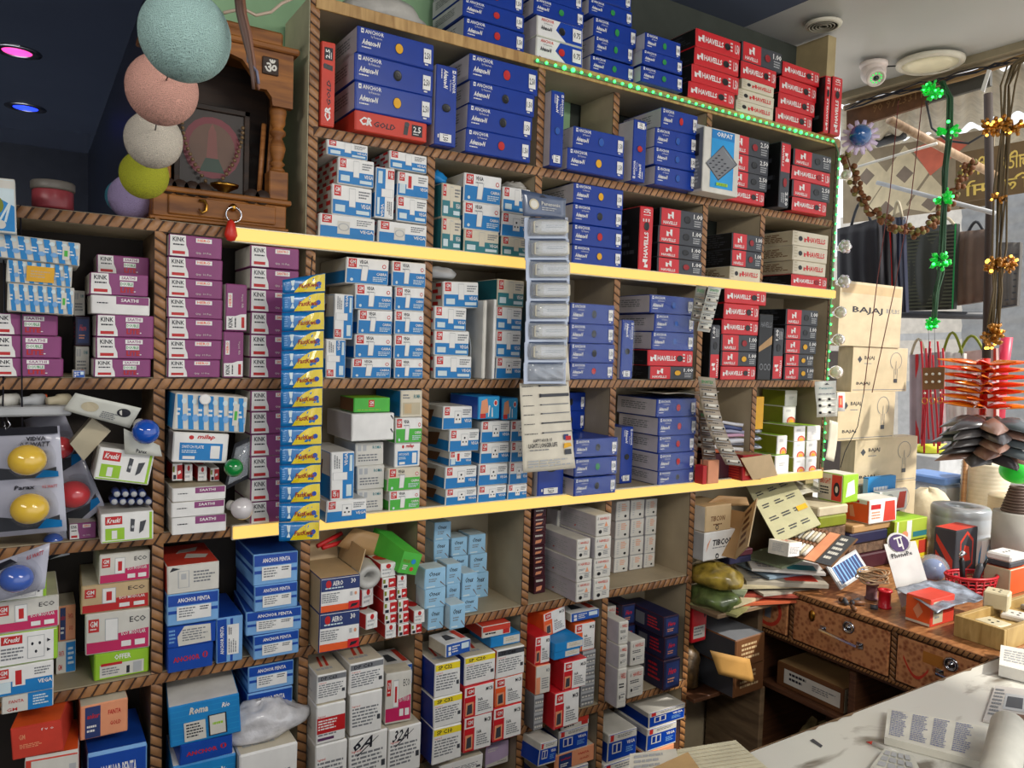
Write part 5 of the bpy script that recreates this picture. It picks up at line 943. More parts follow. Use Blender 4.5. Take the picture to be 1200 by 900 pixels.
# calculator box
Yc = 1.435; pz = LEVEL['B'] + .0005
xL = PX(812, 185, PY(825, 185, Yc).x).y
e = T0('calculator_box', 'grey and white calculator box with bright blue picture panel on the shelf edge', 'box', (PY(840, 235, Yc).x, Yc, pz))
x0 = PY(824, 190, Yc).x; x1 = PY(866, 190, Yc).x; zt = PY(845, 152, Yc).z
mb = MB(); wbox(mb, x0, x1, Yc, Yc + .052, pz - .004, zt, 'offw', .0015); kid(mb, 'carton', e)
mb = MB(); A = W((x0, Yc, pz)); B = W((x1, Yc, zt)); fn = lambda u, v, o: (A.x + u * (B.x - A.x), A.y - .0006 - o, A.z + v * (B.z - A.z))
cb = mat('calc_cyan', (20, 150, 214), .3); key = 'ink'
draw(mb, [('r', .2, .06, .84, .98, cb), ('r', .2, .84, .84, .98, 'vblue'), ('t', 'ORPAT', .34, .88, .78, .955, 'white', 1), ('p', [(.06, .42), (.42, .18), (.95, .5), (.52, .76)], 'dgrey'), ('p', [(.08, .43), (.42, .205), (.92, .5), (.52, .74)], 'grey'), ('p', [(.52, .71), (.6, .66), (.87, .5), (.79, .55)], 'pale')] +
     [('p', [(.14 + .085 * i + .075 * j, .42 - .055 * i + .05 * j), (.2 + .085 * i + .075 * j, .42 - .055 * i + .05 * j + .0), (.235 + .085 * i + .075 * j, .44 - .055 * i + .05 * j), (.175 + .085 * i + .075 * j, .44 - .055 * i + .05 * j + .0)], key) for i in range(4) for j in range(4)] +
     [('r', .36, .1, .68, .15, 'lime'), ('t', 'OT-512GT', .4, .105, .64, .14, 'ink', .4)], fn, 1, 1.6); kid(mb, 'printed_front', e)
mb = MB(); fn2 = lambda u, v, o: (A.x - .0006 - o, A.y + (1 - u) * .052 * K, A.z + v * (B.z - A.z)); draw(mb, [('r', .06, .02, .94, .98, 'grey'), ('r', .35, .55, .7, .9, 'ink'), ('l', .3, .1, .8, .5, 7, 'lgrey')], fn2, .05, .2); kid(mb, 'printed_side', e)
mb = MB(); wbox(mb, x0 - .006, x1 - .014, Yc + .05, Yc + .0525, zt - .02, zt + .02, 'lgrey', .0005); fn3 = lambda u, v, o: (A.x + (u * .8 - .05) * (B.x - A.x), W((0, Yc + .05, 0)).y - o, B.z + v * .02 * K); draw(mb, [('p', [(.4, .3), (.5, .6), (.62, .3), (.58, .2), (.45, .2)], 'ink')], fn3, 1, .3); kid(mb, 'hanging_tab', e)
# ---------------------------------------------------------------- hanging strips and cards
bpm = mat('blister_clear', (216, 222, 230), .08, noise=0, alpha=.30, coat=1); metf = mat('foil', (170, 176, 188), .22, metal=.7, noise=.1)
# sachet strip
sx0, sx1 = 331, 381
e = T0('sachet_strip', 'long hanging strip of blue and yellow glue sachets before the shelf post', 'sachet strip', PY(355, 318, 1.4)); blu = mat('sachet_blue', (16, 110, 176), .3, coat=.5); yel = mat('sachet_yellow', (222, 196, 20), .3, coat=.5)
mb = MB(); mb.tube([W(PY(366, 300, 1.4)), W(PY(364, 326, 1.4))], .0015, 'black', 5); kid(mb, 'hook_wire', e)
for i in range(14):
    ya = 320 + i * 22.35; yb = ya + 21.9; sh_ = -i * .33
    q = [W(PY(sx0 + sh_, yb + 2, 1.4)), W(PY(sx1 + sh_ * 1.6, yb, 1.4)), W(PY(sx1 + sh_ * 1.6, ya, 1.4)), W(PY(sx0 + sh_, ya + (8 if i == 0 else 2), 1.4))]
    f = quadfn(q); mb = MB()
    def bul(u, v): return .004 * math.sin(math.pi * min(1, max(0, u))) * math.sin(math.pi * min(1, max(0, v))) + .0012 * math.sin(u * 17 + i * 2) * math.sin(v * 5)
    mb.sheet(lambda u, v: f(u, v, bul(u, v)), 10, 4, blu, .0014)
    g = lambda u, v, o: f(u, v, bul(u, v) + .0012 + o)
    n = 9; top = [(.27 + .72 * t / n, .06 + .9 * math.sin(math.pi * .5 * min(1, t / n * 1.25)) ** .7) for t in range(n + 1)]
    for k in range(n): 
        a, b = top[k], top[k + 1]; mb.add([g(a[0], .04, .0002), g(b[0], .04, .0002), g(b[0], (b[1] + .1) / 2, .0002), g(b[0], b[1], .0002), g(a[0], a[1], .0002), g(a[0], (a[1] + .1) / 2, .0002)], [(0, 1, 2, 5), (5, 2, 3, 4)], yel)
    draw(mb, [('t', 'FastKwik', .36, .3, .84, .56, 'dred', 1, .2), ('c', .84, .46, .13, 'pent'), ('p', [(.18, .2), (.27, .2), (.23, .5)], 'pale'), ('p', [(.2, .5), (.25, .5), (.27, .85), (.18, .85)], 'pale'), ('l', .05, .2, .13, .8, 5, 'lblue')], g, 1, .45, .0006)
    kid(mb, 'sachet', e)
# silver blister strip with adaptors
Yb = 1.395; e = T0('blister_strip', 'silver hanging blister strip holding cream adaptors before the middle post', 'blister pack', PY(640, 222, Yb))
q = [W(PY(x, y, Yb)) for x, y in ((613, 253), (663, 256), (663, 233), (611, 222))]; f = quadfn(q); mb = MB(); mb.sheet(lambda u, v: f(u, v, .002 * math.sin(5 * u) * math.sin(4 * v)), 8, 5, mat('blister_back', (84, 96, 122), .25, coat=1), .0012)
draw(mb, [('c', .25, .5, .22, 'beige'), ('c', .25, .5, .16, 'offw'), ('t', 'Panasonic', .42, .5, .85, .66, 'offw', .6), ('l', .42, .25, .85, .42, 2, 'lgrey'), ('p', [(.4, .85), (.45, .95), (.55, .85)], 'ink')], lambda u, v, o: f(u, v, .003 + o), 1, .5); kid(mb, 'header', e)
ys = [255, 280, 305, 329, 353, 377, 401, 425, 450]
for i in range(8):
    o_ = i * .4; l, r = (614 + (i if i < 3 else 3) - max(0, i - 3) * .9, 665 + (i if i < 3 else 3) - max(0, i - 2) * 1.1); ya, yb = ys[i], ys[i + 1]
    q = [W(PY(l, yb, Yb)), W(PY(r, yb, Yb)), W(PY(r, ya, Yb)), W(PY(l, ya, Yb))]; f = quadfn(q); mb = MB(); mb.sheet(lambda u, v: f(u, v, 0), 2, 2, mat('blister_back'), .001)
    draw(mb, [('r', 0, .02, 1, .14, metf), ('r', 0, .0, .1, 1, metf), ('r', .93, 0, 1, 1, metf)], lambda u, v, o: f(u, v, .0008 + o), 1, .5); cell = kid(mb, 'card_cell', e)
    if i < 7:
        mb = MB(); n0 = len(mb.v); mb.box(0, 1, 0, 1, 0, 1, mat('adaptor_cream', (196, 188, 166), .35), .12); sc_ = (q[1] - q[0]).length * .8; h_ = (q[3] - q[0]).length * .66
        for k in range(n0, len(mb.v)): v = Vector(mb.v[k]); mb.v[k] = tuple(f(.14 + v.x * .8, .2 + v.z * .66, .018 * (1 - v.y) + .001))
        draw(mb, [('p', [(.3, .3), (.9, .3), (.9, .78), (.3, .78)], 'offw'), ('l', .4, .45, .85, .62, 2, 'grey'), ('p', [(.17, .5), (.22, .5), (.22, .56), (.17, .56)], 'ink')], lambda u, v, o: f(u, v, .0195 + o), 1, .5); kid(mb, 'adaptor', e)
    mb = MB()
    def bl(u, v):
        m = min(u, 1 - u) * 8; w = min(v, 1 - v) * 6; return .022 * min(1, m) * min(1, w) * (1 if i < 7 else .5 + .5 * math.sin(9 * u + 7 * v) ** 2)
    mb.sheet(lambda u, v: f(.08 + .9 * u, .12 + .82 * v, .0025 + bl(u, v)), 14, 8, bpm, .0006); kid(mb, 'clear_blister', e)
# white poster
Yq = 1.41; q = [W(PY(x, y, Yq)) for x, y in ((613, 554), (673, 548), (667, 447), (608, 449))]; f = quadfn(q); e = T0('paper_poster', 'white hanging paper chart with rows of black pens printed below the blister strip', 'poster', PY(640, 554, Yq))
mb = MB(); mb.sheet(lambda u, v: f(u, v, .003 * math.sin(3 * u + 2 * v) + (.006 * u * (1 - v) ** 4)), 14, 14, mat('poster_paper', (214, 206, 188), .6), .0008); kid(mb, 'sheet', e)
mb = MB(); els = []
for k, (v, h, x1) in enumerate(((.97, .016, .95), (.87, .034, .98), (.755, .01, .96), (.655, .01, .97), (.55, .014, .98), (.44, .012, 1))): els += [('r', .38, v - h, x1, v, 'dgrey' if k in (1, 4) else 'grey'), ('r', .37, v - h * 1.1, .41, v + h * .1, 'ink'), ('l', .04, v - .022, .3, v - .006, 1, 'dgrey')]
els += [('t', 'HAPPY HOUR OF', .2, .33, .56, .37, 'ink', .5), ('t', 'LIGHTS LONGER LIFE', .1, .27, .66, .32, 'ink', .8), ('l', .12, .23, .5, .25, 1, 'grey'), ('r', .8, .34, .9, .4, 'navy'), ('r', .84, .33, .95, .38, 'wred'), ('p', [(.78, .24), (.95, .26), (.93, .3), (.8, .3)], 'gold'), ('r', .8, .17, .93, .23, 'dgrey'), ('l', .08, .04, .95, .13, 3, 'lgrey')]
draw(mb, els, lambda u, v, o: f(u, v, .003 * math.sin(3 * u + 2 * v) + .0015 + (.006 * u * (1 - v) ** 4) + o), 1, 1.7, .0006); kid(mb, 'print', e)
mb = MB(); q2 = [W(PY(x, y, Yq)) for x, y in ((655, 447), (668, 446), (664, 392), (655, 392))]; f2 = quadfn(q2); mb.sheet(lambda u, v: f2(u, v, 0), 3, 5, mat('poster_paper'), .0008); kid(mb, 'upper_margin', e)
# small hanging strips on the right
def ministrip(px, n, w0, label, tint, Y=1.42, hang=0):
    (xa, ya), (xb, yb) = px; e = T0('blister_strip', label, 'blister pack', PY(xa, ya, Y), 'small hanging blister strips')
    for i in range(n):
        t0, t1 = i / n, (i + .96) / n; cx0 = xa + (xb - xa) * t0 + hang * math.sin(t0 * 3); cx1 = xa + (xb - xa) * t1 + hang * math.sin(t1 * 3); y0 = ya + (yb - ya) * t0; y1 = ya + (yb - ya) * t1
        q = [W(PY(cx1 - w0 / 2, y1, Y)), W(PY(cx1 + w0 / 2, y1 + 2, Y - .01)), W(PY(cx0 + w0 / 2, y0 + 2, Y - .01)), W(PY(cx0 - w0 / 2, y0, Y))]; f = quadfn(q)
        mb = MB(); mb.sheet(lambda u, v: f(u, v, 0), 2, 2, tint, .001)
        if i == 0: draw(mb, [('t', 'SPORTEX', .15, .4, .85, .7, 'wgreen', .6), ('l', .15, .12, .8, .3, 1, 'grey')], lambda u, v, o: f(u, v, .001 + o), 1, .5)
        else: draw(mb, [('l', .1, .72, .9, .9, 1, 'dgrey'), ('r', .12, .12, .88, .2, 'lgrey')], lambda u, v, o: f(u, v, .001 + o), 1, .5)
        c = kid(mb, 'card_cell', e)
        if i:
            mb = MB(); mb.tube([f(.12, .45, .006), f(.88, .45, .006)], .0052, mat('plug_white', (220, 214, 200), .35), 8); mb.ball(f(.2, .45, .011), .0035, 'ink', 5); mb.ball(f(.8, .45, .011), .0035, 'ink', 5); kid(mb, 'pin_fuse', e)
ministrip(((838, 335), (824, 388)), 5, 15, 'white hanging strip of small fuses, front one below the LED', mat('strip_card', (206, 206, 196), .4), 1.41)
ministrip(((822, 334), (815, 376)), 3, 12, 'grey hanging strip of small fuses, just left of the white one', mat('strip_grey', (150, 148, 136), .4), 1.44)
ministrip(((828, 441), (862, 545)), 8, 20, 'long slanting hanging strip of small plugs above the red carton', mat('strip_old', (164, 150, 132), .4), 1.42, -8)
ministrip(((826, 480), (832, 548)), 5, 16, 'brownish hanging strip behind the slanting strip of plugs', mat('strip_brown', (110, 88, 70), .4), 1.47)
Y = 1.44; q = [W(PY(x, y, Y)) for x, y in ((957, 489), (981, 488), (980, 446), (955, 447))]; f = quadfn(q); e = T0('blister_card', 'white hanging card with rows of small pins at the shelf end', 'blister pack', PY(968, 446, Y)); mb = MB(); mb.sheet(lambda u, v: f(u, v, .002 * math.sin(6 * v)), 3, 8, mat('strip_card'), .001)
draw(mb, [('p', [(.4, .9), (.5, .95), (.62, .9)], 'ink'), ('t', 'Panasonic', .15, .78, .8, .84, 'teal', .6), ('l', .1, .6, .9, .66, 1, 'grey')], lambda u, v, o: f(u, v, .0035 + o), 1, 1.7); kid(mb, 'card', e)
mb = MB()
for v in (.5, .33, .13):
    for u in (.1, .55): mb.tube([f(u, v, .006), f(u + .34, v, .006)], [.005, .003], 'offw', 7); mb.ball(f(u + .02, v, .007), .005, 'ink', 6)
kid(mb, 'pins', e)
Y = 1.5; q = [W(PY(x, y, Y)) for x, y in ((981, 482), (990, 482), (990, 460), (981, 460))]; f = quadfn(q); mb = MB(); mb.sheet(lambda u, v: f(u, v, 0), 1, 1, 'white', .001); draw(mb, [('r', .15, .2, .7, .85, 'crred'), ('r', .3, .35, .55, .7, 'peach')], lambda u, v, o: f(u, v, .001 + o), .4, 1); single(mb, 'switch_card', 'tiny white card with red picture beside the bulb cartons', 'card')
# upright white plates between the blue stacks
for i, (xa, xb, ya, yb, lab, c) in enumerate(((563, 570, 352, 447, 'thin white plate standing upright left of the pair', 'offw'), (575, 581, 351, 448, 'thin white plate standing upright right of the pair', 'white'))):
    mb = MB(); A = PY(xa, yb, 1.47); B = PY(xb, ya, 1.47); wbox(mb, A.x, B.x, 1.465, 1.6, LEVEL['mid'] + .0006, B.z, c, .002); single(mb, 'plate', lab, 'plate', 'upright white plates')
mb = MB(); A = PY(550, 400, 1.49); mb.lathe([(.0001, .02), (.05, .016), (.068, .006), (.07, 0), (.066, .002), (.0001, .012)], mat('frosted', (170, 176, 180), .2, coat=.6), 26, ctr=W((PY(552, 400, 1.5).x, 1.56, LEVEL['mid'] + .062)), mtx=Matrix.Rotation(math.pi / 2, 4, 'Y') @ Matrix.Scale(1.0, 4)); single(mb, 'round_cover', 'frosted round cover standing on edge beside the white plates', 'cover')
mb = lump(W((PY(519, 330, 1.5).x, 1.52, PY(519, 326, 1.5).z)), .05, .04, .02, 'lgrey', 5, amp=.4); single(mb, 'crumpled_paper', 'crumpled grey paper on the third stack under the LED', 'paper')
mb = lump(W((PY(612, 215, 1.5).x, 1.54, PY(612, 221, 1.5).z)), .035, .04, .016, bagm, 6, amp=.4); single(mb, 'plastic_bag', 'small crumpled clear bag on the stack left of the post', 'bag')
mb = lump(W((PY(519, 210, 1.5).x, 1.54, PY(519, 213, 1.5).z)), .03, .04, .022, mat('rio'), 8, amp=.4); single(mb, 'plastic_bag', 'small crumpled blue bag on the narrow stained pile', 'bag')
A = PY(795, 466, 1.45); mb = MB(); q = [W(PY(742, 457, 1.53)), W(PY(825, 466, 1.42)), W(PY(820, 455, 1.5)), W(PY(760, 452, 1.6))]; f = quadfn(q)
q = [W((PY(735, 457, 1.5).x, 1.47, .0)), ]; zt_ = PY(790, 461, 1.49).z
mb.sheet(lambda u, v: W((1.385 + .2 * u, 1.45 + .15 * v, -.112 + .007 * math.sin(7 * u + 3 * v) * u)), 14, 8, mat('clear_sheet', (170, 166, 150), .2, coat=.6), .0012); single(mb, 'plastic_sheet', 'translucent plastic sheet lying on the tall blue stack', 'sheet')
bdm = mat('bulb_dome', (216, 222, 230), .06, noise=0, alpha=.07, coat=1)
# ---------------------------------------------------------------- bulb cards hanging at the left front
bulbg = {}
def bulbmat(n, rgb): return mat('bulb_' + n, rgb, .08, noise=0, coat=1)
BC = dict(yellow=(236, 190, 4), red=(214, 14, 24), blue=(24, 80, 178), green=(16, 130, 56), white=(206, 200, 200))
def bulb3(mb, c, r, col, dirv):
    q = Vector(dirv).normalized().to_track_quat('Z', 'Y').to_matrix().to_4x4(); mb.lathe([(.0001, r)] + [(r * math.cos(a), r * math.sin(a)) for a in [math.radians(x) for x in (80, 65, 50, 35, 20, 5, -10, -25, -40)]] + [(r * .58, -r * .85), (r * .45, -r * 1.05)], bulbmat(col, BC[col]), 26, ctr=c, mtx=q)
    mb.lathe([(r * .46, -r * 1.0), (r * .46, -r * 1.5), (r * .2, -r * 1.6), (.0001, -r * 1.6)], mat('bulb_base', (190, 186, 178), .35), 18, ctr=c, mtx=q)
def bcard(quad, dist, label, bulbs, marks, group='hanging cards of small coloured bulbs'):
    q = [W(PD(x, y, dist)) for x, y in quad]; f = quadfn(q); w = (q[1] - q[0]).length; h = (q[3] - q[0]).length
    e = T0('bulb_card', label, 'bulb pack', PD(*quad[0], dist), group); mb = MB(); mb.sheet(lambda u, v: f(u, v, .002 * math.sin(4 * u)), 6, 6, mat('card_print', (186, 186, 200), .3, coat=.5), .0012)
    draw(mb, marks, lambda u, v, o: f(min(.995, max(.005, u)), v, .0032 + o), w, h); kid(mb, 'card', e)
    for (u, v, r, col) in bulbs:
        mb = MB(); R = r * dist / FPX * K; c = f(u, v, R * .75); n = f(u, v, 1) - f(u, v, 0)
        mb.lathe([(.0001, R)] + [(R * math.cos(a), R * math.sin(a)) for a in [math.radians(x) for x in (80, 65, 50, 35, 20, 5, -10, -30)]], bulbmat(col, BC[col]), 28, ctr=c, mtx=n.normalized().to_track_quat('Z', 'Y').to_matrix().to_4x4(), sx=1.08, sy=.95); kid(mb, 'bulb', e)
        mb = MB(); mb.lathe([(.0001, R * 1.1)] + [(R * 1.15 * math.cos(a), R * 1.1 * math.sin(a)) for a in [math.radians(x) for x in (80, 60, 40, 20, 0, -20, -38)]] + [(R * 1.35, -R * .68)], bdm, 26, ctr=c, mtx=n.normalized().to_track_quat('Z', 'Y').to_matrix().to_4x4()); kid(mb, 'clear_blister', e)
tri = [('p', [(.12, .06), (.95, .06), (.95, .32), (.75, .22), (.12, .42)], 'dgrey'), ('p', [(.7, .06), (.97, .06), (.97, .2), (.8, .26)], 'vblue')]
def sc2(e, a, b):  # squeeze marks into v range a..b
    o = []
    for k in e:
        if k[0] == 'p': o.append(('p', [(x, a + y * (b - a)) for x, y in k[1]], k[2]))
        elif k[0] in 'rt': o.append((k[0], *( [k[1]] if k[0] == 't' else []), *( (k[2], a + k[3] * (b - a), k[4], a + k[5] * (b - a)) if k[0] == 't' else (k[1], a + k[2] * (b - a), k[3], a + k[4] * (b - a)) ), *(k[6:] if k[0] == 't' else k[5:])))
    return o
bcard([(78, 632), (122, 592), (72, 478), (28, 492)], 1.36, 'tilted bulb card with two red bulbs behind the front card', [(.62, .24, 17, 'red'), (.7, .66, 14, 'red')], sc2(tri, .02, .4) + sc2(tri, .45, .9))
bcard([(-30, 632), (78, 622), (69, 499), (-30, 503)], 1.26, 'front bulb card with two yellow bulbs, one above the other', [(.7, .25, 19, 'yellow'), (.7, .7, 19, 'yellow')],
      sc2(tri, .02, .46) + sc2(tri, .5, .86) + [('r', .0, .93, 1, 1, 'ink'), ('t', 'VIDVA', .62, .87, .85, .91, 'ink', 1), ('t', '0.5 WATT', .55, .81, .9, .86, 'ink', 1, .2), ('t', 'Parax', .46, .42, .7, .46, 'ink', 1, .2), ('t', '0.5 WATT', .78, .42, .95, .45, 'wred', .8)])
bcard([(56, 656), (81, 650), (76, 612), (55, 620)], 1.33, 'small bulb card with one blue bulb, peeping out below', [(.5, .55, 10, 'blue')], [('p', [(.1, .0), (.9, .1), (.9, .3), (.1, .1)], 'ink')])
bcard([(-30, 712), (52, 690), (58, 636), (-30, 668)], 1.2, 'lowest bulb card with one large blue bulb', [(.68, .44, 17, 'blue')], [('p', [(.1, .7), (.6, .8), (.5, .95), (.05, .9)], 'ink'), ('t', '0.5 WATT', .72, .78, .95, .88, 'wred', .8)])
mb = MB()
for xs in ((24, 26), (4, 3)): mb.tube([W(PD(xs[0], 240, 1.25)), W(PD(xs[0] + 1, 380, 1.25)), W(PD(xs[1], 500, 1.25))], .0016, 'ink', 5)
mb.tube([W(PD(-20, 290, 1.25)), W(PD(8, 292, 1.25)), W(PD(14, 302, 1.25)), W(PD(24, 296, 1.25))], .0018, 'ink', 5)
mb.tube([W(PD(7, 488, 1.24)), W(PD(12, 498, 1.24)), W(PD(7, 504, 1.24)), W(PD(5, 494, 1.24))], .0014, chrome, 5)
single(mb, 'hanging_wire', 'black wires with a metal hook holding up the bulb cards', 'wire')
def freebulb(px, r, col, Y, dirv, lab):
    mb = MB(); c = W(PY(*px, Y)); bulb3(mb, c, r / FPX * (PY(*px, Y).dot(-Vector((AX.z, AY.z, AZ.z)))) * K, col, dirv); single(mb, 'light_bulb', lab, 'bulb')
freebulb((171, 506), 15, 'blue', 1.43, (.2, -.8, -.3), 'glossy blue bulb lying on a white card in the left bay')
freebulb((274, 548), 11, 'green', 1.44, (-.3, -.9, .1), 'glossy green bulb beside the white plate box')
freebulb((284, 596), 13, 'white', 1.44, (.5, -.7, -.1), 'white bulb lying at the shelf edge by the tray pile')
mb = MB(); q = [W(PY(x, y, 1.46)) for x, y in ((74, 480), (152, 502), (165, 478), (88, 460))]; f = quadfn(q); mb.sheet(lambda u, v: f(u, v, .006 * math.sin(6 * u) + .01 * v), 12, 5, mat('strip_card'), .001); draw(mb, [('c', .3, .5, .25, 'beige'), ('c', .8, .6, .2, 'ink'), ('c', .8, .6, .14, 'offw'), ('l', .5, .1, .75, .45, 4, 'grey')], lambda u, v, o: f(u, v, .006 * math.sin(6 * u) + .01 * v + .001 + o), 2, 1, .0008); single(mb, 'blister_card', 'curled white blister card lying over the left bay boxes', 'blister pack')
mb = MB(); q = [W(PY(x, y, 1.45)) for x, y in ((146, 532), (190, 535), (187, 522), (145, 502))]; f = quadfn(q); mb.sheet(lambda u, v: f(u, v, 0), 3, 3, mat('strip_card'), .001); draw(mb, [('t', 'Parax', .3, .1, .6, .3, 'ink', 1, .3)], lambda u, v, o: f(u, v, .0008 + o), 2, 1); single(mb, 'bulb_backing_card', 'white card under the glossy blue bulb', 'card')
mb = MB(); q = [W(PY(x, y, 1.5)) for x, y in ((82, 520), (98, 540), (130, 505), (108, 490))]; f = quadfn(q); mb.poly([f(0, 0), f(1, 0), f(1, 1), f(0, 1)], mat('beige'), .05, (0, 1, 0)); single(mb, 'carton', 'beige open carton lying askew in the left bay', 'box')
mb = MB()
for k in range(9):
    mb2 = MB(); p = PY(134 + (k % 5) * 10 + (3 if k > 4 else 0), 588 - (k // 5) * 9, 1.47); mb2.tube([W(p), W(p) + Vector((0, .05, 0))], .0075, 'navy', 12); mb2.tube([W(p) + Vector((0, -.002, 0)), W(p)], .006, 'lgrey', 10)
    single(mb2, 'battery', 'dark blue battery cell among those in the open plug box', 'battery', 'batteries in the open plug box')
A = PY(40, 482, 1.5); mb = MB(); wbox(mb, PY(-40, 480, 1.47).x, PY(84, 480, 1.47).x, 1.47, 1.6, PY(40, 488, 1.47).z, PY(40, 477, 1.47).z, 'lgrey', .003); single(mb, 'carton', 'flat grey carton on the left under the board', 'box')
for k, (xa, xb, c, l) in enumerate(((-10, 20, 'offw', 'cream bulb holder leftmost on the flat grey carton'), (26, 50, 'lgrey', 'grey bulb holder with orange tip on the flat carton'), (56, 80, 'beige', 'beige bulb holder rightmost on the flat carton'))):
    mb = MB(); p = W(PY(xa, 470, 1.5)); p2 = W(PY(xb, 468, 1.52)); mb.tube([p, p.lerp(p2, .4), p.lerp(p2, .5), p2], [.008, .009, .013, .013], c, 12)
    if k == 1: mb.tube([p2, p2 + Vector((.008, 0, 0))], .011, 'orange', 12)
    single(mb, 'bulb_holder', l, 'bulb holder', 'bulb holders on the flat carton')
mb = MB(); q = [W(PY(x, y, 1.5)) for x, y in ((262, 575), (292, 560), (297, 510), (275, 520))]; f = quadfn(q); mb.sheet(lambda u, v: f(u, v, 0), 2, 3, mat('dgrey'), .001); mb.sheet(lambda u, v: f(.1 + .8 * u, .1 + .8 * v, .004 + .012 * math.sin(math.pi * u) * math.sin(math.pi * v)), 8, 8, bpm, .0006); single(mb, 'blister_card', 'dark blister card standing behind the white and green bulbs', 'blister pack')
mb = MB(); mb.lathe([(.008, 0), (.012, .002), (.012, .0045), (.008, .0045)], mat('white'), 14, ctr=W(PY(240, 468, 1.44)), mtx=Matrix.Rotation(math.pi / 2, 4, 'X')); single(mb, 'tape_ring', 'tiny white ring stuck on the tilted wrapped pack', 'ring')
# reel and carton beside the navy boxes
c = W(PY(432, 676, 1.46)); mb = MB(); mb.lathe([(.012, -.05), (.03, -.05), (.032, -.045), (.032, .0), (.03, .006), (.022, .008), (.013, .002), (.012, -.05)], mat('tape_white', (186, 184, 178), .3), 28, ctr=c, mtx=Matrix.Rotation(math.radians(100), 4, 'X')); single(mb, 'tape_roll', 'roll of white tape lying beside the open navy box', 'tape roll')
mb = MB(); q = [PY(x, y, 1.44) for x, y in ((466, 671), (487, 674), (495, 650), (474, 646))]; mb2 = MB(); P4 = [W(p) for p in q]
mb.poly(P4, mat('green'), .0, None); bk = [p + Vector((-.03, .13, .035)) for p in P4]; mb.add(P4 + bk, [(0, 4, 5, 1), (1, 5, 6, 2), (2, 6, 7, 3), (3, 7, 4, 0), (7, 6, 5, 4)], 'green'); f = quadfn([P4[0], P4[1], P4[2], P4[3]])
draw(mb, [('c', .65, .6, .12, 'rio'), ('c', .65, .25, .1, 'crred'), ('t', 'PLUS', .1, .5, .45, .66, 'olive', 1), ('l', .15, .15, .4, .4, 3, 'white')], lambda u, v, o: f(u, v, .0006 + o), 1, 1); single(mb, 'lamp_box', 'bright green carton tilted over the small red-white boxes', 'box')
# open flaps of the navy box
mb = MB(); A = PY(368, 674, 1.44); B = PY(423, 671, 1.44); z = PY(395, 676, 1.44).z
for (p0, p1, dx, dy, dz) in (((A.x, 1.575, z), (B.x, 1.575, z), 0, .02, .06), ((B.x, 1.45, z), (B.x, 1.575, z), .012, 0, .045)):
    a, b = W(p0), W(p1); o = Vector((dx, dy, dz)) * K; mb.poly([a, b, b + o, a + o], 'kraft', .002, (dx, -1 if dy else 0, 0) if dy else (1, 0, 0))
single(mb, 'box_flaps', 'open brown cardboard flaps standing above the navy lamp box', 'box flap')
# plastic bag in the bottom
bx = [b for b in BOXES if b[7].endswith('under the plastic bag')][0]
mb = lump(W(((bx[1] + bx[2]) / 2, 1.49, bx[4] + .001)), .1, .05, .05, mat('clear_bag', (206, 204, 206), .18, noise=.15, scale=30, bump=.6, coat=.6), 12, 26, 16, .3); single(mb, 'plastic_bag', 'crumpled clear plastic bag on the white breaker carton, orange tag inside', 'bag')
# loose red things in shadow under the led
mb = MB()
for k, (a, b) in enumerate((((372, 640), (400, 625)), ((378, 642), (405, 634)))): mb.tube([W(PY(*a, 1.52)), W(PY(*b, 1.55))], .006, 'wred', 8)
single(mb, 'red_tool', 'red tool handles in the shadow above the open navy box', 'tool')
mb = MB(); q = [W(PY(x, y, 1.53)) for x, y in ((395, 640), (448, 655), (468, 632), (415, 618))]; f = quadfn(q); mb.sheet(lambda u, v: f(u, v, .01 * u), 4, 3, 'card', .003); single(mb, 'cardboard_piece', 'brown cardboard piece leaning under the lower LED strip', 'cardboard')
# ---------------------------------------------------------------- drawer desk running out from the shelf wall
DZ = -.67; XF = 1.845; Ye = .842
dt = woodmat('desk_top', (120, 74, 40), (176, 122, 78), (4, 14, 4), .4)
def specked():
    m = bpy.data.materials.new('drawer_mica'); m.use_nodes = True; nt = m.node_tree; b = nt.nodes['Principled BSDF']; L = nt.links.new
    tc = nt.nodes.new('ShaderNodeTexCoord'); v = nt.nodes.new('ShaderNodeTexVoronoi'); v.inputs['Scale'].default_value = 70; n = nt.nodes.new('ShaderNodeTexNoise'); n.inputs['Scale'].default_value = 30; n.inputs['Detail'].default_value = 6
    mx = nt.nodes.new('ShaderNodeMath'); mx.operation = 'MULTIPLY'; r = nt.nodes.new('ShaderNodeValToRGB'); r.color_ramp.elements[0].position = .05; r.color_ramp.elements[1].position = .3
    r.color_ramp.elements[0].color = (*lin((136, 70, 40)), 1); r.color_ramp.elements[1].color = (*lin((196, 134, 88)), 1)
    L(tc.outputs['Object'], v.inputs['Vector']); L(tc.outputs['Object'], n.inputs['Vector']); L(v.outputs['Distance'], mx.inputs[0]); L(n.outputs['Fac'], mx.inputs[1]); L(mx.outputs[0], r.inputs[0]); L(r.outputs[0], b.inputs['Base Color']); b.inputs['Roughness'].default_value = .4
    return m
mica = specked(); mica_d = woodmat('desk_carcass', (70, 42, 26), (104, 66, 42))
desk = T0('drawer_desk', 'long speckled brown drawer desk running from the shelves towards the counter', 'desk', (2.2, 1.2, ZF))
mb = MB(); wbox(mb, XF - .008, 2.80, Ye, 1.655, DZ - .014, DZ, dt, .002); kid(mb, 'desk_top', desk)
mb = MB(); wbox(mb, XF + .002, XF + .014, Ye, 1.655, DZ - .152, DZ - .0145, mica_d); wbox(mb, XF + .015, 2.7, Ye, 1.655, DZ - .165, DZ - .15, mica_d); kid(mb, 'carcass', desk)
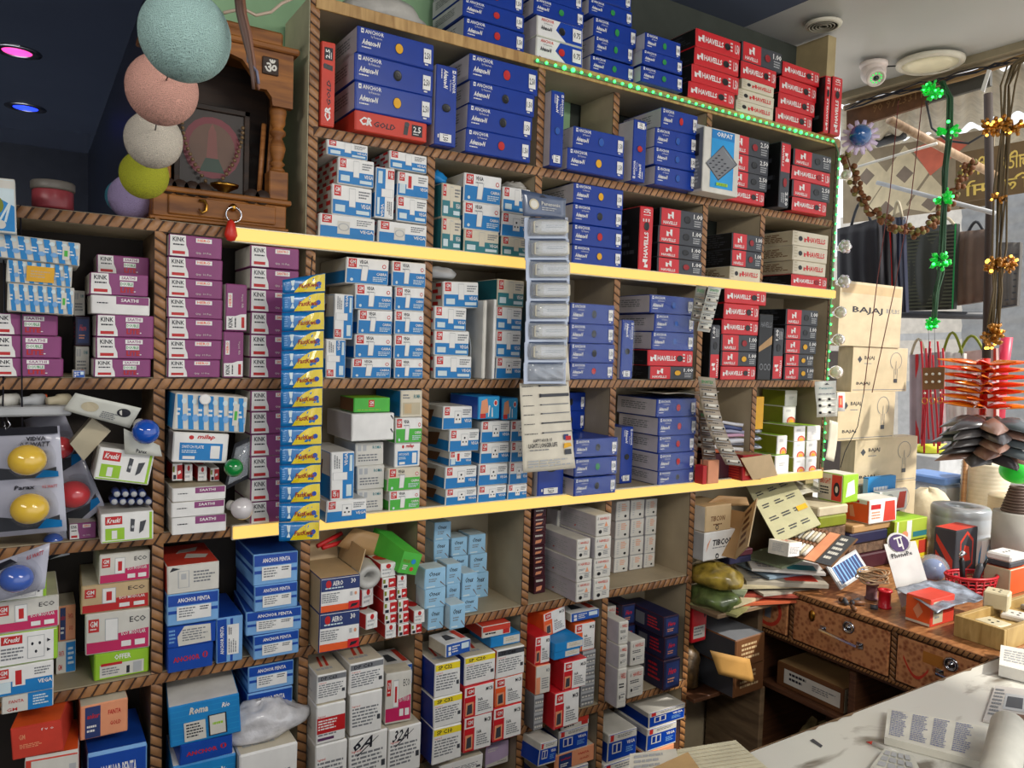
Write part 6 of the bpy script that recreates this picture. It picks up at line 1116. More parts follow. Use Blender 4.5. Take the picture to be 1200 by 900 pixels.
mb = MB(); a, b = W((XF - .0085, Ye, DZ - .008)), W((XF - .0085, 1.655, DZ - .008)); rope(mb, b, a, .016, (-1, 0, 0), .005); rope(mb, W((XF - .001, 1.655, DZ - .145)), W((XF - .001, Ye, DZ - .145)), .012, (-1, 0, 0), .004)
for yy in (1.376, 1.074): rope(mb, W((XF - .001, yy, DZ - .15)), W((XF - .001, yy, DZ - .018)), .018, (-1, 0, 0), .004)
kid(mb, 'rope_trim', desk)
def drawer(y0, y1, nm, hand=True, knob=False):
    mb = MB(); wbox(mb, XF - .008, XF + .001, y0, y1, DZ - .135, DZ - .02, mica, .002)
    A = W((XF - .008, y1, DZ - .135)); B = W((XF - .008, y0, DZ - .02)); f = lambda u, v, o: (A.x - o, A.y + u * (B.y - A.y), A.z + v * (B.z - A.z))
    if nm == 'far': draw(mb, [('c', .4, .5, .42, 'crred'), ('c', .4, .5, .33, mica), ('p', [(.3, .3), (.5, .3), (.52, .75), (.32, .7)], 'grey')], f, B.y and abs(B.y - A.y), B.z - A.z)
    if nm == 'near': draw(mb, [('r', .3, .62, .52, .86, mat('old_sticker', (176, 110, 40), .5))] + [('p', [(.08 + .26 * k / 8, .55 - .35 * math.sin(math.pi * k / 16 * 1.6)), (.08 + .26 * (k + 1) / 8, .55 - .35 * math.sin(math.pi * (k + 1) / 16 * 1.6)), (.08 + .26 * (k + 1) / 8, .62 - .35 * math.sin(math.pi * (k + 1) / 16 * 1.6)), (.08 + .26 * k / 8, .62 - .35 * math.sin(math.pi * k / 16 * 1.6))], 'crred') for k in range(9)], f, abs(B.y - A.y), B.z - A.z)
    d = kid(mb, 'drawer', desk)
    def sub(m, n):
        o = m.obj(n); o.parent = d; o.matrix_parent_inverse = (d.matrix_parent_inverse.copy()).copy() if False else Matrix.Translation(-desk.location) @ Matrix() if False else Matrix()
        return o
    mb = MB(); yc = (y0 + y1) / 2
    if hand:
        yh = yc - .01 if nm != 'near' else .90; w = .055; c0 = W((XF - .0085, yh + w, DZ - .074)); c1 = W((XF - .0085, yh - w, DZ - .082)); o = Vector((-.02, 0, 0))
        mb.tube([c0, c0 + o, c1 + o, c1], .005, chrome, 8, smooth=False); mb.box(c0.x - .003, c0.x, c0.y - .012, c0.y + .012, c0.z - .01, c0.z + .01, chrome, .001); mb.box(c1.x - .003, c1.x, c1.y - .012, c1.y + .012, c1.z - .01, c1.z + .01, chrome, .001); sub(mb, 'handle')
    if knob:
        mb = MB(); c = W((XF - .008, yc - .03 if nm == 'mid' else .93, DZ - .045)); q = Matrix.Rotation(-math.pi / 2, 4, 'Y'); mb.lathe([(.021, 0), (.021, .004), (.015, .007), (.0145, .002), (.009, .002), (.008, .009), (.0001, .01)], chrome, 20, ctr=c, mtx=q); mb.box(c.x - .0105, c.x - .0095, c.y - .0015, c.y + .0015, c.z - .006, c.z + .002, 'black'); sub(mb, 'lock')
    if nm == 'mid':
        mb = MB(); c = W((XF - .008, y1 - .06, DZ - .05)); q = Matrix.Rotation(-math.pi / 2, 4, 'Y'); mb.lathe([(.02, 0), (.019, .003), (.0001, .004)], brass, 18, ctr=c, mtx=q, sy=.62 / 1, sx=1.0); sub(mb, 'keyhole_plate')
drawer(1.39, 1.5, 'far', False); drawer(1.085, 1.368, 'mid', True, True); drawer(.845, 1.063, 'near', True, True)
mb = MB()
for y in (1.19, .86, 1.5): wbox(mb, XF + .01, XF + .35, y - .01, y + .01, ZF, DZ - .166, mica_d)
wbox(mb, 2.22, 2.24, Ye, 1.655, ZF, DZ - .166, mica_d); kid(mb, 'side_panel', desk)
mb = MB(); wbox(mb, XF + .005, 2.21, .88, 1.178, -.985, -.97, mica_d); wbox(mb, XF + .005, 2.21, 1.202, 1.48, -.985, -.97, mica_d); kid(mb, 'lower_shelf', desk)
# corner shelf between the last post and the desk
cs = T0('corner_shelf', 'rough board holding the paper heap between last post and desk', 'shelf', (1.69, 1.57, ZF))
mb = MB(); wbox(mb, 1.564, 1.835, 1.40, 1.655, -.715, -.703, wood); kid(mb, 'board', cs)
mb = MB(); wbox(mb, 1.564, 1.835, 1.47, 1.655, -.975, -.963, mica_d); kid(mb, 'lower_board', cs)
mb = MB(); wbox(mb, 1.815, 1.8345, 1.45, 1.655, ZF, -.976, wood); wbox(mb, 1.815, 1.8345, 1.47, 1.655, -.962, -.716, wood); kid(mb, 'side_panel', cs)
# ---------------------------------------------------------------- white counter in front
ct = None
def marble():
    m = bpy.data.materials.new('counter_laminate'); m.use_nodes = True; nt = m.node_tree; b = nt.nodes['Principled BSDF']; L = nt.links.new
    tc = nt.nodes.new('ShaderNodeTexCoord'); n = nt.nodes.new('ShaderNodeTexNoise'); n.inputs['Scale'].default_value = 3.2; n.inputs['Detail'].default_value = 9; n.inputs['Distortion'].default_value = 1.2
    mp = nt.nodes.new('ShaderNodeMapping'); mp.inputs['Scale'].default_value = (1.2, 3, 1); r = nt.nodes.new('ShaderNodeValToRGB'); r.color_ramp.elements[0].position = .33; r.color_ramp.elements[1].position = .46
    r.color_ramp.elements[0].color = (*lin((120, 112, 100)), 1); r.color_ramp.elements[1].color = (*lin((214, 212, 202)), 1)
    L(tc.outputs['Object'], mp.inputs[0]); L(mp.outputs[0], n.inputs['Vector']); L(n.outputs['Fac'], r.inputs[0]); L(r.outputs[0], b.inputs['Base Color']); b.inputs['Roughness'].default_value = .3
    return m
cn = T0('shop_counter', 'worn white marbled counter across the lower right foreground', 'counter', (1.7, .6, ZF))
mb = MB(); wbox(mb, .2, 2.74, .3, .838, DZ - .02, DZ, marble(), .001); kid(mb, 'counter_top', cn)
mb = MB(); ed = mat('chipped_edge', (128, 100, 70), .7, scale=60, noise=.3); rr = random.Random(4); n = 120
pts = [(.2 + 2.54 * i / n, .8385 - rr.uniform(0, .002) - (.006 if rr.random() < .12 else 0)) for i in range(n + 1)]
vs = [W((x, y + .0, DZ + .0008)) for x, y in pts] + [W((x, .8395, DZ + .0008)) for x, y in pts] + [W((x, .8395, DZ - .02)) for x, y in pts]
mb.add(vs, [(i, i + 1, n + 2 + i, n + 1 + i) for i in range(n)] + [(n + 1 + i, n + 2 + i, 2 * n + 3 + i, 2 * n + 2 + i) for i in range(n)], ed); kid(mb, 'chipped_edge', cn)
mb = MB(); wbox(mb, .25, 1.8, .5, .8, ZF, DZ - .021, mica_d); kid(mb, 'cabinet', cn)
# ---------------------------------------------------------------- goods on the desk
def dbox(code, zb, xL, xM, xR, yt, yb, label, base=None, rz=0):
    """box seen at its left face (xL..xM) and front face (xM..xR); standing on zb"""
    M = PZ(xM, yb, zb) if base is None else Vector((PY(xM, 0, base).x, base, zb))
    if base is not None: M = PY(xM, yb, base)
    h = PY(xM, yt, M.y).z - zb; d = PX(xL, yb, M.x).y - M.y; w = PY(xR, yb, M.y).x - M.x
    o = mkbox(code, M.x, M.x + w, zb + .0004, zb + h, M.y, d, label, rz=rz, var=0); return M, w, d, zb + h
g = lambda *a, **k: print('DB', a[0], [tuple(round(v, 3) for v in x) if hasattr(x, '__len__') else round(x, 3) for x in dbox(*a, **k)])
g('DU', DZ, 1060, 1090, 1117, 704, 736, 'orange box with silver label lying under the crumpled foil sheet')
g('DB', DZ, 1092, 1118, 1143, 622, 676, 'black and red box with hexagon print behind the red basket')
g('DW', DZ, 1143, 1149, 1162, 634, 672, 'narrow white box with blue swirl beside the grey wire reel')
g('DY', DZ, 1014, 1048, 1086, 636, 662, 'yellow printed box, lowest of the pile behind the payment stand')
g('DG', DZ + .0735, 1014, 1048, 1086, 612, 637, 'green and lime box on the yellow box')
# ledge crates carrying the left lamp boxes
mat('scrap_brown', (112, 86, 66), .8, scale=40, noise=.4, bump=.8)
for k, (x0, x1, y0, z0, z1, c, l) in enumerate(((2.15, 2.37, 1.41, DZ + .0005, -.622, 'maroon', 'dark maroon carton at the foot of the orange lamp box pile'), (2.155, 2.36, 1.42, -.6215, -.585, 'scrap_brown', 'dusty brown carton on the dark maroon one'), (2.15, 2.35, 1.412, -.5845, -.55, 'dnavy', 'dark blue flat carton in the orange lamp box pile'), (2.16, 2.37, 1.41, -.5495, -.5245, 'card', 'tan flat carton directly under the orange lamp box'))):
    mb = MB(); wbox(mb, x0, x1, y0, 1.59, z0, z1, c, .004); single(mb, 'carton', l, 'box')
g('DO', -.524, 988, 1018, 1050, 587, 615, 'orange and white lamp box, above the green and lime box', base=1.40)
mb = MB(); wbox(mb, 2.385, 2.60, 1.516, 1.59, DZ + .0005, -.533, mat('scrap_brown'), .006); single(mb, 'carton', 'dusty brown carton hidden behind the green and lime box', 'box')
g('DP', -.5325, 1022, 1030, 1062, 577, 603, 'white box with a grey fan picture behind the orange lamp box', base=1.518)
mb = MB(); wbox(mb, 1.93, 2.075, 1.48, 1.65, DZ + .0865, DZ + .16, mat('scrap_brown'), .006) if False else None
for k, (x0, x1, y0, z0, z1, c, l) in enumerate(((2.0, 2.145, 1.42, DZ + .0005, -.61, 'scrap_brown', 'dusty brown carton, lowest of the pile under the lime box'), (2.01, 2.14, 1.43, -.6095, -.575, 'wred', 'dull red flat carton low under the lime box'), (2.0, 2.145, 1.425, -.5745, -.52, 'scrap_brown', 'dusty brown carton in the middle under the lime box'), (2.005, 2.14, 1.42, -.5195, -.485, 'olive', 'olive flat carton under the lime box'), (2.0, 2.145, 1.42, -.4845, -.4555, 'beige', 'beige flat carton directly under the lime box'))):
    mb = MB(); wbox(mb, x0, x1, y0, 1.59, z0, z1, c, .004); single(mb, 'carton', l, 'box')
M, w, d, zt = dbox('DL', -.455, 958, 987, 1005, 557, 588, 'lime box with red-print side beside the shelf end', base=1.43)
g('DC', -.5325, 1010, 1016, 1048, 560, 597, 'cyan box leaning behind the lime box', base=1.555)
# foil sheet
A = PZ(1048, 690, DZ + .07); fo = mat('silver_foil', (150, 156, 168), .3, metal=.6, noise=.25, scale=26, bump=.9)
mb = MB(); qd = [W(PZ(x, y, z)) for x, y, z in ((1098, 722, DZ + .045), (1157, 702, DZ + .04), (1112, 682, DZ + .062), (1048, 691, DZ + .062))]; f = quadfn(qd)
mb.sheet(lambda u, v: (f(u, v, 0)[0], f(u, v, 0)[1], f(u, v, 0)[2] + .008 * math.sin(5 * u + v * 2) * math.sin(3 * v + 1) + .003 * math.sin(19 * u) * math.cos(13 * v + 4 * u) + .008), 28, 20, fo, .001); single(mb, 'foil_sheet', 'crumpled silver foil sheet lying over the orange box', 'sheet')
# payment stand
e = T0('payment_stand', 'white payment card stand with purple round logo above its name', 'sign', PZ(1062, 712, DZ)); bz = PZ(1058, 712, DZ); dist = -(bz.dot(Vector((AX.z, AY.z, AZ.z))))
q = [W(PD(x, y, dist)) for x, y in ((1057, 712), (1090, 692), (1073, 634), (1036, 638))]; f = quadfn(q); mb = MB()
mb.sheet(lambda u, v, f=f: f(u, v, -(.003) / 2), 5, 5, 'white', .003, smooth=False); c = f(.47, 1.02); ww = (q[1] - q[0]).length; hh = (q[3] - q[0]).length
mb.add([f(.47 + .36 * math.cos(k * math.pi / 12), 1.0 + .36 * ww / hh * math.sin(k * math.pi / 12), .0) for k in range(24)], [tuple(range(24))], 'white'); kid(mb, 'card', e)
mb = MB(); draw(mb, [('c', .47, 1.0, .30 * ww / hh, mat('pay_purple', (84, 62, 108), .4)), ('p', [(.33, 1.06), (.6, 1.09), (.6, 1.12), (.33, 1.09)], 'white'), ('p', [(.42, 1.08), (.46, 1.1), (.46, .93), (.42, .93)], 'white'), ('p', [(.46, .98), (.56, .99), (.56, .95), (.46, .93)], 'white'), ('p', [(.53, 1.1), (.57, 1.1), (.57, .88), (.53, .88)], 'white'), ('t', 'PhonePe', .12, .76, .78, .84, 'ink', .8)], lambda u, v, o: f(u, v, .001 + o), ww, hh); kid(mb, 'print', e)
mb = MB(); b0 = f(.2, .0); b1 = f(.8, .0); bk = Vector((.05, .05, 0)); mb.poly([b0, b1, b1 + bk, b0 + bk], 'white', .003, (0, 0, 1)); kid(mb, 'foot', e)
# red basket with tools
bc = PZ(1137, 694, DZ); bw = W(bc); e = T0('basket', 'small red woven plastic basket holding pliers and cutters', 'basket', bc); rb = mat('red_plastic', (190, 20, 36), .35); a_, b_ = .082, .05
ang = Matrix.Rotation(math.radians(-20), 4, 'Z')
mb = MB(); N = 40; H = .062
def bp3(k, z, s=1):
    t = 2 * math.pi * k / N; return bw + ang @ Vector((a_ * s * (1 + .18 * z / H) * math.cos(t), b_ * s * (1 + .18 * z / H) * math.sin(t), z + .001))
for zi in (0, .013, .026, .039, .052): mb.tube([bp3(k, zi + .001 + (.001 if k % 2 else -.001)) for k in range(N + 1)], .0025, rb, 6, cap=False)
for k in range(0, N, 2): mb.tube([bp3(k, .002), bp3(k, .058)], .003, rb, 5)
mb.tube([bp3(k, H) for k in range(N + 1)], .005, rb, 8, cap=False); mb.add([bp3(k, .001) for k in range(N)], [tuple(range(N))], rb); kid(mb, 'basket_body', e)
def tool(px0, px1, r, lab, name, c, extra=None):
    p0 = bw + Vector(extra) ; d0 = W(PD(*px1, -(bc.dot(Vector((AX.z, AY.z, AZ.z)))))); mb = MB(); mb.tube([p0, p0.lerp(d0, .5), p0.lerp(d0, .85), d0], [r * .8, r, r * 1.1, r * .5], c, 10)
    return mb, d0
mb, d0 = tool(None, (1127, 652), .009, '', '', 'black', (-.03, .01, .012)); mb.tube([d0 + Vector((-.012, 0, -.002)), d0 + Vector((.004, 0, .012)), d0 + Vector((.03, 0, .006))], [.006, .01, .003], chrome, 8); single(mb, 'pliers', 'black-handled pliers with chrome jaw standing in the red basket', 'tool')
mb, d0 = tool(None, (1150, 660), .011, '', '', 'dgrey', (.01, .0, .012)); single(mb, 'wire_cutter', 'thick dark grey cutter handle in the middle of the basket', 'tool')
mb, d0 = tool(None, (1157, 655), .005, '', '', 'black', (.035, .005, .012)); single(mb, 'screwdriver', 'thin black screwdriver rightmost in the red basket', 'tool')
# blister lamp with blue dome
p = PZ(1096, 690, DZ); mb = MB(); c = W(PD(1093, 668, 2.35)); mb.lathe([(.0001, .045), (.02, .041), (.036, .028), (.043, .01), (.043, -.002)], mat('blue_dome', (60, 100, 170), .25), 26, ctr=c, mtx=Vector((-.7, -.7, .25)).normalized().to_track_quat('Z', 'Y').to_matrix().to_4x4()); 
e = T0('packed_lamp', 'blue domed lamp in a clear pack behind the payment stand', 'lamp', p); kid(mb, 'dome', e)
mb = MB(); mb.ball(c + Vector((.004, .004, 0)), .058, bpm, 14, sx=1.15); kid(mb, 'clear_pack', e); mb = MB(); cc = c + Vector((0, 0, -.055)); mb.box(cc.x - .05, cc.x + .05, cc.y - .02, cc.y + .02, W((0, 0, DZ)).z + .0006, cc.z + .018, 'crred', .002); kid(mb, 'orange_card', e)
# wire coil, spools
p = PZ(1032, 706, DZ); w0 = W(p)
mb = MB(); rr = random.Random(3)
for k in range(11):
    r = rr.uniform(.042, .062); zz = w0.z + .064 + k * .0032; ox, oy = rr.uniform(-.006, .006), rr.uniform(-.006, .006); cx, cy = w0.x + .0, w0.y + .035
    mb.tube([(cx + ox + r * math.cos(t * math.pi / 12), cy + oy + r * .8 * math.sin(t * math.pi / 12), zz + .003 * math.sin(t * .8 + k)) for t in range(25)], .0024, mat('wire_beige', (186, 156, 122), .5), 6, cap=False)
single(mb, 'wire_coil', 'loose coil of beige wire on the spools before the payment stand', 'wire coil')
def spool(px, r, h, c, lab, zb=DZ):
    p = PZ(*px, zb); mb = MB(); mb.lathe([(.0001, 0), (r, 0), (r, h * .08), (r * .82, h * .12), (r * .82, h * .86), (r, h * .9), (r, h), (r * .4, h), (r * .35, h * .6), (.0001, h * .6)], c, 24, ctr=W(p) + Vector((0, 0, .0005))); return single(mb, 'spool', lab, 'spool', 'thread spools on the desk')
spool((1036, 712), .023, .06, mat('red_plastic'), 'bright red spool standing at the desk edge'); spool((1021, 702), .022, .055, mat('spool_mauve', (128, 90, 96), .5), 'dull mauve spool left of the red one')
mb = MB(); p0 = PZ(1004, 712, DZ)
for k in range(6): 
    a = W(PZ(985 + k * 7, 703 + (k % 3) * 4, DZ + .008)); mb2 = MB(); mb2.tube([a, a + Vector((.05 * math.cos(k), .03 * math.sin(k * 2), .0))], .008, 'dgrey' if k % 2 else 'brown', 9); single(mb2, 'small_tool', 'stubby %s rod, number-worn, among the desk tools' % ('grey' if k % 2 else 'brown') if False else 'dark stubby rod lying among the loose rods on the desk corner', 'tool', 'loose rods on the desk corner') if True else None
# striped card
q = [W(PZ(x, y, z)) for x, y, z in ((986, 691, DZ + .012), (1019, 669, DZ + .03), (1004, 650, DZ + .085), (969, 664, DZ + .07))]; q = para([q[0], q[1], q[2], q[3]]); f = quadfn(q); mb = MB(); mb.sheet(lambda u, v, f=f: f(u, v, -(.006) / 2), 5, 5, 'lgrey', .006, smooth=False)
draw(mb, [('r', .04, .08, .96, .92, 'white'), ('r', .08, .14, .92, .86, 'navy')] + [('r', .1 + .1 * i, .14, .125 + .1 * i + .01 * (i % 3), .86, 'lblue') for i in range(8)], lambda u, v, o: f(u, v, .0008 + o), 1, 1); single(mb, 'striped_card', 'white-framed card of dark blue stripes tilted at the desk corner', 'card')
# battery tray (bronze cells)
q = [W(PD(x, y, d)) for x, y, d in ((983, 668, 2.2), (1006, 634, 2.3), (936, 616, 2.35), (905, 641, 2.3))]
q = [W(PD(x, y, d)) for x, y, d in ((903, 645, 2.22), (975, 664, 2.1), (1006, 632, 2.16), (935, 615, 2.32))]; f = quadfn(para(q)); e = T0('battery_card', 'tilted bronze card packed with rows of striped batteries on the heap', 'battery pack', PD(940, 650, 2.2))
mb = MB(); mb.sheet(lambda u, v, f=f: f(u, v, -(.004) / 2), 5, 5, mat('bronze_card', (120, 84, 56), .4), .004, smooth=False); draw(mb, [('p', [(.55, .0), (.72, 0), (.72, 1), (.55, 1)], 'peach'), ('r', .74, .0, .98, 1, 'dgrey'), ('l', .78, .1, .94, .9, 5, 'offw')], lambda u, v, o: f(u, v, .0006 + o), 1, .6); kid(mb, 'card', e)
for i in range(9):
    for j in range(2):
        mb = MB(); u = .04 + i * .06; v0 = .08 + j * .46; mb.tube([f(u, v0, .007), f(u, v0 + .3, .007)], .0065, 'beige' if (i + j) % 2 else 'offw', 10); mb.tube([f(u, v0 + .3, .007), f(u, v0 + .4, .007)], .0065, 'brown', 10); kid(mb, 'battery', e)
# leaning printed board
q = [W(p) for p in (PY(912, 640, 1.42), PY(962, 612, 1.50), PY(915, 566, 1.55), PY(872, 570, 1.47))]; q = [W(p) for p in (PY(873, 606, 1.46), PY(914, 632, 1.38), PY(958, 612, 1.44), PY(906, 562, 1.6))]
q = [W(p) for p in (PY(911, 636, 1.40), PY(962, 614, 1.39), PY(903, 568, 1.62), PY(874, 569, 1.6))]; f = quadfn(para(q)); mb = MB(); mb.sheet(lambda u, v, f=f: f(u, v, -(.004) / 2), 5, 5, mat('chart_board', (178, 174, 138), .5), .004, smooth=False)
draw(mb, [('l', .1 + .28 * i, .08 + .22 * j, .3 + .28 * i, .16 + .22 * j, 2, 'dgrey') for i in range(3) for j in range(4)] + [('r', .72, .3, .95, .38, 'gold')], lambda u, v, o: f(u, v, .0008 + o), 1, 1.4); single(mb, 'chart_board', 'pale cream chart board leaning in the corner under the lower LED', 'board')
# carton with grey label by the batteries
M_x = W(PD(903, 648, 2.25))
mkb = mkbox('M8', 1.775, 1.86, -.565, -.525, 1.36, .06, 'small beige printed carton tipped beside the bronze battery card', rz=math.radians(14), ry=math.radians(8), cat='box', group='tipped cartons')
# heap of papers and magazines
pap = [('pale grey', (176, 168, 152)), ('orange', (196, 96, 60)), ('cream', (196, 184, 150)), ('green-grey', (140, 150, 120)), ('white', (214, 210, 204)), ('dull red', (160, 70, 54)), ('blue-grey', (130, 150, 166)), ('olive', (150, 146, 96)), ('brown', (120, 86, 60))]
rr = random.Random(12); zc = -.700
lay = [(1.66, 1.44, 20, .16, 'olive'), (1.74, 1.43, -18, .17, 'orange'), (1.70, 1.45, 8, .17, 'cream'), (1.78, 1.42, -30, .16, 'dull red'), (1.83, 1.40, -12, .15, 'pale grey'), (1.68, 1.46, 32, .14, 'green-grey'), (1.80, 1.43, -24, .18, 'cream'), (1.84, 1.40, -34, .17, 'pale grey'), (1.86, 1.42, -8, .14, 'blue-grey'), (1.90, 1.42, -20, .13, 'brown'), (1.86, 1.40, -40, .15, 'white'), (1.88, 1.44, 10, .13, 'green-grey')]
for i, (x, y, a, s, cn_) in enumerate(lay):
    th = .008 if i != 7 else .014; rz = math.radians(a); mb = MB(); c = W((x + .02, y + .045, zc)); cm = mat('paper_' + cn_.replace(' ', '_').replace('-', '_'), dict(pap)[cn_], .55, scale=10, noise=.2); R = Matrix.Rotation(rz, 4, 'Z'); n0 = 0
    dr = .006
    def fn(u, v, R=R, c=c, s=s, dr=dr): p = R @ Vector(((u - .5) * s * 1.35 * K, (v - .5) * s * K, 0)); return c + p + Vector((0, 0, -dr * ((1 - v) ** 2) ))
    mb.sheet(fn, 6, 5, cm, th * K * .85, smooth=False)
    if i in (1, 4, 7, 8, 10): draw(mb, [('r', .5, .1, .9, .4, 'crred' if i % 2 else 'teal'), ('l', .1, .1, .45, .8, 6, 'grey')], lambda u, v, o: fn(u, v) + Vector((0, 0, th * K * .45 + o)), 1.3, 1)
    zc += th
    single(mb, 'magazine', '%s booklet, %s in the paper heap on the desk corner' % (cn_, ['lowest', 'second lowest', 'third from bottom', 'fourth from bottom', 'fifth from bottom', 'just below the middle', 'just above the middle', 'fifth from top', 'fourth from top', 'third from top', 'second from top', 'topmost'][i]), 'booklet', 'booklets in the paper heap')
# dark small boxes on the heap
for i, (x, y, z, w, h, c, l) in enumerate(((1.68, 1.47, -.6, .09, .02, 'dnavy', 'flat dark blue box under the chart board'), (1.685, 1.465, -.579, .085, .018, 'maroon', 'flat maroon box on the flat dark blue one'))):
    mb = MB(); wbox(mb, x, x + w, y, y + .09, z, z + h, c, .002); single(mb, 'small_box', l, 'box')
# colourful packs under the Tibcon boxes
for i, (x, z, c1, l) in enumerate(((1.625, -.645, (176, 150, 60), 'yellow-green printed pack crumpled below the white lettered carton'), (1.622, -.7025, (96, 112, 60), 'green and yellow printed pack squashed on the corner board'))):
    mb = lump(W((x, 1.47, z)), .075, .1, .046, mat('pack_%d' % i, c1, .3, scale=26, noise=.5, coat=.5), 60 + i, 20, 14, .2)
    single(mb, 'printed_pack', l, 'pack')
# tibcon open side box
q = [W(p) for p in (PY(862, 653, 1.44), PY(872, 658, 1.40), PY(886, 607, 1.41), PY(870, 600, 1.5))]; q = [W(p) for p in (PY(861, 655, 1.42), PY(876, 640, 1.36), PY(888, 606, 1.38), PY(872, 600, 1.46))]
f = quadfn(para(q)); mb = MB(); mb.sheet(lambda u, v, f=f: f(u, v, -(.004) / 2), 5, 5, 'kraft', .004, smooth=False); draw(mb, [('l', .2, .1, .8, .9, 5, 'brown')], lambda u, v, o: f(u, v, .0006 + o), .6, 1)
mb.add([f(0, 0), f(0, 1), f(0, 1) + Vector((-.02, .09, 0)), f(0, 0) + Vector((-.02, .09, 0))], [(0, 1, 2, 3)], 'card'); single(mb, 'carton', 'brown open carton tipped right of the lettered boxes', 'box')
q = [PY(x, y, 1.5) for x, y in ((822, 594), (878, 592), (872, 582), (840, 580))]; f = quadfn([W(p) for p in q]); mb = MB(); mb.sheet(lambda u, v: f(u, v, .01 * v), 4, 3, 'card', .003); single(mb, 'cardboard_flap', 'open cardboard flap above the brown lettered carton', 'cardboard')
# under the board: boards, packs, dark boxes
for i, (x0, x1, y0, z0, z1, code, l) in enumerate(((1.66, 1.79, 1.42, -.962, -.875, 'BG', 'long grey-sided carton, lower of two under the corner board'), (1.65, 1.775, 1.41, -.874, -.79, 'BG', 'long grey-sided carton, upper of two under the corner board'))): mkbox(code, x0, x1, z0 + .0006, z1, y0, .22, l, rz=math.radians(2), group='long grey-sided cartons')
mkbox('BW', 1.87, 2.03, -.9695, -.9, 1.22, .22, 'old carton with handwritten mark on the desk lower shelf', rz=0)
mb = lump(W((1.93, 1.34, -1.2975)), .13, .1, .19, mat('sack_cloth', (120, 104, 66), .8, scale=30, noise=.3, bump=.8), 21, 24, 16, .18); single(mb, 'cloth_sack', 'crumpled khaki sack stuffed below the desk', 'sack')
for i in range(4):
    mb = MB(); c = W((1.95, 1.02, -.9695 + i * .012)); R = Matrix.Rotation(math.radians(-6 + 5 * i), 4, 'Z'); n0 = len(mb.v); mb.box(-.1, .12, -.13, .13, 0, .013, mat('ledger_%d' % i, ((150, 132, 128), (120, 96, 96), (168, 150, 140), (150, 130, 136))[i], .6), .001); mb.tf(Matrix.Translation(c) @ R, n0); single(mb, 'ledger', ['lowest', 'second lowest', 'second from top', 'topmost'][i] + ' faded ledger stacked under the near drawer', 'book', 'ledgers under the near drawer')
mb = lump(W((1.605, 1.56, -.9625)), .05, .07, .105, mat('pack_dark', (110, 84, 50), .4, scale=26, noise=.5, bump=.5), 33, 22, 14, .22); single(mb, 'torn_pack', 'torn brown printed pack under the plain red carton by the post', 'pack')
mb = MB(); q = [W(PY(x, y, 1.38)) for x, y in ((842, 790), (884, 800), (878, 772), (832, 762))]; f = quadfn(q); mb.sheet(lambda u, v: f(u, v, .006 * math.sin(3 * u)), 6, 4, mat('envelope', (186, 140, 74), .6), .002); single(mb, 'envelope', 'brown envelope-like cardboard piece in the dark floor heap', 'cardboard')
for i, (x0, x1, z0, z1, l) in enumerate(((1.6, 1.7, -1.297, -1.22, 'dark floor carton beside the right post'), (1.72, 1.805, -1.297, -1.235, 'small dark floor carton right of its neighbour'))): mkbox('DK', x0, x1, z0, z1, 1.4, .12, l, rz=.2, group='dark cartons on the floor')
# wood tray with sockets
tz = DZ; Mx = PZ(1117, 745, DZ); tx = Mx.x; e = T0('socket_tray', 'pale wooden tray full of used sockets at the right desk edge', 'tray', (tx + .3, .97, DZ)); pw = woodmat('pine', (150, 120, 66), (186, 156, 98), (2, 10, 2), .5)
ty1 = Mx.y; th = PX(1117, 720, tx).z - DZ
mb = MB(); wbox(mb, tx, tx + .012, .85, ty1, DZ + .0006, DZ + th, pw, .001); wbox(mb, tx + .012, tx + .6, ty1 - .012, ty1, DZ + .0006, DZ + th, pw, .001); wbox(mb, tx + .012, tx + .6, .85, .862, DZ + .0006, DZ + th, pw, .001); wbox(mb, tx + .6, tx + .612, .85, ty1, DZ + .0006, DZ + th, pw, .001); wbox(mb, tx + .012, tx + .6, .862, ty1 - .012, DZ + .0006, DZ + th * .55, pw); kid(mb, 'tray_body', e)
def socket(x, y, z, s, h, rz, label, pins=2, c='cream_sock'):
    cm = mat(c, dict(cream_sock=(206, 194, 160), white_sock=(220, 214, 204), grey_sock=(150, 142, 130))[c], .4); e = empty('wall_socket', W((x, y, z)), rz); tag(e, label, 'socket', 'used sockets in the tray'); mb = MB(); mb.box(-s, s, -s, s, 0, h, cm, .004)
    o = mb.obj('faceplate'); o.parent = e; mb = MB()
    for k in range(3): a = (-.35 + .35 * k) * s; mb.lathe([(.0001, h + .0012), (s * .12, h + .0008), (s * .12, h)], 'black', 10, ctr=(a, (.3 if k == 1 else -.2) * s, 0))
    o = mb.obj('pin_holes'); o.parent = e
zt = DZ + th * .55; k = 0; rr = random.Random(8)
names = ['at the tray far corner', 'second from the far corner', 'third from the far corner', 'fourth along the tray edge', 'fifth along the tray edge', 'nearest the counter']
for i in range(3):
    for j in range(4):
        x = tx + .07 + j * .115; y = ty1 - .055 - i * .08
        if y < .895: continue
        socket(x, y, zt + .0006, .036, .016, rr.uniform(-.25, .25), '%s flat socket in the wooden tray, row %s, place %s from its left wall' % (['cream', 'white', 'grey'][(i + j) % 3], ['far', 'middle', 'near'][i], ['first', 'second', 'third', 'fourth'][j]), c=['cream_sock', 'white_sock', 'grey_sock'][(i + j) % 3])
p = PZ(1168, 712, zt + .014); socket(p.x, p.y, zt + .0155, .034, .052, .3, 'tall cream cube socket standing on the tray corner')
p = PZ(1190, 705, DZ + .03)
mb = MB(); a = W(PZ(1186, 712, DZ + .02)); 
